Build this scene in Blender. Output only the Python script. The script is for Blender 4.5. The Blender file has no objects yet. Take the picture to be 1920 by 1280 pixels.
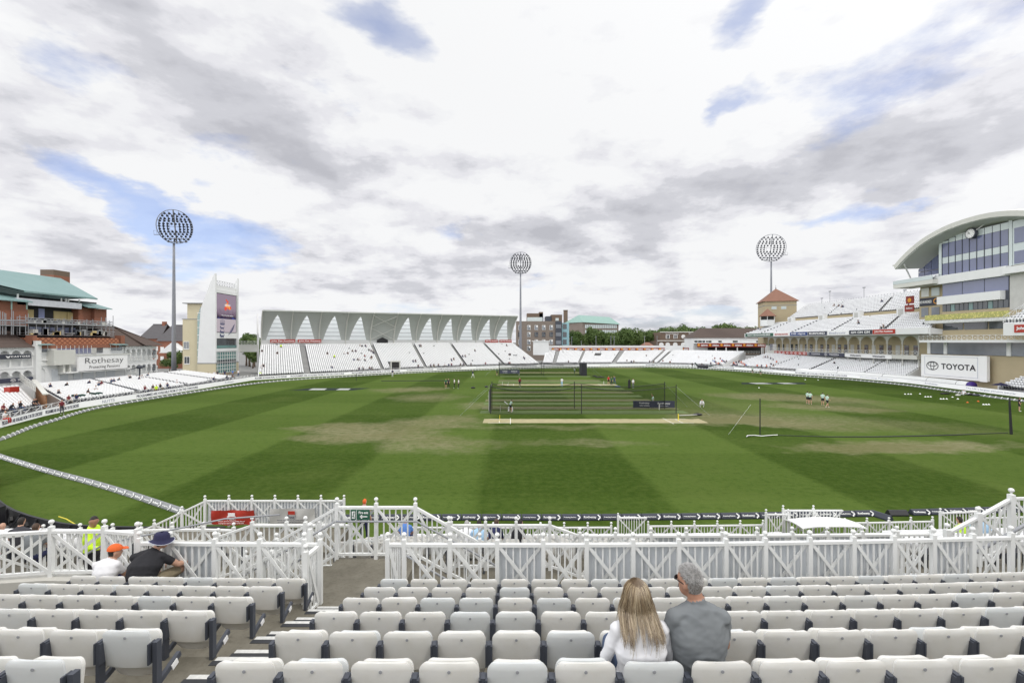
import bpy, math, random
import numpy as np
from mathutils import Vector, Matrix, noise
D = bpy.data; C = bpy.context.scene.collection; R = math.radians
rnd = random.Random(11)
F = 853.33; CZ = 8.9            # focal length in photo pixels, eye height above the grass
def V(*a): return Vector(a)
def G(x, y, z=0.0):            # photo pixel -> point on the level z
    Y = (CZ - z) * F / (y - 640); return V((x - 960) / F * Y, Y, z)
def P(x, y, Y):                # photo pixel at depth Y
    return V((x - 960) / F * Y, Y, CZ - (y - 640) / F * Y)
def PX(x, y, X):               # photo pixel on the vertical plane X = const
    return P(x, y, X * F / (x - 960))
# ---------------------------------------------------------------- camera
cam = D.cameras.new('camera'); cam.lens = 16.0; cam.sensor_width = 36; cam.clip_end = 6000; cam.clip_start = .05
co = D.objects.new('camera', cam); C.objects.link(co); co.location = (0, 0, CZ); co.rotation_euler = (R(90), 0, 0)
bpy.context.scene.camera = co
vs = bpy.context.scene.view_settings
vs.view_transform = 'Standard'; vs.look = 'None'; vs.exposure = 0.0; vs.gamma = 1; vs.use_curve_mapping = False
# ---------------------------------------------------------------- node helper
class NT:
    def __init__(s, nt): s.nt = nt; nt.nodes.clear()
    def n(s, t, ins=None, **kw):
        nd = s.nt.nodes.new(t)
        for k, v in kw.items(): setattr(nd, k, v)
        for k, v in (ins or {}).items():
            if isinstance(v, bpy.types.NodeSocket): s.nt.links.new(v, nd.inputs[k])
            else: nd.inputs[k].default_value = v
        return nd
    def m(s, op, a, b=0.0, c=None, clamp=False):
        nd = s.nt.nodes.new('ShaderNodeMath'); nd.operation = op; nd.use_clamp = clamp
        for i, v in enumerate((a, b) if c is None else (a, b, c)):
            if isinstance(v, bpy.types.NodeSocket): s.nt.links.new(v, nd.inputs[i])
            else: nd.inputs[i].default_value = v
        return nd.outputs[0]
    def mix(s, f, a, b, bt='MIX'):
        nd = s.nt.nodes.new('ShaderNodeMix'); nd.data_type = 'RGBA'; nd.blend_type = bt
        for i, v in ((0, f), (6, a), (7, b)):
            if isinstance(v, bpy.types.NodeSocket): s.nt.links.new(v, nd.inputs[i])
            else: nd.inputs[i].default_value = v if i == 0 else (*v, 1)[:4]
        return nd.outputs[2]
    def ramp(s, f, stops, interp='LINEAR'):
        nd = s.nt.nodes.new('ShaderNodeValToRGB'); cr = nd.color_ramp; cr.interpolation = interp
        while len(cr.elements) < len(stops): cr.elements.new(.5)
        for e, (p, c) in zip(cr.elements, stops):
            e.position = p; e.color = (*c, 1) if hasattr(c, '__len__') else (c, c, c, 1)
        s.nt.links.new(f, nd.inputs[0]); return nd.outputs[0]
    def noise(s, vec, scale, detail=4, rough=.55, dim='3D'):
        return s.n('ShaderNodeTexNoise', {'Vector': vec, 'Scale': scale, 'Detail': detail, 'Roughness': rough}).outputs[0]
# ---------------------------------------------------------------- sky
SUN_EL, SUN_AZ = R(58), R(122)        # azimuth from +Y towards +X
w = D.worlds.new('World'); bpy.context.scene.world = w; w.use_nodes = True
t = NT(w.node_tree)
tc = t.n('ShaderNodeTexCoord').outputs['Generated']
sep = t.n('ShaderNodeSeparateXYZ', {0: tc}); dx, dy, dz = sep.outputs
az = t.m('ARCTAN2', dx, dy); el = t.m('ARCSINE', dz)
zc = t.m('ADD', t.m('MAXIMUM', dz, 0.0), .30)
pl = t.n('ShaderNodeCombineXYZ', {0: t.m('DIVIDE', dx, zc), 1: t.m('DIVIDE', dy, zc), 2: t.m('MULTIPLY', dz, 2.2)}).outputs[0]
ae = t.n('ShaderNodeCombineXYZ', {0: az, 1: el, 2: 0.0}).outputs[0]
wn = t.n('ShaderNodeTexNoise', {'Vector': pl, 'Scale': 1.6, 'Detail': 6, 'Roughness': .6}).outputs[1]
wv = t.n('ShaderNodeVectorMath', {0: wn, 1: (.5, .5, .5)}, operation='SUBTRACT').outputs[0]
wv = t.n('ShaderNodeVectorMath', {0: wv, 1: (.34, .24, 0)}, operation='MULTIPLY').outputs[0]
aw = t.n('ShaderNodeVectorMath', {0: ae, 1: wv}, operation='ADD').outputs[0]
def blobs(lst):
    acc = None
    for (x, y, rx, ry, rot, wt) in lst:
        d = V((x - 960) / F, 1, (640 - y) / F); a0 = math.atan2(d.x, d.y); e0 = math.asin(d.z / d.length)
        s_ = 1 / (d.x ** 2 + 1); s2 = 1 / d.length_squared ** .5 / (1 + d.z * d.z) ** .5
        m = t.n('ShaderNodeMapping', {0: aw, 1: (a0, e0, 0), 2: (0, 0, R(rot)), 3: (rx / F * s_, ry / F * s2, 1)}, vector_type='TEXTURE').outputs[0]
        g = t.n('ShaderNodeTexGradient', {0: m}, gradient_type='SPHERICAL').outputs[1]
        g = t.m('MULTIPLY', t.m('SMOOTH_MIN', g, 1.0, .3), wt)
        acc = g if acc is None else t.m('ADD', acc, g)
    return acc
dark = blobs([(430, 170, 520, 150, -28, .75), (590, 275, 260, 90, -20, .65), (60, 260, 330, 110, 0, .45), (100, 170, 400, 180, 0, .25),
              (130, 450, 300, 80, -25, .6), (1120, 430, 620, 80, 8, .75), (1500, 320, 620, 110, 22, .6), (1850, 230, 380, 110, 20, .6), (1000, 450, 200, 45, 0, .4),
              (620, 475, 200, 50, 5, .5), (1450, 230, 700, 220, 15, .22), (1250, 595, 520, 50, 3, .5), (250, 560, 300, 60, 0, .35), (760, 530, 400, 60, 0, .3),
              (1900, 280, 150, 40, 20, .3), (600, 150, 500, 180, -20, .25), (1000, 230, 560, 330, 0, -.30), (250, 300, 300, 60, -20, -.3), (800, 600, 900, 60, 0, -.15), (1500, 60, 500, 130, 10, -.1), (1650, 130, 420, 90, 15, .25), (60, 60, 360, 120, 0, .3), (1500, 530, 500, 70, 0, -.12)])
blue = blobs([(705, 28, 150, 75, -30, .8), (1420, 8, 140, 60, 25, .8), (1315, 190, 80, 40, 50, .62), (120, 120, 170, 100, -15, .55),
              (420, 450, 260, 110, -12, 1.25), (250, 375, 330, 60, -18, 1.0), (1530, 425, 260, 36, 15, .5), (1280, 605, 420, 36, 0, .7), (1720, 362, 170, 26, 18, .45),
              (1200, 480, 200, 50, 15, .35), (1390, 120, 80, 40, 50, .25)])
n1 = t.noise(pl, 1.7, 9, .56); n2 = t.noise(pl, 5.0, 8, .6); n3 = t.noise(pl, .5, 3, .5)
# relief: the same billows sampled a little towards the light, so that tops are bright and bases grey
pl2 = t.n('ShaderNodeVectorMath', {0: pl, 1: (.05, -.05, .09)}, operation='ADD').outputs[0]
m1 = t.noise(pl2, 1.7, 9, .56); m2 = t.noise(pl2, 5.0, 8, .6)
rel = t.m('ADD', t.m('MULTIPLY', t.m('SUBTRACT', m1, n1), 3.4), t.m('MULTIPLY', t.m('SUBTRACT', m2, n2), .8))
dk = t.m('ADD', t.m('MULTIPLY', dark, .8), t.m('MULTIPLY', t.m('SUBTRACT', n1, .5), .95))
dk = t.m('ADD', dk, t.m('MULTIPLY', t.m('SUBTRACT', n2, .5), .25)); dk = t.m('ADD', dk, rel)
# low on the sky the rows of cumulus are small and flattened
lowv = t.n('ShaderNodeCombineXYZ', {0: t.m('MULTIPLY', az, 5.0), 1: t.m('MULTIPLY', el, 21.0), 2: 3.7}).outputs[0]
lowv2 = t.n('ShaderNodeVectorMath', {0: lowv, 1: (.1, .35, 0)}, operation='ADD').outputs[0]
l1 = t.noise(lowv, 1.0, 8, .58); l2 = t.noise(lowv2, 1.0, 8, .58)
wl = t.ramp(el, [(.04, 1.0), (.30, 0.0)])
dk = t.m('ADD', dk, t.m('MULTIPLY', wl, t.m('ADD', t.m('MULTIPLY', t.m('SUBTRACT', l1, .5), .9), t.m('MULTIPLY', t.m('SUBTRACT', l2, l1), 2.6))))
dk = t.m('ADD', dk, .05)
cloud = t.ramp(dk, [(0.0, (.93, .935, .945)), (.16, (.89, .895, .915)), (.34, (.80, .80, .84)), (.6, (.64, .645, .69)), (1, (.52, .525, .57))], 'EASE')
bl = t.m('ADD', blue, t.m('MULTIPLY', t.m('SUBTRACT', n1, .5), -2.4))
bl = t.m('ADD', bl, t.m('MULTIPLY', t.m('SUBTRACT', n2, .5), -.8))
bl = t.ramp(bl, [(.30, 0.0), (.62, .75), (1.0, 1.0)])
bl = t.m('MULTIPLY', bl, .66)
sky = t.n('ShaderNodeTexSky', sky_type='NISHITA')
sky.sun_disc = False; sky.sun_elevation = SUN_EL; sky.sun_rotation = SUN_AZ; sky.altitude = 50; sky.air_density = 1; sky.dust_density = 1.5; sky.ozone_density = 1
tint = t.mix(1.0, sky.outputs[0], (.95, 1.0, 1.28), 'MULTIPLY')
b1 = t.n('ShaderNodeBackground', {0: tint, 1: .15}).outputs[0]
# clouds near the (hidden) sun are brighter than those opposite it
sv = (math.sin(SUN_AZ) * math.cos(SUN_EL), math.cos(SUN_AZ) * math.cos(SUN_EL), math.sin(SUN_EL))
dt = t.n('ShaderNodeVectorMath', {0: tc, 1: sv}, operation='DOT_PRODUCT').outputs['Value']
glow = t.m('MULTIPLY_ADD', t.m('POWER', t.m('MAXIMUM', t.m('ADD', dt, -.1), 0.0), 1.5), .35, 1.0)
# extra bright sky added behind left, out of view, to lift the right-hand facades
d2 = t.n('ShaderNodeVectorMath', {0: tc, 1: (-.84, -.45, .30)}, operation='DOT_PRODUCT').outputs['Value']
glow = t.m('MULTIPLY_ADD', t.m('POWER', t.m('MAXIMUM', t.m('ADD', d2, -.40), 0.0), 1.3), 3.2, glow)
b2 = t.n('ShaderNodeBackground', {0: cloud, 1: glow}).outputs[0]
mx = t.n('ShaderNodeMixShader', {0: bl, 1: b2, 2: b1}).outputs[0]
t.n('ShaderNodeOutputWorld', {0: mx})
sl = D.lights.new('sun', 'SUN'); sl.energy = 1.35; sl.angle = R(9); sl.color = (1, .95, .87)
so = D.objects.new('sun', sl); C.objects.link(so)
sd = V(math.sin(SUN_AZ) * math.cos(SUN_EL), math.cos(SUN_AZ) * math.cos(SUN_EL), math.sin(SUN_EL))
so.rotation_euler = sd.to_track_quat('Z', 'Y').to_euler(); so.location = (0, 0, 80)
# ---------------------------------------------------------------- materials
M = {}
def mat(name, col, rough=.6, var=.12, scale=3.0, bump=0.0, metal=0.0, spec=.5, bscale=None, streak=False, emit=None):
    m = D.materials.new(name); m.use_nodes = True; q = NT(m.node_tree)
    tc = q.n('ShaderNodeTexCoord').outputs['Object']
    if streak: tc = q.n('ShaderNodeMapping', {0: tc, 3: (1, 1, .18)}).outputs[0]
    n = q.noise(tc, scale, 5, .6)
    k = q.m('MULTIPLY_ADD', n, 2 * var, 1 - var)
    c = q.n('ShaderNodeVectorMath', {0: (*col,), 1: q.n('ShaderNodeCombineXYZ', {0: k, 1: k, 2: k}).outputs[0]}, operation='MULTIPLY').outputs[0]
    b = q.n('ShaderNodeBsdfPrincipled', {'Base Color': c, 'Roughness': rough, 'Metallic': metal, 'Specular IOR Level': spec})
    if bump:
        bn = q.n('ShaderNodeBump', {'Height': q.noise(tc, bscale or scale * 6, 4), 'Strength': bump, 'Distance': .02})
        q.nt.links.new(bn.outputs[0], b.inputs['Normal'])
    if emit:
        b.inputs['Emission Color'].default_value = (*emit[0], 1); b.inputs['Emission Strength'].default_value = emit[1]
    q.n('ShaderNodeOutputMaterial', {0: b.outputs[0]}); M[name] = m; return m
for a in [('white_paint', (.77, .78, .77), .45, .07, 2.2), ('white_wall', (.74, .75, .75), .7, .08, .35), ('white_panel', (.62, .65, .68), .35, .10, 1.2),
          ('off_white', (.62, .62, .58), .6, .1, .5), ('beige', (.44, .37, .24), .8, .1, .4), ('cream', (.58, .52, .36), .8, .07, .3),
          ('dark_steel', (.055, .062, .08), .45, .2, 8), ('grey_steel', (.30, .31, .33), .4, .15, 6), ('dull_steel', (.22, .23, .26), .5, .15, 1.5),
          ('concrete', (.33, .31, .27), .9, .22, 1.3), ('pale_concrete', (.50, .49, .45), .85, .15, .6), ('step_grey', (.20, .2, .2), .9, .15, 2),
          ('dark_green_cloth', (.015, .05, .04), .8, .2, 5), ('black_cloth', (.012, .013, .017), .85, .25, 5), ('copper_green', (.24, .38, .34), .6, .1, .5),
          ('black', (.015, .015, .018), .5, .2, 5), ('ink', (.05, .055, .09), .5, .05, 5), ('banner_dark', (.035, .04, .06), .5, .1, 2),
          ('banner_red', (.42, .035, .02), .5, .12, 2), ('banner_maroon', (.25, .035, .025), .5, .1, 2), ('banner_green', (.02, .10, .06), .5, .1, 2), ('banner_blue', (.02, .05, .2), .5, .1, 2),
          ('white_ink', (.87, .87, .87), .5, .02, 2), ('led_white', (.8, .8, .82), .4, .02, 2, 0, 0, .5, None, False, ((1, 1, 1), .28)), ('pale_ink', (.45, .47, .55), .5, .03, 2), ('ball_orange', (.75, .33, .04), .5, .1, 3),
          ('roof_brown', (.085, .062, .052), .85, .25, 2.5), ('roof_tile', (.22, .11, .075), .8, .2, 1.5), ('roof_slate', (.09, .085, .09), .8, .2, 1.5),
          ('canopy_grey', (.50, .52, .50), .6, .06, .25), ('mid_grey', (.25, .26, .27), .6, .1, 1), ('brick_dark', (.16, .115, .085), .9, .15, .5),
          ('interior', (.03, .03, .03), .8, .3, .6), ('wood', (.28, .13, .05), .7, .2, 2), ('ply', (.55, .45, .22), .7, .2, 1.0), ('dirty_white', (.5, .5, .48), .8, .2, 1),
          ('yellow_plastic', (.75, .62, .05), .5, .1, 5), ('purple', (.05, .02, .2), .5, .1, 3), ('blue_teal', (.30, .52, .58), .5, .08, .5), ('hivis', (.55, .85, .03), .6, .1, 6),
          ('sheet_blue', (.30, .34, .55), .6, .15, 1), ('foil', (.55, .57, .62), .5, .25, 1.5)]:
    mat(*a)
def glass_mat(name, col, rough=.05, var=.5, scale=.35):
    m = D.materials.new(name); m.use_nodes = True; q = NT(m.node_tree)
    tc = q.n('ShaderNodeTexCoord').outputs['Object']
    n = q.noise(tc, scale, 3, .5); k = q.m('MULTIPLY_ADD', n, 2 * var, 1 - var)
    c = q.n('ShaderNodeVectorMath', {0: (*col,), 1: q.n('ShaderNodeCombineXYZ', {0: k, 1: k, 2: k}).outputs[0]}, operation='MULTIPLY').outputs[0]
    b = q.n('ShaderNodeBsdfPrincipled', {'Base Color': c, 'Roughness': rough, 'IOR': 1.8, 'Specular IOR Level': .8})
    q.n('ShaderNodeOutputMaterial', {0: b.outputs[0]}); M[name] = m; return m
glass_mat('glass_dark', (.03, .04, .05)); glass_mat('glass_blue', (.13, .15, .26), .06, .35, .2); glass_mat('glass_teal', (.10, .22, .21), .08, .4, .3)
glass_mat('glass_pale', (.55, .62, .62), .25, .1, .3); glass_mat('glass_grey', (.12, .14, .17), .08, .5, .4)
def pattern_mat(name, kind):
    m = D.materials.new(name); m.use_nodes = True; q = NT(m.node_tree); M[name] = m
    tc = q.n('ShaderNodeTexCoord').outputs['Object']; sp = q.n('ShaderNodeSeparateXYZ', {0: tc}); rough = .85; bmp = None
    n = q.noise(tc, 3, 4)
    if kind == 'brick':      # courses too fine to see from here: broken colour
        bt = q.n('ShaderNodeTexBrick', {0: q.n('ShaderNodeMapping', {0: q.n('ShaderNodeCombineXYZ', {0: q.m('ADD', sp.outputs[0], sp.outputs[1]), 1: sp.outputs[2]}).outputs[0]}).outputs[0],
             'Color1': (.30, .11, .06, 1), 'Color2': (.22, .085, .05, 1), 'Mortar': (.35, .25, .2, 1), 'Scale': 3.0, 'Mortar Size': .015})
        c = q.mix(n, bt.outputs[0], (.26, .10, .06), 'MIX')
    if kind == 'flatbrick':
        bt = q.n('ShaderNodeTexBrick', {0: q.n('ShaderNodeCombineXYZ', {0: q.m('ADD', sp.outputs[0], sp.outputs[1]), 1: sp.outputs[2]}).outputs[0],
             'Color1': (.24, .20, .17, 1), 'Color2': (.17, .14, .12, 1), 'Mortar': (.25, .21, .18, 1), 'Scale': 1.2, 'Mortar Size': .02})
        c = q.mix(q.m('MULTIPLY', n, .6), bt.outputs[0], (.21, .175, .145))
    if kind == 'diamond':
        u = q.m('MULTIPLY', q.m('ADD', sp.outputs[1], sp.outputs[0]), 1.15); v = q.m('MULTIPLY', sp.outputs[2], 1.5)
        a = q.m('PINGPONG', q.m('ADD', u, v), .5); b = q.m('PINGPONG', q.m('SUBTRACT', u, v), .5)
        k = q.m('LESS_THAN', q.m('MINIMUM', a, b), .11)
        c = q.mix(k, (.42, .17, .09), (.17, .05, .03))
    if kind == 'rooftile':
        a = q.m('PINGPONG', q.m('MULTIPLY', sp.outputs[2], 2.2), .5)
        c = q.mix(q.m('MULTIPLY_ADD', a, .5, q.m('MULTIPLY', n, .5)), (.07, .05, .043), (.13, .095, .08))
    if kind == 'copper':
        a = q.m('LESS_THAN', q.m('PINGPONG', q.m('MULTIPLY', sp.outputs[1], 1.0), .5), .05)
        big = q.noise(tc, .25, 4)
        c = q.mix(q.m('MULTIPLY', a, .5), q.mix(big, (.17, .28, .275), (.245, .36, .365)), (.12, .26, .22)); rough = .6
    if kind == 'flowers':
        v = q.n('ShaderNodeTexVoronoi', {'Vector': tc, 'Scale': 3.5})
        c = q.mix(q.m('GREATER_THAN', v.outputs[0], .42), (.66, .60, .22), (.40, .40, .14))
    if kind == 'ribbed':
        a = q.m('PINGPONG', q.m('MULTIPLY', q.m('ADD', sp.outputs[1], q.m('MULTIPLY', sp.outputs[0], 1.0)), 5.0), .5)
        c = q.mix(q.m('MULTIPLY', n, .3), (.70, .71, .71), (.55, .56, .57)); rough = .6
        bmp = a
    b = q.n('ShaderNodeBsdfPrincipled', {'Base Color': c, 'Roughness': rough})
    if bmp is not None: q.nt.links.new(q.n('ShaderNodeBump', {'Height': bmp, 'Strength': .6, 'Distance': .05}).outputs[0], b.inputs['Normal'])
    q.n('ShaderNodeOutputMaterial', {0: b.outputs[0]})
for k in ('brick', 'flatbrick', 'diamond', 'rooftile', 'copper', 'flowers', 'ribbed'): pattern_mat(k, k)
# white moulded plastic of the seats: yellowed, scuffed, a touch different from seat to seat
def seat_material():
    m = D.materials.new('seat_plastic'); m.use_nodes = True; q = NT(m.node_tree); M['seat'] = m
    tc = q.n('ShaderNodeTexCoord').outputs['Object']; oi = q.n('ShaderNodeObjectInfo')
    off = q.n('ShaderNodeVectorMath', {0: tc, 1: q.n('ShaderNodeCombineXYZ', {0: q.m('MULTIPLY', oi.outputs['Random'], 60)}).outputs[0]}, operation='ADD').outputs[0]
    big = q.noise(off, 3.5, 4); fine = q.noise(off, 26, 5, .7)
    c = q.mix(q.ramp(big, [(.35, 0.0), (.75, 1.0)]), (.75, .745, .72), (.68, .67, .625))
    c = q.mix(q.ramp(oi.outputs['Random'], [(.8, 0.0), (.86, .8)]), c, (.64, .67, .68))
    c = q.mix(q.ramp(fine, [(.66, 0.0), (.74, .4)]), c, (.40, .36, .30))
    z = q.n('ShaderNodeSeparateXYZ', {0: tc}).outputs[2]
    c = q.mix(q.m('MULTIPLY', q.m('MULTIPLY', q.ramp(z, [(.40, 1.0), (.62, 0.0)]), big), .9), c, (.46, .41, .33))
    b = q.n('ShaderNodeBsdfPrincipled', {'Base Color': c, 'Roughness': .42, 'Subsurface Weight': .08, 'Subsurface Radius': (.05, .04, .03)})
    q.nt.links.new(q.n('ShaderNodeBump', {'Height': q.noise(off, 9, 3), 'Strength': .12, 'Distance': .02}).outputs[0], b.inputs['Normal'])
    q.n('ShaderNodeOutputMaterial', {0: b.outputs[0]})
seat_material()
mat('far_seat', (.86, .87, .88), .45, .04, .8)
def net_mat():
    m = D.materials.new('netting'); m.use_nodes = True; q = NT(m.node_tree); M['net'] = m
    d = q.n('ShaderNodeBsdfDiffuse', {0: (.012, .014, .014, 1)}); tr = q.n('ShaderNodeBsdfTransparent')
    mx = q.n('ShaderNodeMixShader', {0: .2, 1: tr.outputs[0], 2: d.outputs[0]})
    q.n('ShaderNodeOutputMaterial', {0: mx.outputs[0]})
net_mat()
def floor_mat():        # worn concrete with footfall stains
    m = D.materials.new('terrace_concrete'); m.use_nodes = True; q = NT(m.node_tree); M['terrace'] = m
    tc = q.n('ShaderNodeTexCoord').outputs['Object']
    a = q.noise(tc, 1.1, 6, .65); b_ = q.noise(tc, 14, 5, .7)
    c = q.mix(q.ramp(a, [(.35, 0.0), (.65, 1.0)]), (.115, .105, .080), (.20, .185, .148)); c = q.mix(q.ramp(b_, [(.5, 0.0), (.72, .6)]), c, (.085, .075, .055))
    b = q.n('ShaderNodeBsdfPrincipled', {'Base Color': c, 'Roughness': .9})
    q.nt.links.new(q.n('ShaderNodeBump', {'Height': b_, 'Strength': .25, 'Distance': .01}).outputs[0], b.inputs['Normal'])
    q.n('ShaderNodeOutputMaterial', {0: b.outputs[0]})
floor_mat()
# ---------------------------------------------------------------- mesh builder
class MB:
    def __init__(s): s.v = []; s.f = []; s.mi = []; s.cur = 0; s.sm = []; s.smooth = False
    def mat(s, i): s.cur = i; return s
    def add(s, vs, fs):
        b = len(s.v); s.v.extend([tuple(v) for v in vs]); s.f.extend([tuple(b + i for i in f) for f in fs]); s.mi.extend([s.cur] * len(fs)); s.sm.extend([s.smooth] * len(fs))
    def box(s, x0, x1, y0, y1, z0, z1):
        s.add([(x0, y0, z0), (x1, y0, z0), (x1, y1, z0), (x0, y1, z0), (x0, y0, z1), (x1, y0, z1), (x1, y1, z1), (x0, y1, z1)],
              [(0, 3, 2, 1), (4, 5, 6, 7), (0, 1, 5, 4), (1, 2, 6, 5), (2, 3, 7, 6), (3, 0, 4, 7)])
    def bar(s, p, q, w, h=None, up=(0, 0, 1)):     # square bar between two points; w across, h along up
        p = Vector(p); q = Vector(q); h = h or w; d = (q - p).normalized(); u = Vector(up)
        if abs(d.dot(u)) > .99: u = Vector((0, 1, 0))
        r = d.cross(u).normalized(); u = r.cross(d).normalized(); r = r * w / 2; u = u * h / 2
        s.add([p - r - u, p + r - u, p + r + u, p - r + u, q - r - u, q + r - u, q + r + u, q - r + u],
              [(0, 3, 2, 1), (4, 5, 6, 7), (0, 1, 5, 4), (1, 2, 6, 5), (2, 3, 7, 6), (3, 0, 4, 7)])
    def tube(s, pts, r, n=8, cap=True):
        pts = [Vector(p) for p in pts]; rr = r if hasattr(r, '__len__') else [r] * len(pts); vs = []; fs = []
        ref = None
        for i, p in enumerate(pts):
            d = (pts[min(i + 1, len(pts) - 1)] - pts[max(i - 1, 0)]).normalized()
            if ref is None: ref = Vector((0, 0, 1)) if abs(d.z) < .9 else Vector((0, 1, 0))
            a = d.cross(ref).normalized(); b = a.cross(d).normalized()
            for k in range(n):
                th = 2 * math.pi * k / n; vs.append(p + (a * math.cos(th) + b * math.sin(th)) * rr[i])
        for i in range(len(pts) - 1):
            for k in range(n): fs.append((i * n + k, i * n + (k + 1) % n, (i + 1) * n + (k + 1) % n, (i + 1) * n + k))
        if cap: fs.append(tuple(range(n))[::-1]); fs.append(tuple((len(pts) - 1) * n + k for k in range(n)))
        s.add(vs, fs)
    def ball(s, c, r, n=10, m=6, sc=(1, 1, 1)):
        vs = []; fs = []; c = Vector(c)
        for j in range(m + 1):
            ph = math.pi * j / m
            for k in range(n):
                th = 2 * math.pi * k / n
                vs.append((c.x + r * sc[0] * math.sin(ph) * math.cos(th), c.y + r * sc[1] * math.sin(ph) * math.sin(th), c.z + r * sc[2] * math.cos(ph)))
        for j in range(m):
            for k in range(n): fs.append((j * n + k, (j + 1) * n + k, (j + 1) * n + (k + 1) % n, j * n + (k + 1) % n))
        s.add(vs, fs)
    def prism(s, poly, off):                      # planar polygon pushed along off
        n = len(poly); off = Vector(off); a = [Vector(p) for p in poly]; b = [p + off for p in a]
        s.add(a + b, [tuple(range(n)), tuple(range(n, 2 * n))[::-1]] + [(i, i + n, (i + 1) % n + n, (i + 1) % n) for i in range(n)])
    def quad(s, a, b, c, d): s.add([a, b, c, d], [(0, 1, 2, 3)])
    def grid(s, rows):                            # rows of points -> sheet
        n = len(rows[0]); vs = [p for r in rows for p in r]
        s.add(vs, [(i * n + j, i * n + j + 1, (i + 1) * n + j + 1, (i + 1) * n + j) for i in range(len(rows) - 1) for j in range(n - 1)])
    def mesh(s, name, mats, loc=(0, 0, 0)):
        me = D.meshes.new(name); L = Vector(loc)
        me.from_pydata([tuple(Vector(v) - L) for v in s.v], [], s.f)
        for m in mats: me.materials.append(M[m] if isinstance(m, str) else m)
        me.polygons.foreach_set('material_index', s.mi); me.polygons.foreach_set('use_smooth', s.sm); me.update()
        return me
    def build(s, name, mats, parent=None, local=False):
        if isinstance(mats, str): mats = [mats]
        if parent is not None: loc = Vector((0, 0, 0)) if local else wloc(parent)
        elif local: loc = Vector((0, 0, 0))
        else:
            a = np.array(s.v); loc = Vector(((a[:, 0].min() + a[:, 0].max()) / 2, (a[:, 1].min() + a[:, 1].max()) / 2, a[:, 2].min()))
        o = D.objects.new(name, s.mesh(name, mats, loc)); C.objects.link(o)
        if parent is not None: o.parent = parent
        elif not local: o.location = loc
        return o
def wloc(o):
    l = Vector((0, 0, 0))
    while o: l += o.location; o = o.parent
    return l
def tag(o, label, cat, group=None, kind=None):
    if label: o['label'] = label
    if cat: o['category'] = cat
    if group: o['group'] = group
    if kind: o['kind'] = kind
    return o
def thing(name, label, cat, loc=(0, 0, 0), rotz=0.0, group=None):
    o = D.objects.new(name, None); C.objects.link(o); o.location = loc; o.rotation_euler = (0, 0, rotz); o.empty_display_size = .2
    return tag(o, label, cat, group)
def dup(root, loc, rotz=0.0, label=None, group=None):
    r = root.copy(); C.objects.link(r); r.location = loc; r.rotation_euler = (0, 0, rotz)
    if label: r['label'] = label
    if group: r['group'] = group
    for ch in list(root.children):
        c = ch.copy(); C.objects.link(c); c.parent = r
        for g in ch.children:
            d = g.copy(); C.objects.link(d); d.parent = c
    return r
def struct(o): o['kind'] = 'structure'; return o
_tc = {}
def text_data(body, bold=0.0, ext=.01, spacing=1.0):
    k = (body, bold, ext, spacing)
    if k not in _tc:
        cu = D.curves.new('txt', 'FONT'); cu.body = body; cu.align_x = 'CENTER'; cu.align_y = 'CENTER'; cu.offset = bold; cu.extrude = ext; cu.resolution_u = 4; cu.space_character = spacing
        o = D.objects.new('txt', cu); C.objects.link(o); bpy.context.view_layer.update()
        me = D.meshes.new_from_object(o.evaluated_get(bpy.context.evaluated_depsgraph_get()))
        D.objects.remove(o); D.curves.remove(cu)
        a = np.array([v.co[:] for v in me.vertices]); lo, hi = a.min(0), a.max(0); a -= (lo + hi) / 2; a[:, :2] /= (hi - lo)[:2]
        _tc[k] = (a, [tuple(p.vertices) for p in me.polygons])
        D.meshes.remove(me)
    return _tc[k]
def text(body, center, right, w, h, m, parent=None, bold=0.0, up=(0, 0, 1), name='lettering', depth=.01, spacing=1.0, local=False, raw=None):
    a, f = text_data(body, bold, .5, spacing); right = Vector(right).normalized(); up = Vector(up); nrm = right.cross(up)
    c = Vector(center)
    vs = [c + right * (p[0] * w) + up * (p[1] * h) + nrm * (p[2] * depth) for p in a]
    mb = raw or MB(); mb.add(vs, f)
    if raw: return
    return mb.build(name, m, parent, local)
def ring(mb, c, right, up, rx, ry, t_, n=28, depth=.01):
    right = Vector(right); up = Vector(up); nrm = right.cross(up); c = Vector(c); vs = []; fs = []
    for k in range(n):
        a = 2 * math.pi * k / n
        for rr in (1, -1):
            for s_ in (.5, -.5):
                vs.append(c + right * ((rx + rr * t_ / 2) * math.cos(a)) + up * ((ry + rr * t_ / 2) * math.sin(a)) + nrm * (s_ * depth))
    for k in range(n):
        j = (k + 1) % n; a, b = 4 * k, 4 * j
        fs += [(a, b, b + 2, a + 2), (a + 1, a + 3, b + 3, b + 1), (a, a + 1, b + 1, b), (a + 2, b + 2, b + 3, a + 3)]
    mb.add(vs, fs)
def ordinal(n):
    w_ = ['first', 'second', 'third', 'fourth', 'fifth', 'sixth', 'seventh', 'eighth', 'ninth', 'tenth', 'eleventh', 'twelfth', 'thirteenth', 'fourteenth', 'fifteenth', 'sixteenth',
          'seventeenth', 'eighteenth', 'nineteenth', 'twentieth']
    if n < 20: return w_[n]
    tens = {2: 'twenty', 3: 'thirty', 4: 'forty', 5: 'fifty', 6: 'sixty'}[(n + 1) // 10]
    return {2: 'twentieth', 3: 'thirtieth', 4: 'fortieth', 5: 'fiftieth', 6: 'sixtieth'}[(n + 1) // 10] if (n + 1) % 10 == 0 else tens + '-' + w_[(n + 1) % 10 - 1]
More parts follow.
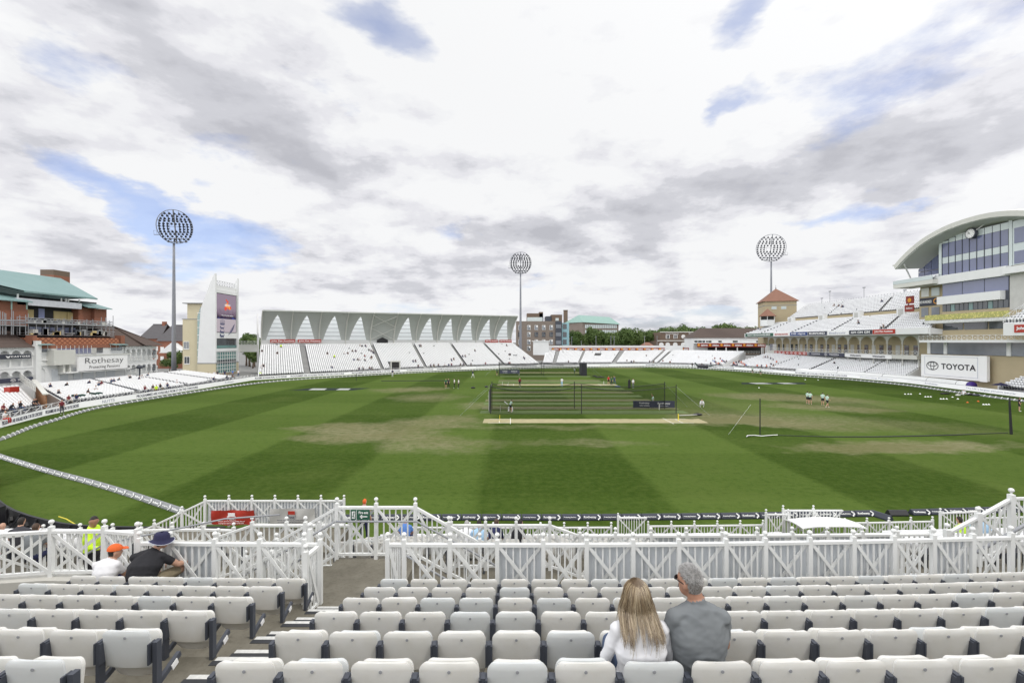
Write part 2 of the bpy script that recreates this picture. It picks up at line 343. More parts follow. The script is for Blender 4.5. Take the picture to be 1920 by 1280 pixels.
# ================================================================ GROUND AND FIELD
def ground():
    mb = MB(); mb.quad((-2500, -60, 0), (2500, -60, 0), (2500, 4500, 0), (-2500, 4500, 0)); mat('asphalt', (.21, .21, .205), .95, .25, .15); struct(mb.build('ground', 'asphalt'))
ground()
BOARD = [G(*p) for p in [(0, 802), (82, 780), (150, 765), (250, 749), (375, 729), (475, 712.5), (540, 708.5), (649, 703), (759, 697), (868, 692.3), (956, 689.3), (1060, 687), (1206, 686), (1298, 688), (1380, 692.5), (1487, 701), (1593, 708), (1700, 717.5), (1800, 730), (1920, 745)]]
BOARD = [V(-46.5, 36, 0)] + BOARD + [V(80.5, 62, 0), V(76, 50, 0)]
def smooth_path(pts, n=4):
    out = []
    for i in range(len(pts) - 1):
        p0, p1, p2, p3 = pts[max(i - 1, 0)], pts[i], pts[i + 1], pts[min(i + 2, len(pts) - 1)]
        for k in range(n):
            u = k / n; out.append(.5 * ((2 * p1) + (p2 - p0) * u + (2 * p0 - 5 * p1 + 4 * p2 - p3) * u * u + (3 * p1 - p0 - 3 * p2 + p3) * u ** 3))
    return out + [pts[-1]]
ROPE_L = [G(*p) for p in [(345, 963), (250, 931), (175, 908), (100, 888), (50, 873), (0, 857)]] + [V(-43.5, 37.5, 0), V(-46, 39.5, 0)] + [G(*p) for p in [(0, 826), (60, 802), (100, 790), (175, 767.5), (262, 752), (350, 738), (475, 720), (560, 712), (649, 706.5), (759, 700.2), (868, 695.2), (956, 692), (1060, 689.6), (1206, 688.6), (1298, 690.8), (1380, 695.8), (1487, 704.5), (1593, 712.5), (1700, 723), (1800, 737), (1920, 753)]] + [V(76, 58, 0), V(66, 40, 0), V(52, 30, 0)]
ROPE_N = [G(560, 975, .1)] + [V(x, 22.75 + .0016 * (x - 0) ** 2, 0) for x in (-3, 2, 7, 12, 18.6)]
def grass_material():
    m = D.materials.new('outfield_grass'); m.use_nodes = True; q = NT(m.node_tree); M['grass'] = m
    pos = q.n('ShaderNodeNewGeometry').outputs['Position']; sp = q.n('ShaderNodeSeparateXYZ', {0: pos}); X, Y = sp.outputs[0], sp.outputs[1]
    wob = q.m('MULTIPLY', q.m('SUBTRACT', q.noise(pos, .25, 3), .5), .45)
    def bands(v, edges, lo, hi, soft=.12, s0=0.0):
        st = []; val = s0
        for e in edges:
            st.append(((e - soft - lo) / (hi - lo), val)); val = 1 - val; st.append(((e + soft - lo) / (hi - lo), val))
        return q.ramp(q.m('DIVIDE', q.m('SUBTRACT', q.m('ADD', v, wob), lo), hi - lo), st)
    sx = bands(X, [-52.5, -42, -31.3, -20.3, -10.8, -2.2, 8.5, 19.2, 29.5, 40, 50.5, 61], -70, 100, s0=0.0)
    sy = bands(Y, [26, 36, 45.4, 55.5, 66, 77, 88, 99, 110, 121, 132, 143, 154], 0, 180, s0=1.0)
    s = q.m('ADD', q.m('MULTIPLY', sx, .72), q.m('MULTIPLY', sy, .28))
    fineN = q.noise(pos, 2.2, 6, .7); bigN = q.noise(pos, .12, 5, .6)
    blade = q.noise(q.n('ShaderNodeMapping', {0: pos, 3: (6, 14, 1)}).outputs[0], 1.0, 4, .75)
    c = q.mix(s, (.033, .058, .006), (.090, .134, .027))
    c = q.mix(q.m('MULTIPLY', q.ramp(fineN, [(.42, 0.0), (.66, 1.0)]), .42), c, (.092, .128, .026)); c = q.mix(q.m('MULTIPLY', q.ramp(fineN, [(.34, 1.0), (.5, 0.0)]), .4), c, (.026, .05, .005))
    c = q.mix(q.m('MULTIPLY', q.ramp(blade, [(.42, 0.0), (.72, 1.0)]), .6), c, (.045, .10, .015))
    strk = q.noise(q.n('ShaderNodeMapping', {0: pos, 3: (.16, 1.6, 1)}).outputs[0], 1.0, 5, .7)
    c = q.mix(q.m('MULTIPLY', q.ramp(strk, [(.35, 1.0), (.6, 0.0)]), .12), c, (.040, .070, .012)); c = q.mix(q.m('MULTIPLY', q.ramp(strk, [(.52, 0.0), (.8, 1.0)]), .14), c, (.13, .165, .055))
    c = q.mix(q.m('MULTIPLY', q.ramp(bigN, [(.5, 0.0), (.8, 1.0)]), .35), c, (.12, .15, .04))
    # worn, dry patches where the square and the nets have stood
    dry = None
    wv2 = q.n('ShaderNodeVectorMath', {0: q.n('ShaderNodeTexNoise', {'Vector': pos, 'Scale': .35, 'Detail': 5}).outputs[1], 1: (.5, .5, .5)}, operation='SUBTRACT').outputs[0]
    pw = q.n('ShaderNodeVectorMath', {0: pos, 1: q.n('ShaderNodeVectorMath', {0: wv2, 1: (9, 5, 0)}, operation='MULTIPLY').outputs[0]}, operation='ADD').outputs[0]
    for (x, y, rx, ry, rot, wt) in [(700, 815, 9, 4.2, 0, 1.0), (820, 790, 8, 5, 25, .7), (640, 800, 6, 3.5, 10, .8), (800, 745, 8, 7, 30, .5), (820, 835, 7, 4, 0, .6), (1480, 745, 14, 7, -20, .8), (1420, 790, 10, 4, -30, .8),
                                    (1700, 838, 12, 3.0, 4, 1.1), (1560, 765, 9, 4, -20, .6), (1340, 790, 7, 3.0, 0, .8), (770, 730, 9, 6, 20, .7), (1180, 690, 6, 4, 0, .9), (1140, 689, 5, 3, 0, .7), (1250, 690, 5, 3, 0, .7), (900, 760, 5, 5, 0, .5), (1100, 830, 9, 2, 0, .35), (1000, 800, 22, 2.2, 0, .3), (1330, 760, 26, 22, 0, .16), (1550, 790, 22, 7, -20, .34), (1650, 760, 18, 8, 0, .2)]:
        g = G(x, y)
        mp = q.n('ShaderNodeMapping', {0: pw, 1: g, 2: (0, 0, R(rot)), 3: (rx, ry, 1)}, vector_type='TEXTURE').outputs[0]
        gr = q.m('MULTIPLY', q.n('ShaderNodeTexGradient', {0: mp}, gradient_type='SPHERICAL').outputs[1], wt)
        dry = gr if dry is None else q.m('ADD', dry, gr)
    dn = q.noise(q.n('ShaderNodeMapping', {0: pos, 3: (.7, 1.2, 1)}).outputs[0], 1.8, 8, .78)
    dm = q.ramp(q.m('MULTIPLY', dry, q.m('MULTIPLY_ADD', dn, 4.2, -1.15)), [(.06, 0.0), (.7, .9)])
    c = q.mix(dm, c, q.mix(dn, (.15, .15, .07), (.33, .30, .20)))
    br = q.ramp(q.m('MULTIPLY', dry, q.m('MULTIPLY_ADD', bigN, 2.2, -.5)), [(.05, 0.0), (.5, .65)])
    c = q.mix(br, c, (.11, .115, .04))
    b = q.n('ShaderNodeBsdfPrincipled', {'Base Color': c, 'Roughness': .85, 'Specular IOR Level': .03})
    q.nt.links.new(q.n('ShaderNodeBump', {'Height': blade, 'Strength': .6, 'Distance': .04}).outputs[0], b.inputs['Normal'])
    q.n('ShaderNodeOutputMaterial', {0: b.outputs[0]})
grass_material()
def field():
    pts = smooth_path(BOARD, 3); mb = MB(); c = V(12, 92, .004)
    ring_ = [V(p.x, p.y, .004) for p in pts] + [V(70, 38, .004), V(60, 28, .004), V(40, 20.3, .004), V(-14, 19.7, .004), V(-19, 19.8, .004), V(-30, 25.4, .004)]
    n = len(ring_); mb.add([c] + ring_, [(0, i + 1, (i + 1) % n + 1) for i in range(n)])
    o = mb.build('playing_field', 'grass', local=True); struct(o)
field()
mat('pitch_straw', (.36, .32, .18), .9, .35, 1.4); mat('paint_dark', (.03, .04, .035), .98, .3, 3, 0, 0, .05); mat('paint_white', (.42, .44, .42), .98, .3, 2, 0, 0, .05); mat('pitch_green', (.10, .15, .04), .9, .35, 1.2); mat('pitch_brown', (.125, .13, .05), .9, .4, .8); mat('chalk', (.75, .75, .72), .8, .05, 3)
def pitches():      # the strips of the square lie left to right across the picture
    mb = MB()
    # strip: x range, y centre, width, material
    for i, (xa, xb, y, wd, mi) in enumerate([(-3.2, 21.5, 51.0, 2.6, 0), (-4, 22, 57.5, 2.2, 1), (-4, 22, 61, 2.5, 2), (-4, 22, 65.2, 2.4, 1), (-4, 21, 69, 2.4, 2), (-4, 21, 74.2, 2.4, 1), (-4, 21, 79.5, 2.6, 2),
                                             (-3, 21, 86, 2.6, 1), (-3, 21.5, 93.6, 2.8, 0), (-3, 21, 99, 2.8, 1), (-3, 20, 103.5, 3.0, 2), (-3, 20, 116, 3.0, 1), (-3, 20, 130, 2.6, 0)]):
        mb.mat(mi); n = 60; z = .008
        up = []; lo = []
        for k in range(n + 1):
            x = xa + (xb - xa) * k / n; e = 1.0; j = noise.noise(V(x * .9, y, 3)) * .25
            up.append((x, y + wd / 2 * e + j, z)); lo.append((x, y - wd / 2 * e + j * .6, z))
        mb.grid([lo, up])
    mb.mat(3); z = .012
    for (y, x0, x1) in [(51.0, -1.4, 18.7), (93.6, -.9, 19.2)]:
        for x in (x0, x1):
            s = 1 if x == x0 else -1
            mb.box(x - .03, x + .03, y - 1.3, y + 1.3, .008, z); mb.box(x + s * 1.22 - .03, x + s * 1.22 + .03, y - 1.8, y + 1.8, .008, z)
            for q_ in (-1.3, 1.3): mb.box(min(x - s * 1.2, x + s * 1.22), max(x - s * 1.2, x + s * 1.22), y + q_ - .03, y + q_ + .03, .008, z)
    struct(mb.build('pitch_strips', ['pitch_straw', 'pitch_green', 'pitch_brown', 'chalk'], local=True))
pitches()
# two painted ground logos
def ground_logo(name, label, c, w, h):
    mb = MB(); c = Vector(c); mb.mat(0); s = .25 * h
    mb.prism([(c.x - w / 2 - s, c.y - h / 2, .006), (c.x + w / 2 - s, c.y - h / 2, .006), (c.x + w / 2 + s, c.y + h / 2, .006), (c.x - w / 2 + s, c.y + h / 2, .006)], (0, 0, .004)); mb.mat(1)
    for k, x0 in enumerate((-.32, .12)):
        x = c.x + x0 * w; ww = w * (.26 if k == 0 else .2)
        mb.prism([(x, c.y - h * .32, .011), (x + ww, c.y - h * .32, .011), (x + ww * .8, c.y + h * .3, .011), (x - ww * .1, c.y + h * .3, .011)], (0, 0, .003))
    tag(mb.build(name, ['paint_dark', 'paint_white']), label, 'ground logo')
ground_logo('painted_logo', 'dark painted logo patch on the grass in front of the far-left stand', G(621, 729.5), 11.5, 4.2)
ground_logo('painted_logo', 'dark painted logo patch on the grass on the right beyond the fielders', G(1450, 718.5), 13.5, 4.0)
# ================================================================ PERIMETER BOARDS
def boards():
    W = 'PROGRAMMES ARE AVAILABLE FROM £7 ON THE CONCOURSE'
    runs = [('white advertising board run along the left boundary reading PROGRAMMES ARE AVAILABLE', 0, 7, [W, W, W, 'NUTTS', W, 'Rothesay', W]),
            ('white advertising board run curving below the far stand with wing roof', 7, 12, [W, W, W, 'Protecting Pensions', W]),
            ('white advertising board run below the low far seating and ball-sponsor strip', 12, 16, ['Rothesay', W, W, 'Protecting Pensions']),
            ('white advertising board run along the right boundary reading Rothesay', 16, 22, [W, 'Protecting Pensions', 'Rothesay', "The UK's largest pension insurer", W, W])]
    for label, a, b, tx in runs:
        t_ = thing('perimeter_board', label, 'advertising board', BOARD[a]); mb = MB()
        for i in range(a, b):
            p, q = BOARD[i], BOARD[i + 1]; d = (q - p).normalized(); nrm = V(d.y, -d.x, 0)
            if nrm.dot(V(12, 92, 0) - p) < 0: nrm = -nrm
            hb = .8
            mb.prism([p, q, q + V(0, 0, hb), p + V(0, 0, hb)], -nrm * .12)
            mb.mat(1); mb.prism([p + V(0, 0, hb), q + V(0, 0, hb), q + V(0, 0, hb + .04), p + V(0, 0, hb + .04)], -nrm * .14); mb.mat(0)
            s = tx[(i - a) % len(tx)]; L = (q - p).length; c = (p + q) / 2 + V(0, 0, hb * .52) + nrm * .02
            right = V(-nrm.y, nrm.x, 0)
            wd = min(L * .92, len(s) * .30) if len(s) > 20 else len(s) * .42
            if L > 18 and len(s) > 20:
                for k in (-.25, .25): text(s, c + right * L * k, right, L * .44, .40, 'ink', t_, .01)
            else: text(s, c, right, wd, .42, 'ink' if s == W else 'pale_ink', t_, .012)
        mb.build('board', ['led_white', 'grey_steel'], t_)
boards()
# ================================================================ BOUNDARY CUSHIONS
def resample(pts, step):
    out = [pts[0]]; acc = 0.0
    for i in range(len(pts) - 1):
        a, b = pts[i], pts[i + 1]; L = (b - a).length; d = step - acc
        while d <= L: out.append(a + (b - a) * (d / L)); d += step
        acc = (acc + L) % step if False else L - (d - step)
    return out
def wedge(mb, p, q, outward, hgt=.26, wid=.34, gap=.02):
    d = (q - p).normalized(); p = p + d * gap; q = q - d * gap; o = outward
    prof = [(-.5, 0), (.5, 0), (.5, .25), (.12, 1), (-.12, 1), (-.5, .25)]
    A = [p + o * (x * wid) + V(0, 0, .012 + z * hgt) for x, z in prof]
    mb.prism(A, q - p)
def rope():
    L = resample(smooth_path(ROPE_L[:8], 5), 1.0); N = resample(smooth_path(ROPE_N, 5), 1.0)
    for pts, lab, cen in ((L, 'grey boundary cushions in a chain curving across the left grass', V(0, 60, 0)), (N, 'navy boundary cushions in a straight chain behind the near fence', V(5, 60, 0))):
        t_ = thing('boundary_rope', lab, 'boundary rope', pts[0])
        for i in range(min(len(pts) - 1, 90)):
            p, q = pts[i], pts[i + 1]; d = (q - p).normalized(); o = V(d.y, -d.x, 0)
            if o.dot(cen - p) > 0: o = -o            # o points away from the pitch, towards the stand
            mb = MB(); wedge(mb, p, q, o); sg = mb.build('cushion', 'banner_dark' if pts is N else 'mid_grey', t_)
            right = V(-o.y, o.x, 0); n2 = (o * .8 + V(0, 0, .45)).normalized(); up = n2.cross(right)
            if up.z < 0: up = -up
            c = (p + q) / 2 + o * .135 + V(0, 0, .165)
            txt = MB(); text('Rothesay' if i % 2 == 0 else 'Protecting Pensions', c - right * .1, right, .62 if i % 2 == 0 else .6, .125 if i % 2 == 0 else .07, None, up=up, raw=txt, depth=.02, bold=.02)
            e = c + right * .34
            for s_ in (1, -1): txt.bar(e + up * (.115 * s_) - right * .05, e + right * .07, .055, .03, up=n2)
            txt.build('lettering', 'white_ink', sg)
    rest = resample(smooth_path(ROPE_L[7:], 4), 1.0); mb = MB(); t_ = thing('boundary_rope', 'distant boundary cushions with white end caps ringing the far side of the field', 'boundary rope', rest[0])
    for i in range(len(rest) - 1):
        p, q = rest[i], rest[i + 1]; d = (q - p).normalized(); o = V(d.y, -d.x, 0)
        mb.mat(0); wedge(mb, p, q, o, .24, .3, .06); mb.mat(1); e = p + (q - p) * .95
        wedge(mb, e, q + (q - p) * .05, o, .3, .36, 0.0)
    o = mb.build('cushion', ['mid_grey', 'white_ink'], t_); o['kind'] = 'stuff'
    # loose pieces on the near right
    for (a, b, m_, lab) in ((G(1634, 965), G(1672, 977), 'banner_dark', 'loose navy cushion lying askew beside the near boundary chain'), (G(1664, 965.5), G(1700, 965.5), 'black', 'plain black cushion in line at the near right boundary')):
        mb = MB(); d = (b - a).normalized(); wedge(mb, a, b, V(d.y, -d.x, 0), .26, .36); tag(mb.build('boundary_cushion', m_), lab, 'boundary cushion')
    t2 = [V(x, 22.75 + .0016 * x * x, 0) for x in [20.5 + k for k in range(19)]]; t_ = thing('boundary_rope', 'navy boundary cushions behind the right stair fence', 'boundary rope', t2[0])
    for i in range(len(t2) - 1):
        p, q = t2[i], t2[i + 1]; o = V(0, -1, 0); mb = MB(); wedge(mb, p, q, o); sg = mb.build('cushion', 'banner_dark', t_)
        c = (p + q) / 2 + o * .135 + V(0, 0, .165); up = V(0, .5, .87); txt = MB()
        text('Rothesay' if i % 2 == 0 else 'Protecting Pensions', c - V(.1, 0, 0), V(1, 0, 0), .6, .12 if i % 2 == 0 else .07, None, up=up, raw=txt, depth=.02, bold=.02)
        for s_ in (1, -1): txt.bar(c + V(.29, 0, 0) + up * (.115 * s_), c + V(.41, 0, 0), .055, .03, up=V(0, -.87, .5))
        txt.build('lettering', 'white_ink', sg)
rope()
# ================================================================ SEATING
SEATS = []          # every far seat: x, y, z, yaw
def lerp_(a, b, u): return a + (b - a) * u
def curv(X): return .0032 * X * X if X > 0 else .0022 * X * X
def shell(mb, w, z0, h, y0, lean, bulge, thick, rt=.07, rb=.03, nu=12, nv=9, lip=.015):
    rows_f = []; rows_b = []; VV = [rb / h * (1 - math.cos(a)) for a in (0, .5, 1.0, 1.3)] + [lerp_(rb / h, 1 - rt / h, k / 4) for k in range(5)] + [1 - rt / h * (1 - math.sin(a)) for a in (.3, .65, .95, 1.2, 1.4, 1.571)]
    for v in VV:
        z = v * h
        hw = w / 2
        if z > h - rt: hw = w / 2 - rt + math.sqrt(max(0, rt * rt - (z - h + rt) ** 2))
        if z < rb: hw = w / 2 - rb + math.sqrt(max(0, rb * rb - (rb - z) ** 2))
        f = []; b = []
        for i in range(nu + 1):
            u = -1 + 2 * i / nu
            y = y0 + lean * v + bulge * (abs(u) ** 2.4) + lip * max(0, (v - .82) / .18) ** 2
            f.append(V(hw * u, y, z0 + z)); b.append(V(hw * u * .96, y + thick, z0 + z * .985))
        rows_f.append(f); rows_b.append(b)
    mb.smooth = True
    mb.grid([r[::-1] for r in rows_f]); mb.grid(rows_b)
    edge = lambda R_: [r[0] for r in R_] + R_[-1][1:-1] + [r[-1] for r in R_[::-1]] + R_[0][::-1][1:-1]
    a, b = edge(rows_f), edge(rows_b); n = len(a)
    mb.add(a + b, [(i, (i + 1) % n, (i + 1) % n + n, i + n) for i in range(n)]); mb.smooth = False
def make_seat():
    t_ = thing('stadium_seat', 'white tip-up seat', 'seat', (0, 0, 0))
    mb = MB(); shell(mb, .425, .475, .345, 0.0, -.045, .012, .022, rt=.05); bk = mb.build('backrest', 'seat', t_, local=True)
    mb = MB(); mb.tube([(0, -.036, .765), (0, -.042, .765)], .012, 10); mb.build('bolt', 'grey_steel', bk, local=True)
    mb = MB(); shell(mb, .41, .35, .390, .075, .02, .008, .036, rt=.06, rb=.10, lip=.010); mb.build('seat_pan', 'seat', t_, local=True)
    mb = MB(); mb.box(-.258, -.226, -.045, .02, .02, .725); mb.box(-.228, -.211, -.05, .03, .53, .715)
    b_ = MB(); b_.box(.209, .222, -.05, .03, .53, .715); b_.build('bracket', 'dark_steel', t_, local=True)
    mb.bar((-.243, .02, .36), (-.243, .26, .44), .03, .05); mb.box(-.27, -.216, -.05, .12, 0, .02)
    mb.build('standard', 'dark_steel', t_, local=True)
    return t_
SEAT0 = make_seat(); SEAT0_used = [False]
mb = MB(); shell(mb, .41, 0, .44, 0, 0, .03, .045, rt=.09, rb=.1); 
ENDSTD = None
def place_seat(x, y, z, yaw, label, group, occupied=False):
    global SEAT0
    if SEAT0_used[0] and not occupied: pass
    if not SEAT0_used[0]: SEAT0_used[0] = True; s = SEAT0; s.location = (x, y, z); s.rotation_euler = (0, 0, yaw); s['label'] = label; s['group'] = group
    else: s = dup(SEAT0, (x, y, z), yaw, label, group)
    rz_ = random.Random(int(x * 977 + y * 131))
    if not occupied and SEAT0_used[0] and s is not SEAT0:
        for c in s.children:
            if c.name.startswith('seat_pan'): a_ = rz_.gauss(0, 1.3); c.rotation_euler = (R(a_), 0, R(rz_.gauss(0, .5))); c.location = (0, .4 * math.sin(R(a_)) , rz_.gauss(0, .004))
    if occupied:
        for c in s.children:
            if c.name.startswith('seat_pan'): c.location = (0, .47, .06) ; c.rotation_euler = (R(-88), 0, 0); c.location = (0, .075, .40 + .0); c.location.z = .50; c.location.y = -.30
    return s
ROWY = [3.24 + .81 * k for k in range(-3, 6)]
def rowz(k): return 5.81 - .305 * k
def near_seats():
    grp = 'white tip-up seats in the near block'
    names = ['row nearest the camera', 'second row from the camera', 'third row from the camera', 'fourth row from the camera', 'fifth row from the camera', 'front row by the white fence']
    for k in range(6):
        Y = 3.24 + .81 * k; z = rowz(k); n = int((1.16 * Y + 2.5 + 2.13) / .48) + 1
        for i in range(n):
            X = -2.13 + .24 + .482 * i
            occ = (k == 0 and i in (6, 7))
            if abs(X) > 1.17 * (Y + .6) + .3 and X > 0: continue
            who = ''
            if occ: who = ''
            place_seat(X, Y + curv(X), z, 2 * .0032 * X if X > 0 else 2 * .0022 * X, ('white tip-up seat occupied by the %s in the nearest row' % ('woman in white' if i == 6 else 'man in grey')) if occ else 'white tip-up seat, %s right of the aisle, %s' % (ordinal(i), names[k]), grp, occ)
        xe = -3.16 - .035 * k; 
        for i in range(9):
            X = xe - .24 - .482 * i
            if X < -7.35 or abs(X) > 1.17 * (Y + .6) + .35: continue
            occ = k == 5 and i in (6, 7)
            place_seat(X, Y + curv(X), z, 2 * .0022 * X, 'white tip-up seat%s, %s left of the stair aisle, %s' % (' occupied' if occ else '', ordinal(i), names[k]), grp, occ)
        # aisle-end standards with a white number plate
        for side, X in (('left', xe + .02), ('right', -2.16)):
            if side == 'right': continue
            mb = MB(); yb = Y + curv(X); mb.box(X - .02, X + .02, yb - .03, yb + .03, z, z + .725); mb.bar((X, yb + .02, z + .34), (X, yb + .27, z + .43), .035, .05); mb.mat(1); mb.bar((X + .022, yb + .15, z + .37), (X + .022, yb + .22, z + .395), .008, .055)
            tag(mb.build('aisle_standard', ['dark_steel', 'white_ink']), 'dark steel seat end bracket with white number plate, %s' % names[k], 'seat bracket', 'seat end brackets by the aisle')
near_seats()
# terrace floor of the near block
def terrace():
    mb = MB(); xs = [-14 + 28 * i / 40 for i in range(41)]; rows = []
    def edge(Y, z): return [V(x, Y + curv(x), z) for x in xs]
    prev = None
    for k in range(-6, 6):
        z = rowz(k); ya = 3.93 + .81 * (k - 1) + .14; yb = 3.93 + .81 * k + .14
        if k == 5: yb = 8.35
        if k == -6: ya = -6
        mb.grid([edge(ya, z), edge(yb, z)]); mb.grid([edge(yb, z), edge(yb, z - .305)])
    struct(mb.build('terrace', 'terrace', local=True))
    # aisle: half steps and painted nosings
    st = MB()
    for k in range(-2, 6):
        z = rowz(k); a = 3.93 + .81 * k
        x0, x1 = -3.16 - .035 * k, -2.12
        c = curv(-2.6)
        if k < 5:
            st.mat(0); st.box(x0, x1, a + .1 + c, a + .48 + c, z - .305 - .05, z - .1525)
            for (ye, ze) in ((a + .14, z), (a + .48, z - .1525)):
                st.mat(1); st.box(x0 + .03, x1, ye - .055 + c, ye + .002 + c, ze - .03, ze + .006); st.mat(2); st.box(x0 + .01, x1, ye - .125 + c, ye - .055 + c, ze - .02, ze + .005)
    mat('nosing_white', (.62, .62, .60), .8, .35, 20); mat('nosing_dark', (.035, .037, .042), .8, .3, 12)
    struct(st.build('aisle_steps', ['terrace', 'nosing_white', 'nosing_dark'], local=True))
terrace()
# ================================================================ NEAR FENCES
POSTS = []
def fence(label, posts, h, infill='x', backing=(), post_h=.16, rail=.05, ball=.044, base=.1, nb=6, end_posts=True, name='white_fence', post_w=.072, group='white picket fences of the stand'):
    """posts: list of base points; the panel between two posts follows their slope"""
    t_ = thing(name, label, 'fence', posts[0], group=group)
    for i, p in enumerate(posts):
        if any((Vector(p) - u).length < .12 for u in POSTS): continue
        POSTS.append(Vector(p))
        if not end_posts and i in (0, len(posts) - 1): continue
        mb = MB(); p = Vector(p); w_ = post_w / 2
        mb.box(p.x - w_, p.x + w_, p.y - w_, p.y + w_, p.z, p.z + h + post_h * .45)
        mb.add([(p.x - w_, p.y - w_, p.z + h + post_h * .45), (p.x + w_, p.y - w_, p.z + h + post_h * .45), (p.x + w_, p.y + w_, p.z + h + post_h * .45), (p.x - w_, p.y + w_, p.z + h + post_h * .45), (p.x, p.y, p.z + h + post_h * .6)],
               [(0, 1, 4), (1, 2, 4), (2, 3, 4), (3, 0, 4)])
        mb.tube([(p.x, p.y, p.z + h + post_h * .5), (p.x, p.y, p.z + h + post_h * .8)], .018, 6)
        po = mb.build('post', 'white_paint', t_)
        fb = MB(); fb.smooth = True; fb.ball((p.x, p.y, p.z + h + post_h * .7 + ball), ball, 12, 8, (1, 1, .92)); fb.build('finial', 'white_paint', po)
    for i in range(len(posts) - 1):
        a, b = Vector(posts[i]), Vector(posts[i + 1]); d = b - a; L = d.length; hd = V(d.x, d.y, 0).normalized(); n = V(-hd.y, hd.x, 0)
        mb = MB(); top = V(0, 0, h - rail / 2); bot = V(0, 0, base)
        e = post_w / 2 / L; a2 = a + d * e; b2 = b - d * e
        mb.bar(a2 + top, b2 + top, .075, rail); mb.bar(a2 + bot, b2 + bot, .05, rail)
        k = max(2, round(L / .125)) if nb is None else nb
        for j in range(1, k):
            q = a2 + (b2 - a2) * (j / k); mb.bar(q + bot, q + top, .026, .026)
        if 'x' in infill:
            off = n * .021
            mb.bar(a2 + bot + V(0, 0, .02) + off, b2 + top - V(0, 0, .02) + off, .016, .055); mb.bar(b2 + bot + V(0, 0, .02) - off, a2 + top - V(0, 0, .02) - off, .016, .055)
        mb.build('panel', 'white_paint', t_)
        if i in backing:
            bb = MB(); off = n * (.05 if n.y > 0 else -.05)
            m_ = max(4, int(L / .1))
            rows = [[a2 + (b2 - a2) * (j / m_) + off + n * (.006 if j % 2 else -.006) + z for j in range(m_ + 1)] for z in (V(0, 0, base + .03), V(0, 0, h - .09))]
            bb.grid(rows); bb.grid([[p + n * .008 for p in r[::-1]] for r in rows]); bb.build('backing_sheet', 'white_panel', t_)
    return t_
ZF = 4.25
def fcurve(x, Y=8.0, k=.0036): return Y + k * x * x
# right parapet of the near block
px = [-2.19, -1.9, -1.09, -.26, .55, 1.31, 2.13, 2.94, 3.78, 4.49, 5.3, 6.1, 6.85, 7.6, 8.35, 9.1, 9.9, 10.7]
fence('long white fence with solid grey backing in front of the near right seats', [V(x, fcurve(x), ZF) for x in px], 1.1, backing=(3, 5, 6, 7, 8, 9, 10, 11, 13))
px = [-6.6, -6.05, -5.25, -4.45, -3.66, -3.38]
fence('white cross-braced fence in front of the near left seats', [V(x, 8.0 + .0015 * x * x, ZF) for x in px], 1.1, backing=(1,))
fence('short white gate fence beside the aisle end at the left seats', [V(-3.38, 7.95, ZF), V(-3.42, 7.55, ZF)], 1.1, nb=3)
# landing at the head of the stairs
mb = MB(); mb.box(-3.75, -2.05, 8.36, 9.8, 3.9, ZF); struct(mb.build('stair_landing', 'terrace'))
fence('white fence across the stair landing carrying the green fire exit sign', [V(-3.75, 9.75, ZF), V(-2.91, 9.75, ZF), V(-2.07, 9.75, ZF)], 1.12)
fence('white fence sloping down beside the stairs right of the landing', [V(-2.07, 9.75, ZF), V(-1.36, 9.8, ZF - .42), V(-.7, 9.85, ZF - .80)], 1.12, end_posts=True)
fence('white fence sloping down beside the stairs left of the landing', [V(-3.75, 9.75, ZF), V(-4.45, 9.8, ZF - .42), V(-5.1, 9.85, ZF - .80), V(-5.8, 9.9, ZF - 1.2)], 1.12)
fence('inner white fence sloping down from the landing towards the left stairs', [V(-3.75, 8.45, ZF), V(-4.5, 8.5, ZF - .42), V(-5.2, 8.55, ZF - .85)], 1.1)
# lower parapets beyond the stairs
fence('white fence level then stepping down beyond the right stairs', [V(-1.47, 11, 3.38), V(-.64, 11, 3.38), V(.1, 11, 3.38), V(.915, 11, 3.38), V(1.64, 11, 3.12)], 1.1)
xs6 = [1.64 + .86 * i for i in range(11)]
fence('white low parapet fence running right above the lower seats', [V(x, 11.0 + .001 * x * x, 3.12) for x in xs6], 1.1, backing=(2, 3, 4, 5, 6, 7, 8))
fence('white fence level then stepping down beyond the left stairs', [V(-7.1, 11, 3.1), V(-6.28, 11, 3.38), V(-5.45, 11, 3.38), V(-4.65, 11, 3.38), V(-3.9, 11, 3.38)], 1.1)
pl_ = [V(-15.0, 10.4, 2.98), V(-13.5, 11.0, 2.98), V(-11.95, 11.6, 2.95), V(-11.2, 11.8, 2.9), V(-10.4, 11.85, 2.88), V(-9.75, 11.95, 2.86), V(-9.0, 12.05, 2.84), V(-8.2, 12.1, 2.82), V(-7.4, 12.1, 2.8)]
fence('white fence along the lower left gangway behind the steward', pl_, 1.1)
# raised fence and wall at the left end of the block
fence('white fence on a concrete wall at the left end of the block', [V(-10.4, 8.0, 4.62), V(-9.3, 8.15, 4.62), V(-8.4, 8.3, 4.62), V(-7.45, 8.32, 4.62), V(-6.75, 8.2, 4.62)], .84, base=.08)
mb = MB(); mb.prism([(-10.6, 7.85, 3.9), (-8.4, 8.15, 3.9), (-6.7, 8.1, 3.9), (-6.7, 8.3, 3.9), (-8.4, 8.42, 3.9), (-10.6, 8.15, 3.9)], (0, 0, .72))
tag(mb.build('parapet_wall', 'pale_concrete'), 'low pale concrete wall under the left end fence', 'wall')
# right-hand landing and stairs
fence('white fence climbing to the right landing at the picture edge', [V(9.75, 10.2, ZF - .75), V(10.5, 10.25, ZF - .40), V(11.3, 10.3, ZF), V(12.2, 10.35, ZF), V(13.1, 10.4, ZF), V(14, 10.4, ZF)], 1.12, post_w=.1, ball=.055)
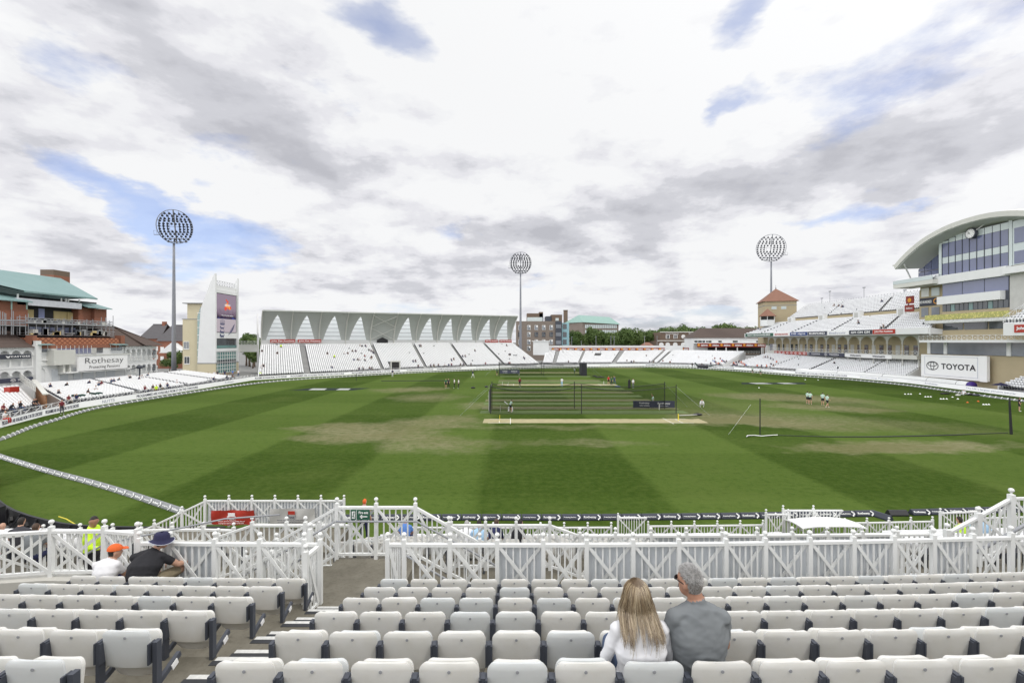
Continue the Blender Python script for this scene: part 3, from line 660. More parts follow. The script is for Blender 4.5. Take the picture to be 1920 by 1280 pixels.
# handrails
def rail(label, pts, r=.022, m='grey_steel', legs=()):
    mb = MB(); mb.smooth = True; mb.tube(pts, r, 8)
    for p in legs: mb.tube([p, (p[0], p[1], p[2] - .95)], r * .9, 6)
    tag(mb.build('handrail', m), label, 'handrail', 'grey tubular handrails of the stairs')
rail('grey handrail along the landing fence and down the right stairs', [(-3.72, 9.62, 5.1), (-2.02, 9.62, 5.1), (-1.35, 9.66, 4.72), (-.6, 9.7, 4.28), (-.1, 9.7, 3.98)])
rail('grey handrail sloping down the left stairs', [(-3.74, 9.6, 5.1), (-4.4, 9.62, 4.7), (-5.1, 9.66, 4.28), (-5.8, 9.7, 3.86), (-6.4, 9.7, 3.5)])
rail('lower grey handrail on the near side of the right stairs', [(-2.15, 8.6, 4.95), (-1.4, 8.6, 4.5), (-.5, 8.6, 3.98), (.2, 8.6, 3.58)])
rail('lower grey handrail on the near side of the left stairs', [(-3.7, 8.7, 4.95), (-4.4, 8.7, 4.52), (-5.4, 8.7, 3.95), (-6.3, 8.7, 3.45)])
rail('grey handrail beside the sitting pair, level at the fence', [(-7.9, 8.3, 4.95), (-7.55, 8.45, 5.15), (-6.0, 9.5, 5.2), (-4.9, 9.6, 5.25)], .018)
rail('thick grey handrail climbing to the right landing', [(9.6, 9.4, 4.55), (11.0, 9.5, 5.25), (12.6, 9.55, 5.27), (14, 9.6, 5.27)], .035)
for x, s in ((.55, 1), (8.2, 1)):
    rail('looped grey rail end behind the near fence at %s' % ('the open bay' if x < 1 else 'the right'), [(x - .8, 9.0, 4.28), (x - .1, 9.0, 4.28), (x, 9.0, 4.2), (x, 9.0, 3.85), (x - .1, 9.0, 3.78), (x - .8, 9.0, 3.78)], .025)
# stairs either side of the landing, cross gangway and lower terrace
def lower():
    mb = MB()
    for s in (1, -1):
        x = -2.05 if s > 0 else -3.75
        for k in range(9):
            xa = x + s * .28 * k; xb = x + s * .28 * (k + 1); z = ZF - .155 * (k + 1)
            mb.box(min(xa, xb), max(xa, xb), 8.4, 9.75, z - .5, z)
    struct(mb.build('stairs', 'terrace', local=True))
    mb = MB(); mb.box(-30, 30, 8.3, 8.38, 0, 4.2); mb.box(-26, -6.3, 8.38, 12.6, 2.7, 3.0); mb.box(-6.3, 24, 8.38, 11.2, 2.5, 2.86); mb.box(-24, 24, 11.2, 11.7, 2.4, 2.84)
    struct(mb.build('gangway', 'terrace', local=True))
    mb = MB(); xs = [-30 + 60 * i / 50 for i in range(51)]; c2 = lambda x: .0016 * x * x
    for j in range(7):
        z = 2.85 - .31 * j; ya = 11.7 + .81 * j - .12; yb = ya + .81 + (.9 if j == 6 else 0)
        mb.grid([[V(x, ya + c2(x), z) for x in xs], [V(x, yb + c2(x), z) for x in xs]]); mb.grid([[V(x, yb + c2(x), z) for x in xs], [V(x, yb + c2(x), z - .31 - (.7 if j == 6 else 0)) for x in xs]])
    struct(mb.build('lower_terrace', 'terrace', local=True))
lower()
LOWER = []
for j in range(7):
    Y = 11.9 + .81 * j; z = 2.85 - .31 * j
    for i in range(-60, 61):
        X = i * .49
        if (-13.4 < X < -5.9 and j >= 1) or (-6.0 < X < -4.6) or (8.3 < X < 9.6) or (-20.3 < X < -19) or (10.2 < X < 14.2 and j >= 5): continue
        if abs(X) < 1.16 * Y + .3: LOWER.append((X, Y + .0016 * X * X, z, 2 * .0016 * X, j, i))
LOWER.sort(key=lambda s: s[0] ** 2 + s[1] ** 2)
def lower_seats():
    n0 = sum(1 for o in D.objects if o.name.startswith('stadium_seat'))
    take = max(0, 300 - n0); rown = ['top row', 'second row down', 'third row down', 'fourth row down', 'fifth row down', 'sixth row down', 'bottom row']
    cnt = {}
    sel = LOWER[:take]
    for X, Y, z, yaw, j, i in sorted(sel, key=lambda s: (s[4], s[5])):
        side = 'right' if X > 0 else 'left'; n = abs(i) if i else 0
        s = dup(SEAT0, (X, Y, z), yaw, 'white tip-up seat in the lower block, %s, %s %s of the picture centre' % (rown[j], ordinal(max(n, 1) - 1 if n else 0), side) if n else 'white tip-up seat in the lower block, %s, at the picture centre' % rown[j], 'white seats of the lower block')
    for X, Y, z, yaw, j, i in LOWER[take:]: SEATS.append((X, Y, z, yaw))
lower_seats()
# fence by the pitch, gate, canopy
def c7(x): return 18.5 + .0016 * x * x
x7 = [-26 + .96 * i for i in range(31)]
fence('low white pitchside fence left of the small gate', [V(x, c7(x), .36) for x in [-4.6 + .96 * i for i in range(10)]], 1.0, ball=.05, nb=7)
fence('low white pitchside fence between the small gate and the canopy', [V(x, c7(x), .4) for x in (5.55, 6.5, 7.45, 8.4, 9.35, 10.3)], 1.0, nb=7)
fence('low white pitchside fence right of the canopy', [V(x, c7(x), .42) for x in (13.75, 14.7, 15.65, 16.6, 17.55)], 1.0, nb=7)
fence('taller white gate fence near the right end of the pitchside', [V(17.6, 18.7, .42), V(19.4, 18.9, .42)], 1.45, nb=12)
fence('low white pitchside fence seen through the right stairs', [V(x, c7(x) + .2, .42) for x in (19.5, 20.5, 21.5, 22.5, 23.5, 24.5)], 1.0, nb=7)
fence('small white gate with crossed braces in the pitchside fence', [V(4.3, 18.45, .4), V(5.5, 18.45, .4)], 1.38, nb=11, ball=.035, name='white_gate')
fence('taller white fence panel left of the canopy', [V(10.3, 18.45, .5), V(11.2, 18.45, .5)], 1.42, nb=8)
fence('taller white fence behind the canopy', [V(11.2, 18.8, .5), V(12.45, 18.8, .5), V(13.7, 18.8, .5)], 1.45, nb=9)
mb = MB(); mb.smooth = True; rows = []
for i in range(9):
    u = i / 8; y = 17.6 + 1.0 * u; rows.append([V(11.25 - .25 * u + 2.5 * v, y, 1.62 + .30 * math.sin(math.pi * (.15 + .8 * u)) * (1 - abs(2 * v - 1) ** 3 * .6)) for v in [k / 8 for k in range(9)]])
mb.grid(rows); mb.grid([[p - V(0, 0, .03) for p in r[::-1]] for r in rows]); mb.smooth = False
for x, y in ((11.3, 17.65), (13.6, 17.65), (11.1, 18.5), (13.5, 18.5)): mb.tube([(x, y, .4), (x, y, 1.66)], .03, 6)
tag(mb.build('canopy', 'white_paint'), 'low white curved canopy over the players entrance at the near boundary', 'canopy')
# lower vomitory parapet with the two banners
pb = [V(-13.6, 15.6, 1.1), V(-12.5, 15.9, 1.55), V(-11.75, 16.2, 1.9), V(-11.1, 16.45, 2.2)]
fence('white fence sloping down to the left of the two banners', pb, .95, nb=7)
pc = [V(-11.1 + .835 * i, 16.5, 2.2) for i in range(7)]
BF = fence('white solid-backed fence carrying the red and the white banner', pc, .95, nb=7, backing=(0, 1, 2, 3, 4, 5))
mb = MB(); mb.box(-13.5, -5.9, 14.6, 16.5, 1.6, 2.15); struct(mb.build('platform', 'terrace'))
def banner(label, xa, xb, za, zb, m_, sag, mats):
    t_ = thing('banner', label, 'banner', (xa, 16.4, za)); mb = MB(); mb.smooth = True; rows = []
    for i in range(7):
        v = i / 6; rows.append([V(xa + (xb - xa) * u, 16.38 - .03 * math.sin(u * 9 + v * 4) - .02 * math.sin(u * 23), zb + (za - zb) * v - sag * math.sin(math.pi * u) * (v * .6 + .2)) for u in [k / 24 for k in range(25)]])
    mb.grid(rows); mb.grid([[p + V(0, .006, 0) for p in r[::-1]] for r in rows]); mb.build('cloth', m_, t_)
    c = V((xa + xb) / 2, 16.32, (za + zb) / 2); r_ = V(1, 0, 0)
    mb = MB(); mb.box(c.x - .12, c.x + .12, 16.31, 16.33, zb - .2, zb - .08); mb.build('badge', mats[1], t_)
    text('Psst!', (c.x, 16.31, c.z + .0), r_, .3, .14, mats[0], t_)
    text('Please do not move while play is', (c.x, 16.31, c.z - .12), r_, 1.0 * (xb - xa) / 1.6, .045, mats[0], t_)
    text('in progress, wait for the end of the over', (c.x, 16.31, c.z - .19), r_, .95 * (xb - xa) / 1.6, .045, mats[0], t_)
banner('red banner with white writing tied to the fence', -10.82, -9.3, 2.32, 2.83, 'banner_red', .02, ('white_ink', 'white_ink'))
banner('white banner with red badge sagging on the fence', -8.72, -7.1, 2.33, 2.9, 'dirty_white', .07, ('ink', 'banner_red'))
# fire exit sign
t_ = thing('exit_sign', 'green fire exit sign with white arrow on the landing fence', 'sign', (-3.1, 9.66, 4.9))
mb = MB(); mb.box(-3.42, -3.02, 9.655, 9.675, 5.12, 5.33); mb.build('plate', 'banner_green', t_)
mb = MB(); text('Fire exit', (-3.15, 9.65, 5.275), (1, 0, 0), .2, .05, None, raw=mb, bold=.01); mb.bar((-3.07, 9.65, 5.19), (-3.21, 9.65, 5.19), .01, .018); mb.bar((-3.22, 9.65, 5.19), (-3.18, 9.65, 5.225), .01, .018); mb.bar((-3.22, 9.65, 5.19), (-3.18, 9.65, 5.155), .01, .018)
mb.box(-3.302, -3.296, 9.648, 9.656, 5.12, 5.33); mb.box(-3.395, -3.325, 9.648, 9.656, 5.15, 5.3); mb.build('lettering', 'white_ink', t_)
mb = MB(); mb.ball((-3.35, 9.645, 5.275), .014, 8, 6); mb.bar((-3.35, 9.645, 5.26), (-3.365, 9.645, 5.21), .012); mb.bar((-3.365, 9.645, 5.21), (-3.34, 9.645, 5.17), .01); mb.bar((-3.365, 9.645, 5.21), (-3.39, 9.645, 5.19), .01); mb.build('running_figure', 'banner_green', t_)
# back of the LED boards bottom left
def led_back():
    pts = smooth_path([V(-34, 29.5, 0), V(-30, 25.9, 0), V(-26.6, 23.4, 0), V(-23.8, 21.7, 0), V(-21, 20.5, 0), V(-19, 19.95, 0), V(-16.5, 19.75, 0), V(-12.5, 19.75, 0)], 2)
    t_ = thing('perimeter_board', 'black back of the near boundary boards curving out of the left edge', 'advertising board', pts[4])
    mb = MB()
    for i in range(len(pts) - 1):
        p, q = pts[i], pts[i + 1]; d = (q - p).normalized(); n = V(-d.y, d.x, 0)
        mb.prism([p, q, q + V(0, 0, .85), p + V(0, 0, .85)], n * .1)
        m_ = (p + q) / 2; mb.bar(m_ - n * .03, m_ - n * .03 + V(0, 0, .8), .12, .06, up=n); mb.bar(m_ - n * .03 + V(0, 0, .7), m_ - n * .55 + V(0, 0, .02), .05)
        mb.bar(m_ - n * .05 + d * .5 + V(0, 0, .3), m_ - n * .05 + d * .8 + V(0, 0, .5), .1, .2)
    mb.build('board_back', 'black', t_)
    mb = MB(); mb.prism([(-25.6, 20.2, 0), (-23.8, 20.2, 0), (-23.8, 20.2, 1.2), (-24.2, 20.2, 1.45), (-25.4, 20.2, 1.45)], (0, 1.2, 0)); mb.box(-25.4, -24, 20.15, 20.2, .3, .9)
    for x in (-25.3, -24.1):
        mb.tube([(x, 20.1, .14), (x, 20.22, .14)], .14, 12)
    tag(mb.build('equipment_case', 'black'), 'black equipment case behind the boards at the left edge', 'equipment case')
    mb = MB(); mb.tube([G(110, 968), G(125, 973), G(140, 982), G(152, 990)], .03, 6); tag(mb.build('hose', 'yellow_plastic'), 'thin yellow cable on the grass behind the black boards', 'cable')
led_back()
# ================================================================ STANDS
def lerp(a, b, u): return a + (b - a) * u
class Path2:
    def __init__(s, pts):
        s.p = [Vector((q[0], q[1], 0)) for q in pts]; s.l = [0]
        for a, b in zip(s.p, s.p[1:]): s.l.append(s.l[-1] + (b - a).length)
        s.L = s.l[-1]
    def at(s, d):
        d = min(max(d, 0), s.L - 1e-6); i = max(k for k in range(len(s.p) - 1) if s.l[k] <= d)
        return lerp(s.p[i], s.p[i + 1], (d - s.l[i]) / (s.l[i + 1] - s.l[i]))
mat('pale_tread', (.55, .55, .54), .8, .1, .6)
def tier(name, label, front, back, rows, z0, z1, aisles=(), holes=(), pitch=.5, mats=('step_grey', 'white_wall'), parent=None, wall_h=.0, first=.9):
    """stepped seating ruled between a front line and a back line; aisles are (u0,u1) fractions; holes (u0,u1,row0,row1)"""
    A, B = Path2(front), Path2(back); t_ = parent or thing(name, label, 'stand', A.at(A.L / 2) + V(0, 0, 0)); mb = MB(); n = max(8, int(A.L / 4))
    def pt(u, r): return lerp(A.at(u * A.L), B.at(u * B.L), r / rows)
    for r in range(rows):
        z = lerp(z0, z1, r / max(1, rows - 1)); zn = lerp(z0, z1, (r - 1) / max(1, rows - 1)) if r else 0.0 if z0 < 2 else z0 - .5
        a = [pt(i / n, r) for i in range(n + 1)]; b = [pt(i / n, r + 1) for i in range(n + 1)]
        mb.grid([[V(p.x, p.y, z) for p in a], [V(p.x, p.y, z) for p in b]]); mb.grid([[V(p.x, p.y, zn) for p in a], [V(p.x, p.y, z) for p in a]])
    for u in (0, 1):      # side walls
        poly = []
        for r in range(rows + 1):
            p = pt(u, r); z = lerp(z0, z1, min(r, rows - 1) / max(1, rows - 1)); poly.append(V(p.x, p.y, z + .35))
        p0, p1 = pt(u, 0), pt(u, rows); zb = 0 if z0 < 2 else z0 - 1.2
        along = (A.at(A.L) - A.at(0)).normalized() * (.2 if u else -.2)
        mb.mat(1); mb.prism([V(p0.x, p0.y, zb)] + poly + [V(p1.x, p1.y, zb if z0 < 2 else z1 - 1.2)], along); mb.mat(0)
    # painted aisle stairs
    mb.mat(2)
    for (u0, u1) in aisles:
        for r in range(rows):
            z = lerp(z0, z1, r / max(1, rows - 1)); p, q, p2, q2 = pt(u0, r + .05), pt(u1, r + .05), pt(u0, r + .45), pt(u1, r + .45)
            mb.add([V(p.x, p.y, z + .16), V(q.x, q.y, z + .16), V(q2.x, q2.y, z + .16), V(p2.x, p2.y, z + .16), V(p.x, p.y, z), V(q.x, q.y, z)], [(0, 1, 2, 3), (4, 5, 1, 0)])
    mb.build('seating_steps', [mats[0], mats[1], 'pale_tread'], t_)
    for r in range(rows):
        z = lerp(z0, z1, r / max(1, rows - 1)); a, b = pt(0, r + .45), pt(1, r + .45); N = int(A.L * .5 / pitch + B.L * .5 / pitch)
        for i in range(N):
            u = (i + .5) / N
            if any(u0 < u < u1 for u0, u1 in aisles) or any(h[0] < u < h[1] and h[2] <= r < h[3] for h in holes): continue
            p = pt(u, r + .45); q = pt(min(u + .02, 1), r + .45); p_ = pt(max(u - .02, 0), r + .45); d = q - p_
            if rnd.random() < .004: continue
            SEATS.append((p.x, p.y, z, math.atan2(d.y, d.x) + math.pi))
    return t_, pt
def picket(mb, p, q, h=1.0, n=None, r=.03):
    p, q = Vector(p), Vector(q); L = (q - p).length; mb.bar(p + V(0, 0, h), q + V(0, 0, h), .05); mb.bar(p + V(0, 0, .08), q + V(0, 0, .08), .05)
    n = n or max(1, int(L / 1.1))
    for i in range(n + 1): a = lerp(p, q, i / n); mb.bar(a, a + V(0, 0, h), .05)
    for i in range(n):
        a, b = lerp(p, q, i / n), lerp(p, q, (i + 1) / n); mb.bar(a + V(0, 0, .1), b + V(0, 0, h), .03); mb.bar(b + V(0, 0, .1), a + V(0, 0, h), .03)
def front_fence(label, pts, z=0, h=1.0):
    mb = MB()
    for a, b in zip(pts, pts[1:]): picket(mb, V(a[0], a[1], z), V(b[0], b[1], z), h, max(1, int((Vector(b[:2]) - Vector(a[:2])).length / 1.4)))
    return tag(mb.build('railing', 'white_paint'), label, 'railing', 'white railings in front of the far seating')
def off_path(pts, d):
    out = []
    for i, p in enumerate(pts):
        a, b = pts[max(i - 1, 0)], pts[min(i + 1, len(pts) - 1)]; t_ = (b - a).normalized(); n = V(-t_.y, t_.x, 0)
        if n.dot(p - V(12, 92, 0)) < 0: n = -n
        out.append(p + n * d)
    return out
# ---- left enclosure in front of the old pavilion
XL = -73.0
bp = off_path(BOARD[1:8], 1.5)
lf = [bp[2] + V(0, 0, 0), bp[3], bp[4], bp[5] + V(-1.5, -3, 0)]
lf[0] = V(-59.3, 60.5, 0)
tier('seating_block', 'white seating block in front of the old pavilion on the left', lf, [V(XL + .3, 69.5, 0), V(XL + .3, 80, 0), V(XL + .3, 92, 0), V(XL + .3, 101, 0)], 16, .45, 1.75, aisles=((.27, .30), (.55, .58), (.8, .83)))
tier('seating_block', 'white seats at the far left edge below the sloping brown hoarding', [V(-56.5, 44, 0), V(-59.6, 57, 0)], [V(XL, 52, 0), V(XL + .3, 67.0, 0)], 15, .45, 1.75)
front_fence('white railing along the left boundary boards', [(p.x, p.y) for p in [V(-54.5, 46, 0)] + off_path(BOARD[2:7], 1.2)], .1)
mb = MB(); mb.prism([(-58.6, 57.2, .2), (-58.6, 57.2, 2.2), (XL + 2, 67.8, 3.1), (XL + 2, 67.8, .2)], (0, 0.15, 0)); tag(mb.build('hoarding', 'wood'), 'brown wooden side wall between the left seating blocks', 'side wall')
mb = MB(); mb.bar((-58.4, 57.0, 2.3), (XL + 2, 67.6, 3.2), .5, .14); picket(mb, (-62, 59.2, 2.4), (XL + 1, 66.6, 3.2), 1.0); tag(mb.build('coping_railing', 'off_white'), 'pale coping and railing above the brown side wall', 'railing')
# ---- far stand with the wing canopy
WL, WR = V(-70, 127, 0), V(-.5, 172, 0); wd = (WR - WL).normalized(); wn = V(wd.y, -wd.x, 0)
FN = [V(-59.2, 106.5, 0), V(-53.6, 112.2, 0), V(-44, 122.5, 0), V(-32, 136.5, 0), V(-16.5, 149, 0), V(-1, 157.5, 0), V(9.6, 161.5, 0)]
FP = Path2(FN); FN2 = [FP.at(FP.L * i / 12) for i in range(13)]
Wp = [lerp(WL, WR, i / 12) + wn * 1.2 for i in range(13)]
WT, wpt = tier('grandstand', 'long white grandstand with a grey curved wing canopy and triangular windows', FN2, Wp, 25, .7, 7.6,
     aisles=((.117, .132), (.358, .371), (.523, .536), (.683, .696), (.843, .856)), holes=((.0, .35, 24, 25), (.395, .425, 0, 6)), pitch=.52)
def pane_mat():
    m = D.materials.new('sky_pane'); m.use_nodes = True; q = NT(m.node_tree); M['sky_pane'] = m; n = q.noise(q.n('ShaderNodeTexCoord').outputs['Object'], .4, 3)
    c = q.mix(n, (.95, .97, .97), (.80, .86, .86)); tr = q.n('ShaderNodeBsdfTranslucent', {0: c}); d = q.n('ShaderNodeBsdfDiffuse', {0: c})
    q.n('ShaderNodeOutputMaterial', {0: q.n('ShaderNodeMixShader', {0: .78, 1: d.outputs[0], 2: tr.outputs[0]}).outputs[0]})
pane_mat()
def wing():
    def prof(v):        # v 0 bottom .. 1 lip : outward lean (m), height
        return 1.0 + 4.6 * v ** 1.9, 9.3 + 8.0 * v
    nb = 11; base = lambda u: lerp(WL, WR, u)
    hx = lambda u: lerp(0.0, .9, u)
    def S(u, v, off=0.0):
        o, z = prof(v); return base(u) + wn * (o - 1.0 + off) + V(0, 0, z + hx(u) * v)
    mb = MB(); mb.smooth = True
    # shell with triangular openings: per bay two columns of panels either side of the triangle
    nv = 10
    for b in range(nb):
        u0, u1 = b / nb, (b + 1) / nb; um = (u0 + u1) / 2
        if b == 4: mb.grid([[S(u, v) for u in (u0, um, u1)] for v in [k / nv for k in range(nv + 1)]]); continue
        def half(v):      # half width of the opening at height v
            w_ = (.86 - v) / .86
            return max(0.0, w_ ** .75 * .345) / nb if v < .86 else 0.0
        vv = [k / nv * .86 for k in range(nv + 1)] + [.93, 1.0]
        mb.grid([[S(u0, v), S(um - half(v), v)] for v in vv]); mb.grid([[S(um + half(v), v), S(u1, v)] for v in vv])
    mb.smooth = False
    mb.grid([[S(0, v, 0), S(0, v, -.7)] for v in [k / 8 for k in range(9)]]); mb.grid([[S(1, v, 0), S(1, v, -.7)] for v in [k / 8 for k in range(9)]])
    mb.bar(S(0, 1), S(1, 1), .5, .35)
    for _i in range(len(mb.sm)): mb.sm[_i] = False
    mb.build('canopy_shell', 'canopy_grey', WT)
    for b in range(nb):
        if b == 4: continue
        gl = MB(); br = MB()
        um = (b + .5) / nb
        def half(v): return max(0.0, ((.86 - v) / .86) ** .75 * .345) / nb
        vv = [k / nv * .86 for k in range(nv + 1)]
        gl.grid([[S(um - half(v), v, -.12), S(um + half(v), v, -.12)] for v in vv])
        for k in range(6):
            v = k / 6 * .86; br.bar(S(um - half(v), v, -.05), S(um + half(v), v, -.05), .1, .12)
        gw = gl.build('window', 'sky_pane', WT); br.build('window_bars', 'mid_grey', gw)
    for i in range(nb + 1):
        mb = MB(); pts = [S(i / nb, v, .35) for v in [k / 8 for k in range(9)]]; mb.tube(pts, [.14 + .1 * math.sin(math.pi * k / 8) for k in range(9)], 6); mb.tube([base(i / nb) + wn * .5 + V(0, 0, 7.4), pts[0]], .16, 6)
        mb.build('rib', 'off_white', WT)
    mb = MB(); a, b = 4 / nb, 5 / nb
    for (p, q) in ((S(a, .9, .4), S(b, .5, .4)), (S(b, .9, .4), S(a, .5, .4)), (S(a, .45, .4), S(b, .02, .4)), (S(b, .45, .4), S(a, .02, .4))): mb.tube([p, q], .1, 6)
    mb.build('cross_brace', 'off_white', WT)
    mb = MB(); mb.prism([WL + V(0, 0, 0), WR, WR + V(0, 0, 9.4), WL + V(0, 0, 9.4)], -wn * .4); mb.prism([WL - wd * .5, WL - wd * .5 - wn * 3, WL - wd * .5 - wn * 3 + V(0, 0, 16.8), WL - wd * .5 + V(0, 0, 9.6), ], -wd * .35); mb.build('back_wall', 'white_wall', WT)
    mb = MB(); c = S(4.5 / nb, -.0) + wn * .3; r_ = wd
    p = c - r_ * 1.7 + V(0, 0, -1.5); mb.prism([p, p + r_ * 3.4, p + r_ * 3.4 + V(0, 0, 1.6), p + r_ * 1.7 + V(0, 0, 2.4), p + V(0, 0, 1.6)], wn * .5); mb.build('control_booth', 'black', WT)
    mb = MB(); q = base(.0) + wn * 2.0; picket(mb, q + V(0, 0, 7.6), lerp(base(0), base(.36), 1) + wn * 2.0 + V(0, 0, 7.6), 1.0, 22); mb.build('railing', 'white_paint', WT)
    # sponsor banners
    for k, (u, ws) in enumerate(((.065, .062), (.15, .062))):
        c = base(u) + wn * .62 + V(0, 0, 9.0); W_ = 82 * .078
        t_ = thing('sponsor_banner', 'red auction banner on the wing stand wall, %s at its left end' % ('first' if k == 0 else 'second'), 'banner', c, group='red auction banners')
        mb = MB(); mb.prism([c - wd * W_ / 2 - V(0, 0, .5), c + wd * W_ / 2 - V(0, 0, .5), c + wd * W_ / 2 + V(0, 0, .5), c - wd * W_ / 2 + V(0, 0, .5)], wn * .06); mb.build('sheet', 'banner_red', t_)
        text('John Pye Auctions', c + wn * .1, wd, W_ * .92, .62, 'white_ink', t_, .02)
    for k, u in enumerate((.895, .968)):
        c = base(u) + wn * .62 + V(0, 0, 9.0); W_ = 82 * .066
        t_ = thing('sponsor_banner', 'red auction banner on the wing stand wall, %s at its right end' % ('inner' if k == 0 else 'outer'), 'banner', c, group='red auction banners')
        mb = MB(); mb.prism([c - wd * W_ / 2 - V(0, 0, .5), c + wd * W_ / 2 - V(0, 0, .5), c + wd * W_ / 2 + V(0, 0, .5), c - wd * W_ / 2 + V(0, 0, .5)], wn * .06); mb.build('sheet', 'banner_red', t_)
        text('John Pye Auctions', c + wn * .1, wd, W_ * .92, .62, 'white_ink', t_, .02)
    # vomitory opening
    p = wpt(.41, 3); mb = MB(); nrm = wn
    for (du, dz, w_, h_, m_) in ((0, 1.0, 2.0, 2.3, 0),):
        mb.prism([p - wd * 1.1 + nrm * 2.3 + V(0, 0, .6), p + wd * 1.1 + nrm * 2.3 + V(0, 0, .6), p + wd * 1.1 + nrm * 2.3 + V(0, 0, 2.9), p - wd * 1.1 + nrm * 2.3 + V(0, 0, 2.9)], nrm * .05)
        mb.mat(1); mb.bar(p - wd * 1.3 + nrm * 2.3, p - wd * 1.3 + nrm * 2.3 + V(0, 0, 3.1), .3); mb.bar(p + wd * 1.3 + nrm * 2.3, p + wd * 1.3 + nrm * 2.3 + V(0, 0, 3.1), .3); mb.bar(p - wd * 1.4 + nrm * 2.3 + V(0, 0, 3.1), p + wd * 1.4 + nrm * 2.3 + V(0, 0, 3.1), .3)
    mb.build('doorway', ['interior', 'off_white'], WT)
    # white sightscreen box to the right of the stand
    mb = MB(); a = P(1000, 640, 182); b = P(1029, 640, 182); mb.box(a.x, b.x, 182, 184, 3.5, 8.9); mb.box(a.x - .5, b.x + .4, 181.8, 184.2, 8.9, 9.2); tag(mb.build('screen_box', 'white_wall'), 'plain white box screen standing right of the wing stand', 'screen')
wing()
front_fence('white railing in front of the wing stand', [(p.x, p.y) for p in off_path(BOARD[6:12], 1.3)], .1)
# ---- low seating on the far right
HF = [(11.5, 166.5), (22, 167.5), (48, 170.5), (62, 163), (70, 151)]
HB = [(14, 186), (30, 187.5), (52, 189), (70, 186), (86, 168)]
HT, hpt = tier('seating_block', 'low white seating block at the far end below the red sponsor strip', [V(*p, 0) for p in HF], [V(*p, 0) for p in HB], 18, .7, 4.6, aisles=((.05, .07), (.19, .205), (.385, .41), (.60, .615), (.64, .655)), holes=((.26, .30, 9, 13),), pitch=.52)
front_fence('white railing in front of the low far seating', [(p.x, p.y) for p in off_path(BOARD[11:16], 1.3)], .1)
def hound():
    mb = MB(); pts = [V(x, y + .6, 0) for x, y in HB[:4]]
    for a, b in zip(pts, pts[1:]): mb.prism([a, b, b + V(0, 0, 7.2), a + V(0, 0, 7.2)], V(0, .5, 0))
    mb.build('back_wall', 'white_wall', HT)
    a, b = pts[0], pts[2]; t_ = thing('sponsor_banner', 'long thin red strip of repeated sponsor names on the far wall', 'banner', lerp(a, b, .5) + V(0, -.3, 5.4))
    mb = MB(); L = (b - a).length; d = (b - a).normalized(); A = P(1034, 655, 186.5); B = P(1293, 655, 187.5)
    A = V(A.x, 186.2, 0); B = V(B.x, 188.2, 0); d = (B - A).normalized(); L = (B - A).length
    mb.prism([A + V(0, 0, 5.2), B + V(0, 0, 5.2), B + V(0, 0, 6.3), A + V(0, 0, 6.3)], V(0, -.1, 0)); mb.build('strip', 'banner_maroon', t_)
    mt = MB(); n = 18
    for i in range(n):
        c = A + d * (L * (i + .6) / n) + V(0, -.16, 5.75); text('dafabet', c, d, L / n * .6, .62, None, raw=mt, bold=.02, depth=.03)
        e = c - d * (L / n * .42); bl = MB(); bl.ball(e, .38, 8, 6, (1, .2, 1)); bl.build('badge', 'ball_orange', t_)
    mt.build('lettering', 'white_ink', t_)
hound()
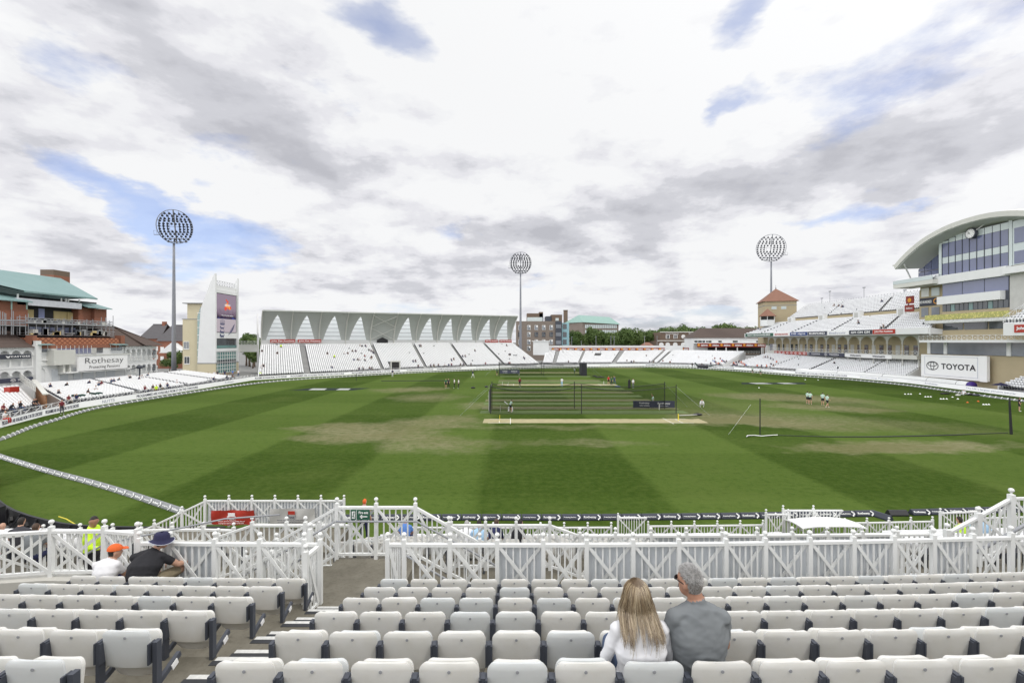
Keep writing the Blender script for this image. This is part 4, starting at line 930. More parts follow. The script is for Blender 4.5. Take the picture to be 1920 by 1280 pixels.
# ---- old far pavilion with the long brown roof
def far_pavilion():
    Y0 = 192.0; X0, X1 = P(1300, 640, Y0).x, P(1432, 640, Y0).x
    t_ = thing('pavilion', 'low white pavilion with a long brown hipped roof and a red sponsor fascia', 'pavilion', ((X0 + X1) / 2, Y0, 0))
    ze = P(0, 633.5, Y0).z; zr = P(0, 617, Y0).z + .6; mb = MB(); mb.box(X0, X1, Y0, Y0 + 10, 3, ze); mb.build('wall', 'white_wall', t_)
    mb = MB(); r0, r1 = X0 + 5, X1 + 2; yr = Y0 + 5.5
    mb.add([(X0 - .5, Y0 - .6, ze), (X1 + .6, Y0 - .6, ze), (X1 + .6, Y0 + 11, ze), (X0 - .5, Y0 + 11, ze), (r0, yr, zr), (r1, yr, zr)], [(0, 1, 5, 4), (0, 4, 3), (2, 3, 4, 5), (1, 2, 5), (0, 3, 2, 1)]); mb.build('roof', 'roof_brown', t_)
    for (x0, x1) in ((1302, 1308), (1309, 1316), (1317, 1322), (1324, 1327), (1328, 1334), (1347, 1353), (1374, 1383), (1418, 1424)):
        a, b = P(x0, 638.5, Y0), P(x1, 641.8, Y0); mb = MB(); mb.box(a.x, b.x, Y0 - .06, Y0, b.z, a.z); mb.build('window', 'glass_dark', t_)
    a, b = P(1301, 643, Y0 - 1), P(1429, 650.5, Y0 - 1); c = V((a.x + b.x) / 2, Y0 - 4.0, (a.z + b.z) / 2)
    s = thing('sponsor_banner', 'wide red fascia banner with white names and yellow balls on the far pavilion', 'banner', c)
    w_, h_ = (b.x - a.x) * .985, (a.z - b.z)
    mb = MB(); mb.box(c.x - w_ / 2, c.x + w_ / 2, Y0 - 4, Y0 - 3.8, c.z - h_ / 2, c.z + h_ / 2); mb.build('sheet', 'banner_maroon', s)
    mt = MB()
    for i in range(6):
        x = c.x - w_ / 2 + w_ * (i + .5) / 6; text('dafabet', (x + w_ * .018, Y0 - 4.05, c.z), (1, 0, 0), w_ / 6 * .6, h_ * .5, None, raw=mt, bold=.02); bl = MB(); bl.ball((x - w_ * .062, Y0 - 4.05, c.z), h_ * .32, 10, 8, (1, .2, 1)); bl.build('badge', 'ball_orange', s)
    mt.build('lettering', 'white_ink', s)
    mb = MB(); mb.box(X0, X1, Y0 - 3.7, Y0, c.z + h_ / 2 - .2, c.z + h_ / 2 + .05); mb.build('balcony_roof', 'white_wall', t_)
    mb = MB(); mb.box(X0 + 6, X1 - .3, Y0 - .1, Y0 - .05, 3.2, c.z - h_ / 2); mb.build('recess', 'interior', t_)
    for x in (1343, 1362, 1383, 1429):
        p = P(x, 660, Y0 - 4); mb = MB(); mb.box(p.x - .2, p.x + .2, Y0 - 3.9, Y0 - 3.6, 2.0, c.z - h_ / 2); mb.build('column', 'white_paint', t_)
    mb = MB(); p, q = P(1362, 662, Y0 - 4), P(1424, 662, Y0 - 4); mb.box(p.x, q.x, Y0 - 4, Y0 - .2, 3.6, 3.9); mb.build('balcony_floor', 'brick_dark', t_)
    mb = MB(); picket(mb, V(p.x, Y0 - 4, 3.9), V(q.x, Y0 - 4, 3.9), 1.0, 12); mb.build('railing', 'off_white', t_)
far_pavilion()
# ---- buildings behind the far end
def block_windows(t_, face, x0, x1, z0, z1, nx, nz, w, h, y, mat_='glass_dark', frame='white_paint'):
    for i in range(nx):
        for j in range(nz):
            cx = lerp(x0, x1, (i + .5) / nx); cz = lerp(z0, z1, (j + .5) / nz); mb = MB()
            mb.box(cx - w / 2 - .12, cx + w / 2 + .12, y - .1, y, cz - h / 2 - .12, cz + h / 2 + .12); f = mb.build('window', frame, t_)
            mb = MB(); mb.box(cx - w / 2, cx - .05, y - .14, y - .1, cz - h / 2, cz + h / 2); mb.box(cx + .05, cx + w / 2, y - .14, y - .1, cz - h / 2, cz + h / 2); mb.build('pane', mat_, f)
def flats():
    Y = 215.0; a = P(968, 602, Y); b = P(1053, 602, Y); t_ = thing('apartment_building', 'brown brick apartment block with white windows behind the wing stand', 'building', ((a.x + b.x) / 2, Y, 0))
    mb = MB(); mb.box(a.x, b.x, Y, Y + 18, 0, a.z); mb.build('wall', 'flatbrick', t_)
    for i, x in enumerate((975, 991.5, 1005.5, 1019.5, 1033.5)):
        for j, y in enumerate((614, 627, 641, 653)):
            c = P(x, y, Y); mb = MB(); mb.box(c.x - .8, c.x + .8, Y - .1, Y, c.z - 1.1, c.z + 1.1); f = mb.build('window', 'white_paint' if j % 2 == 0 or i == 1 else 'dark_steel', t_); mb = MB()
            mb.box(c.x - .65, c.x - .06, Y - .15, Y - .1, c.z - .95, c.z + .95); mb.box(c.x + .06, c.x + .65, Y - .15, Y - .1, c.z - .95, c.z + .2); mb.build('pane', 'glass_dark' if j % 2 else 'glass_grey', f)
    a, b = P(1041.5, 602, Y), P(1053, 660, Y); mb = MB(); mb.box(a.x, b.x, Y - .4, Y, 3, a.z); mb.build('balcony_bay', 'dark_steel', t_)
    for j, y in enumerate((612, 627, 642, 655)):
        c = P(1047, y, Y); mb = MB(); mb.box(c.x - 1.2, c.x + 1.2, Y - .5, Y - .4, c.z - .8, c.z + .9); mb.build('window', 'glass_grey', t_)
    for (x0, x1, y0, y1, m_) in ((988, 1018, 587.5, 602, 'brick_dark'), (1023, 1034, 593, 602, 'dark_steel'), (1033.5, 1053.5, 590, 602, 'brick_dark'), (1011, 1018, 585, 590, 'brick_dark')):
        a, b = P(x0, y0, Y + 2), P(x1, y1, Y + 2); mb = MB(); mb.box(a.x, b.x, Y + 1, Y + 8, 20 - 4, a.z); mb.build('penthouse', m_, t_)
    a, b = P(988.5, 594.5, Y), P(1017.5, 602, Y); mb = MB(); mb.box(a.x, b.x, Y + .9, Y + 1, b.z, a.z); mb.build('rooftop_glazing', 'glass_pale', t_)
    a, b = P(1042, 596, Y), P(1048, 601, Y); mb = MB(); mb.box(a.x, b.x, Y + .9, Y + 1, b.z, a.z); mb.build('window', 'glass_pale', t_)
    a, b = P(1053.5, 605, Y + 3), P(1067, 605, Y + 3); t_ = thing('stair_tower', 'pale teal clad stair tower with dark windows beside the brick flats', 'building', ((a.x + b.x) / 2, Y + 3, 0))
    mb = MB(); mb.box(a.x, b.x, Y + 3, Y + 16, 0, a.z); mb.build('wall', 'blue_teal', t_)
    for y in (612, 627, 641, 654):
        c, d = P(1055.5, y - 4.5, Y + 3), P(1062.5, y + 4.5, Y + 3); mb = MB(); mb.box(c.x, d.x, Y + 2.9, Y + 3, d.z, c.z); mb.build('window', 'glass_dark', t_)
flats()
def county_hall():
    Y = 330.0; a = P(1066, 604, Y); b = P(1161, 604, Y); t_ = thing('civic_hall', 'long brick civic building with a green copper hipped roof behind the trees', 'building', ((a.x + b.x) / 2, Y, 0))
    k = P(1092, 604, Y)
    mb = MB(); mb.add([(a.x, Y + 18, 0), (k.x, Y, 0), (b.x, Y + 2, 0), (b.x, Y + 30, 0), (a.x, Y + 30, 0)] + [(a.x, Y + 18, a.z), (k.x, Y, a.z), (b.x, Y + 2, a.z - 1.5), (b.x, Y + 30, a.z), (a.x, Y + 30, a.z)], [(0, 1, 6, 5), (1, 2, 7, 6), (2, 3, 8, 7), (3, 4, 9, 8), (4, 0, 5, 9), (5, 6, 7, 8, 9)]); mb.build('wall', 'flatbrick', t_)
    zr = P(0, 593.5, Y).z + 2; r0, r1 = P(1085, 600, Y + 15), P(1143, 600, Y + 15)
    mb = MB(); mb.add([(a.x - 1, Y + 17, a.z), (k.x, Y - 1, a.z), (b.x + 1, Y + 1, a.z - 1.5), (b.x + 1, Y + 31, a.z - 1.5), (a.x - 1, Y + 31, a.z), (r0.x, Y + 15, zr), (r1.x, Y + 15, zr - 1.5)], [(0, 1, 5), (1, 2, 6, 5), (2, 3, 6), (3, 4, 5, 6), (4, 0, 5)]); mb.build('roof', 'copper_green', t_)
    for i in range(18):
        p = lerp(V(k.x + 1.8, Y + .1, 0), V(b.x - 1.2, Y + 2, 0), (i + .5) / 18)
        for (z0, z1) in ((P(0, 613, Y).z, P(0, 606.5, Y).z), (P(0, 622.5, Y).z, P(0, 616.5, Y).z)):
            mb = MB(); mb.box(p.x - .5, p.x + .5, p.y - .3, p.y + .1, z0 - .8, z1 - .8); mb.build('window', 'glass_pale', t_)
    a, b = P(1062, 582, Y + 4), P(1069.5, 600, Y + 4); mb = MB(); mb.box(a.x, b.x, Y + 20, Y + 23, 0, a.z + 1); mb.box(a.x - .2, b.x + .2, Y + 19.8, Y + 23.2, a.z + 1, a.z + 1.5); tag(mb.build('chimney_stack', 'brick_dark'), 'square dark brick chimney left of the green copper roof', 'chimney')
county_hall()
def inn():
    Y = 222.0; t_ = thing('inn', 'brown brick inn with white windows and a round clock, left of the brown-roofed pavilion', 'building', (P(1280, 640, Y).x, Y, 0))
    for (x0, x1, y0, y1, dy) in ((1242, 1318, 622.5, 640, 3), (1234, 1318, 639, 656, 0)):
        a, b = P(x0, y0, Y), P(x1, y1, Y); mb = MB(); mb.box(a.x, b.x, Y + dy, Y + dy + 14, 0, a.z); mb.mat(1); mb.box(a.x - .3, b.x + .3, Y + dy - .3, Y + dy, a.z - .1, a.z + .3); mb.build('wall', ['brick_dark', 'off_white'], t_)
    for (x, y) in ((1252, 631), (1266.5, 631), (1295.5, 631), (1309, 631)):
        c = P(x, y, Y + 3); mb = MB(); mb.box(c.x - .95, c.x + .95, Y + 2.9, Y + 3, c.z - .95, c.z + .95); f = mb.build('window', 'white_paint', t_); mb = MB(); mb.box(c.x - .6, c.x - .1, Y + 2.85, Y + 2.9, c.z - .8, c.z + .8); mb.box(c.x + .1, c.x + .6, Y + 2.85, Y + 2.9, c.z - .8, c.z + .8); mb.build('pane', 'glass_dark', f)
    for x in (1240, 1252, 1266, 1281, 1295):
        c = P(x, 646, Y); w_ = 1.1; mb = MB(); pts = [V(c.x + w_ * math.cos(a), Y - .1, c.z + .1 + w_ * .9 * math.sin(a)) for a in [math.pi * k / 8 for k in range(9)]] + [V(c.x - w_, Y - .1, c.z - 1.2), V(c.x + w_, Y - .1, c.z - 1.2)]; mb.prism(pts, (0, .1, 0)); mb.build('window', 'white_paint', t_)
    c = P(1281, 631, Y + 3); mb = MB(); mb.tube([(c.x, Y + 2.95, c.z), (c.x, Y + 2.7, c.z)], 1.0, 16); mb.build('clock', 'white_paint', t_)
    text('THE TRENT BRIDGE INN', P(1260, 625.5, Y + 2.8), (1, 0, 0), 6.5, .6, 'white_ink', t_); text('FREE HOUSE', P(1300, 625, Y + 2.8), (1, 0, 0), 4.5, .6, 'white_ink', t_)
    p = P(1213, 644, 215); mb = MB(); mb.add([(p.x - 3, 212, p.z - 1.3), (p.x + 3, 212, p.z - 1.3), (p.x + 3, 218, p.z - 1.3), (p.x - 3, 218, p.z - 1.3), (p.x - 1, 215, p.z + .6), (p.x + 1, 215, p.z + .6)], [(0, 1, 5, 4), (1, 2, 5), (2, 3, 4, 5), (3, 0, 4), (0, 3, 2, 1)]); mb.mat(1); mb.box(p.x - 2.7, p.x + 2.7, 212.3, 217.7, 0, p.z - 1.3)
    tag(mb.build('kiosk', ['roof_tile', 'off_white']), 'small kiosk with a pinkish tiled roof in front of the far trees', 'kiosk')
inn()
for (x0, x1, y0, y1, Y, lab, dx) in ((262, 300, 612, 640, 165, 'dark roofed brick house behind the pavilion right wing', 0), (296, 345, 614, 645, 150, 'brick house with white gable between the pavilion and the tower', 0)):
    a, b = P(x0, y0, Y), P(x1, y1, Y); t_ = thing('brick_house', lab, 'house', ((a.x + b.x) / 2, Y, 0)); mb = MB(); mb.box(a.x, b.x, Y, Y + 10, 0, b.z + 1); mb.build('wall', 'brick', t_)
    mb = MB(); xm = (a.x + b.x) / 2; mb.prism([(a.x - .4, Y - .4, b.z + 1), (b.x + .4, Y - .4, b.z + 1), (b.x - 1, Y + 5, a.z + 1), (a.x + 1, Y + 5, a.z + 1)], (0, .2, .1)); mb.prism([(a.x - .4, Y + 10.4, b.z + 1), (b.x + .4, Y + 10.4, b.z + 1), (b.x - 1, Y + 5, a.z + 1), (a.x + 1, Y + 5, a.z + 1)], (0, -.2, .1)); mb.build('roof', 'roof_slate', t_)
    for i in range(3):
        for z in (2.5, 5.6):
            cx = lerp(a.x, b.x, (i + .5) / 3); mb = MB(); mb.box(cx - .55, cx + .55, Y - .08, Y, z, z + 1.5); mb.build('window', 'white_paint', t_)
    mb = MB(); mb.box(xm + 1, xm + 2, Y + 4.4, Y + 5.6, a.z, a.z + 2.0); mb.build('chimney', 'brick', t_)
    if x0 > 290: mb = MB(); p = P(325, 645, Y - 2); mb.prism([(p.x - 4, Y - 3, 5.2), (p.x + 4, Y - 3, 5.2), (p.x, Y - 3, 8.4)], (0, 3, 0)); mb.build('gable', 'white_wall', t_)
# ---- slim lamp posts behind the far wall
for i, (x, y) in enumerate(((1072, 632), (1090, 640), (1117.5, 631), (1145.5, 631), (1151.5, 631), (1208.5, 631), (1232, 631))):
    p = P(x, y, 198); mb = MB(); mb.tube([(p.x, 198, 0), (p.x, 198, p.z)], .09, 6); mb.box(p.x - .3, p.x + .3, 197.7, 198.3, p.z, p.z + .15)
    tag(mb.build('lamp_post', 'grey_steel'), 'slim grey lamp post behind the far wall, %s from the teal stair tower' % ordinal(i), 'lamp post', 'lamp posts behind the far wall')
# ================================================================ TREES
def leaf_mat():
    m = D.materials.new('foliage'); m.use_nodes = True; q = NT(m.node_tree); M['leaf'] = m
    g = q.n('ShaderNodeNewGeometry'); oi = q.n('ShaderNodeObjectInfo')
    c = q.mix(g.outputs['Random Per Island'], (.048, .088, .018), (.15, .215, .055)); c = q.mix(q.m('MULTIPLY', oi.outputs['Random'], .5), c, (.07, .14, .03))
    b = q.n('ShaderNodeBsdfPrincipled', {'Base Color': c, 'Roughness': .7}); tr = q.n('ShaderNodeBsdfTranslucent', {0: c})
    q.n('ShaderNodeOutputMaterial', {0: q.n('ShaderNodeMixShader', {0: .25, 1: b.outputs[0], 2: tr.outputs[0]}).outputs[0]})
leaf_mat()
def crown_mesh(seed, n=2600):
    r = random.Random(seed); mb = MB(); lobes = []
    for k in range(14):
        a = r.uniform(0, 6.28); rr = r.uniform(.1, .62); z = r.uniform(-.45, .6); lobes.append((V(math.cos(a) * rr * (1 - max(0, z) * .4), math.sin(a) * rr * (1 - max(0, z) * .4), z), r.uniform(.28, .48)))
    for i in range(n):
        c, R_ = r.choice(lobes); d = V(r.gauss(0, 1), r.gauss(0, 1), r.gauss(0, 1)).normalized(); p = c + d * R_ * r.uniform(.72, 1.05)
        if p.z < -.8: continue
        a = V(r.gauss(0, 1), r.gauss(0, 1), r.gauss(0, 1)).normalized(); b = (d + a * .8).cross(a).normalized(); a = b.cross(d + a * .5).normalized(); s = r.uniform(.035, .07)
        mb.add([p - a * s - b * s * .7, p + a * s - b * s * .5, p + a * s * .8 + b * s, p - a * s * .6 + b * s * .8], [(0, 1, 2, 3)])
    return mb.mesh('crown', ['leaf'])
CROWNS = [crown_mesh(s) for s in (1, 2, 3, 4)]
mb = MB(); mb.smooth = True; mb.tube([(0, 0, 0), (.02, 0, .25), (0, .02, .55), (.02, 0, .8)], [.05, .035, .025, .01], 7)
for k in range(5): a = k * 1.3; mb.tube([(0, 0, .35 + .07 * k), (.18 * math.cos(a), .18 * math.sin(a), .55 + .07 * k)], [.018, .006], 5)
TRUNK = mb.mesh('trunk', ['brick_dark'])
def tree(x, y, Yd, r, label, k, group, rz=1.0):
    top = P(x, y, Yd); t_ = thing('tree', label, 'tree', (top.x, Yd, 0), rnd.uniform(0, 6), group); h = top.z
    c = D.objects.new('crown', CROWNS[k % 4]); C.objects.link(c); c.parent = t_; hh = min(h * .45, r * rz); c.location = (0, 0, h - hh * .98); c.scale = (r, r, hh)
    c = D.objects.new('trunk', TRUNK); C.objects.link(c); c.parent = t_; c.scale = (h * .7, h * .7, h * .85)
near_t = [(1078, 617, 225, 5), (1091, 622, 226, 4), (1107, 611, 228, 5), (1122, 616, 228, 5), (1134, 620, 229, 4.5), (1147, 617, 228, 5), (1160, 620, 230, 4.5), (1172, 613, 232, 6), (1184, 612, 232, 6), (1196, 618, 234, 5), (1205, 617, 240, 5), (1217, 621, 238, 4.5), (1228, 619, 242, 5), (1240, 616, 250, 5)]
for i, (x, y, Yd, r) in enumerate(near_t): tree(x, y, Yd, r, 'leafy green tree behind the far wall, %s counting from the green-roofed hall side' % ordinal(i), i, 'trees behind the far wall', 1.15)
far_t = [(1178, 616, 300, 8), (1200, 619, 305, 8), (1222, 617, 300, 8), (1245, 612, 300, 8), (1262, 606, 300, 9), (1278, 607, 305, 8), (1293, 612, 300, 8), (1308, 610, 300, 8), (1323, 611, 310, 8), (1337, 610, 300, 8), (1350, 606, 300, 9), (1363, 603, 300, 9), (1376, 606, 300, 9), (1391, 613, 300, 7), (1404, 611, 300, 7), (1418, 609, 300, 8), (1432, 606, 300, 8)]
for i, (x, y, Yd, r) in enumerate(far_t): tree(x, y, Yd, r, 'rounded tree on the skyline beyond the inn, %s from the left' % ordinal(i), i + 1, 'skyline trees', 1.1)
for i, (x, y, Yd, r) in enumerate([(468, 622, 160, 4), (477, 627, 158, 4), (462, 630, 165, 4), (474, 652, 150, 3.5), (330, 655, 135, 3), (318, 668, 132, 2.5)]): tree(x, y, Yd, r, 'dark tree %s' % ('in the gap beside the scoreboard tower, %s of four' % ordinal(i) if i < 4 else 'low beside the left floodlight mast, %s' % ('taller' if i == 4 else 'shorter')), i, 'trees by the tower')
# ================================================================ FLOODLIGHTS
def floodlight(label, x, yhead, Yd, rad, spin, side):
    h = P(x, yhead, Yd); t_ = thing('floodlight_mast', label, 'floodlight', (h.x, Yd, 0), group='floodlight masts')
    mb = MB(); mb.smooth = True; n = 6; mb.tube([(h.x + lerp(.0, 0, k / n), Yd, (h.z - rad) * k / n) for k in range(n + 1)], [lerp(.62, .28, k / n) for k in range(n + 1)], 14); mb.build('mast', 'dull_steel', t_)
    f = (V(10, 70, 8) - h).normalized(); f = (f + V(0, 0, .12)).normalized(); r_ = f.cross(V(0, 0, 1)).normalized(); r_ = (r_ * math.cos(spin) + V(0, 0, 1) * math.sin(spin)).normalized(); u = r_.cross(f).normalized()
    if u.z < 0: u = -u; 
    hd = MB(); c = h + f * .6; ring(hd, c, r_, u, rad, rad, .16, 40, .16)
    for k in range(-2, 3):
        y = rad * .36 * k * 1.0; hw = math.sqrt(max(0, rad ** 2 - y ** 2)); hd.bar(c + u * y - r_ * hw, c + u * y + r_ * hw, .08)
    for k in range(-3, 4):
        x_ = rad * .29 * k; hw = math.sqrt(max(0, rad ** 2 - x_ ** 2)); hd.bar(c + r_ * x_ - u * hw, c + r_ * x_ + u * hw, .05)
    hd.bar(c - u * rad, c + u * rad, .28, .25, up=f)
    for y, s in ((-.9, 1), (-.72, 1)): hd.bar(c + u * rad * y - r_ * rad * .55 + f * .5, c + u * rad * y + r_ * rad * .55 + f * .5, .8, .12)
    p = c - u * rad * .5 + r_ * rad * 1.05 * side; hd.bar(p - r_ * .9 * side, p + r_ * .5 * side, .5, .1)
    for a in (-.2, .5): hd.bar(p + r_ * a * side, p + r_ * a * side + u * 1.1, .05)
    hd.bar(p + u * 1.1 - r_ * .2 * side, p + u * 1.1 + r_ * .5 * side, .05)
    hd.build('head_frame', 'dull_steel', t_)
    lamp = MB(); lamp.tube([V(0, 0, 0), V(0, -.35, -.18)], [.13, .33], 10); lamp.ball((0, .05, .05), .19, 8, 6); lm = lamp.mesh('lamp', ['dark_steel'])
    rows = [(.80, 5), (.66, 6), (.50, 8), (.36, 8), (.20, 9), (.06, 9), (-.1, 9), (-.25, 9), (-.40, 8), (-.54, 7), (-.70, 6), (-.84, 4)]
    yaw = math.atan2(f.y, f.x) + math.pi / 2
    for y, n in rows:
        hw = math.sqrt(1 - y * y) * .88
        for i in range(n):
            x_ = lerp(-hw, hw, i / (n - 1)) if n > 1 else 0
            if abs(y) < .2 and -.05 < x_ < .3: continue
            o = D.objects.new('lamp', lm); C.objects.link(o); o.parent = t_; o.location = c + f * .3 + r_ * (x_ * rad) + u * (y * rad) - t_.location; o.rotation_euler = (R(20), 0, yaw)
floodlight('tall left floodlight mast with a round head of dark lamps', 326, 425, 128, 4.6, R(-10), 1)
floodlight('slim middle floodlight mast rising at the end of the wing stand', 976, 493, 192, 4.5, 0, 1)
floodlight('right floodlight mast rising behind the pyramid-roofed turret', 1446, 465, 185, 5.4, R(8), -1)
# ================================================================ SCOREBOARD TOWER (faces the field, +X)
def tower():
    t_ = thing('scoreboard_tower', 'white and beige tower with pointed fins, a video screen and green glazing', 'tower', (-80, 121, 0)); X = -76.8; Ya, Yb = 117.0, 127.0
    zp = lambda y, Y=117.: P(0, y, Y).z
    mb = MB(); mb.box(-80.6, X, Ya + .5, Yb - .5, 0, 3.2); mb.mat(1); mb.prism([(X, Ya + .5, 3.2), (X, Ya + .5, 23.6), (X - .8, Ya + .5, 23.6), (X - 3.1, Ya + .5, 17.3), (-80.6, Ya + .5, 16.8), (-80.6, Ya + .5, 3.2)], (0, Yb - Ya - 1, 0)); mb.build('core', ['beige', 'white_wall'], t_)
    mb = MB(); mb.box(-85.4, -80.6, Ya + 1, Yb + 4, 0, zp(598)); mb.box(-84.9, -80.6, Ya + 2, Yb + 4, zp(598), zp(568)); mb.mat(1); mb.box(-85.6, -80.6, Ya + .9, Yb + 4, zp(598), zp(597)); mb.box(-85.8, -80.4, Ya + 1.4, Yb + 4.1, zp(568), zp(566.5)); mb.build('stair_block', ['cream', 'mid_grey'], t_)
    for (x0, x1, y0, y1) in ((344.5, 355, 640, 655), (346, 356, 668, 683), (351, 357, 695, 703)):
        a, b = P(x0, y0, Ya + 1), P(x1, y1, Ya + 1); mb = MB(); mb.box(a.x, b.x, Ya + .9, Ya + 1, b.z, a.z); f = mb.build('window', 'white_paint', t_); mb = MB(); xm = (a.x + b.x) / 2
        mb.box(a.x + .1, xm - .08, Ya + .85, Ya + .9, b.z + .3, a.z - .1); mb.box(xm + .08, b.x - .1, Ya + .85, Ya + .9, b.z + .3, a.z - .1); mb.build('pane', 'glass_dark', f)
    a = P(368.5, 585, Ya); mb = MB(); mb.prism([(a.x, Ya + .3, .5), (a.x + .85, Ya + .3, .5), (a.x + .85, Ya + .3, zp(575)), (a.x, Ya + .3, zp(592))], (0, .5, 0)); mb.build('glazed_strip', 'glass_teal', t_)
    for k in range(9): mb = MB(); z = 1 + 1.9 * k; mb.box(a.x - .05, a.x + .9, Ya + .22, Ya + .3, z, z + .12); mb.build('glazing_bar', 'white_paint', t_)
    for (Y0, Y1) in ((Ya, Ya + .5), (Yb - .5, Yb)):       # fins
        prof = [(X + .55, 3.2), (X + .55, 26.4)]
        for k in range(9): v = k / 8; prof.append((X + .35 - 3.6 * v ** .88, 26.4 - 9.1 * v))
        prof += [(-80.9, 3.2)]
        mb = MB(); mb.prism([(x, Y0, z) for x, z in prof], (0, Y1 - Y0, 0)); mb.mat(1); mb.prism([(X + .5, Y0 + .01, 0), (X + .5, Y0 + .01, 3.2), (-80.9, Y0 + .01, 3.2), (-80.9, Y0 + .01, 0)], (0, Y1 - Y0 - .02, 0)); mb.mat(2); mb.box(-80.9, X + .57, Y0 - .03, Y1 + .03, 3.15, 3.4); mb.build('fin', ['white_wall', 'cream', 'mid_grey'], t_)
    F_ = X + .0; za, zb = zp(549), zp(622); mb = MB(); mb.box(X, X + .3, Ya + .5, Yb - .5, zp(549) + .2, zp(541)); mb.box(X, X + .3, Ya + .5, Yb - .5, zp(634), zp(623)); mb.box(X, X + .3, Ya + .5, Yb - .5, zp(659), zp(653.5)); mb.build('fascia', 'white_wall', t_)
    mb = MB(); mb.box(X + .02, X + .12, Ya + .6, Yb - .6, zp(653.5), zp(634)); mb.build('balcony_glazing', 'glass_dark', t_); mb = MB(); mb.box(X + .25, X + .3, Ya + .6, Yb - .6, zp(653), zp(647.5)); mb.build('balustrade', 'glass_teal', t_)
    mb = MB(); mb.box(X + .02, X + .12, Ya + .6, Yb - .6, .6, zp(659.5)); mb.build('lower_glazing', 'glass_teal', t_)
    mb = MB()
    for k in range(10): y = lerp(Ya + .6, Yb - .6, k / 9); mb.box(X + .12, X + .2, y - .04, y + .04, .6, zp(660))
    for k in range(7): z = lerp(.6, zp(660), k / 6); mb.box(X + .12, X + .18, Ya + .6, Yb - .6, z - .05, z + .05)
    mb.build('glazing_grid', 'white_paint', t_)
    mb = MB(); mb.box(X + .13, X + .16, Ya + .7, Yb - .7, 3.0, 4.0); mb.build('dark_band', 'glass_dark', t_)
    mb = MB(); z = 23.6; picket(mb, (X - .2, Ya + .8, z), (X - .2, Yb - .8, z), 1.2, 8); mb.build('roof_railing', 'grey_steel', t_)
    # screen
    s = thing('video_screen', 'big video screen showing a colourful picture above two cricket team crests', 'screen', (X + .4, 122, zb)); ya, yb = Ya + .75, Yb - 1.0; zm = zp(596)
    mb = MB(); mb.box(X, X + .35, ya - .12, yb + .12, zb - .12, za + .12); mb.build('housing', 'black', s)
    m = D.materials.new('screen_picture'); m.use_nodes = True; q = NT(m.node_tree); M['screen_pic'] = m
    tc = q.n('ShaderNodeTexCoord').outputs['Object']; z_ = q.n('ShaderNodeSeparateXYZ', {0: tc}).outputs[2]; n = q.noise(tc, .9, 5, .6)
    hh = za - zm; f = q.m('ADD', q.m('DIVIDE', z_, hh), q.m('MULTIPLY', q.m('SUBTRACT', n, .5), .45))
    c = q.ramp(f, [(0, (.04, .06, .02)), (.2, (.09, .07, .02)), (.34, (.04, .05, .2)), (.5, (.10, .13, .45)), (.6, (.04, .03, .05)), (.74, (.22, .16, .22)), (1, (.34, .27, .34))])
    q.n('ShaderNodeOutputMaterial', {0: q.n('ShaderNodeEmission', {0: c, 1: .9}).outputs[0]})
    mb = MB(); mb.box(X + .35, X + .38, ya, yb, zm, za); mb.build('picture', 'screen_pic', s)
    mat('screen_grey', (.05, .05, .05), .5, .02, 1, emit=((.40, .34, .38), 1.0)); mat('screen_navy', (.01, .01, .02), .5, 0, 1, emit=((.03, .04, .1), 1)); mat('screen_gold', (.1, .05, .01), .5, 0, 1, emit=((.75, .25, .04), 1.0)); mat('screen_red', (.1, .01, .01), .5, 0, 1, emit=((.6, .05, .02), 1)); mat('screen_white', (.1, .1, .1), .5, 0, 1, emit=((.8, .8, .8), 1))
    mb = MB(); mb.box(X + .35, X + .38, ya, yb, zb, zm - .05); mb.build('picture', 'screen_grey', s)
    x = X + .4; yc = (ya + yb) / 2 + .3; zc = (za + zm) / 2 + .4
    mb = MB(); r = random.Random(4)
    for k in range(16): a = r.uniform(0, 6.3); d = r.uniform(.1, 1.7); mb.mat(k % 2); mb.ball((x, yc + d * math.cos(a) * .9, zc + d * math.sin(a)), r.uniform(.3, .6), 8, 5, (.05, 1, .9))
    mb.build('badge', ['screen_gold', 'screen_red'], s); text('SUMMER OF CRICKET', (x + .05, yc, zc), (0, 1, 0), 2.4, .5, 'screen_white', s); text('See it live this season', (x + .05, yc, zm + .9), (0, 1, 0), 5, .3, 'screen_white', s)
    mb = MB(); yy = ya + 2.3; zt = zm - .75       # crown and three lions
    for k in range(5): mb.prism([(x, yy - .8 + .4 * k - .12, zt - .7), (x, yy - .8 + .4 * k + .12, zt - .7), (x, yy - .8 + .46 * k, zt + .1 + .15 * (2 - abs(k - 2)))], (.03, 0, 0)); mb.ball((x, yy - .8 + .44 * k - .05, zt + .2 + .12 * (2 - abs(k - 2))), .09, 6, 4)
    mb.box(x, x + .03, yy - .85, yy + .85, zt - .95, zt - .68)
    for j in range(3):
        z = zt - 1.75 - 1.05 * j
        mb.bar((x, yy - .6, z), (x, yy + .5, z + .05), .03, .3); mb.ball((x, yy - .72, z + .28), .24, 8, 6, (.1, 1, 1)); mb.bar((x, yy - .5, z), (x, yy - .85, z - .3), .03, .12); mb.bar((x, yy - .2, z), (x, yy - .3, z - .42), .03, .12); mb.bar((x, yy + .3, z), (x, yy + .15, z - .42), .03, .12); mb.bar((x, yy + .5, z), (x, yy + .6, z - .42), .03, .13)
        mb.bar((x, yy + .5, z + .1), (x, yy + .85, z + .25), .03, .08); mb.bar((x, yy + .85, z + .25), (x, yy + .7, z + .45), .03, .08); mb.bar((x, yy - .7, z + .1), (x, yy - .95, z + .1), .03, .1)
    mb.build('lion_crest', 'screen_navy', s)
    mb = MB(); p0 = V(x, ya + 5.0, zm - 4.2); p1 = V(x, ya + 7.6, zm - 1.2)
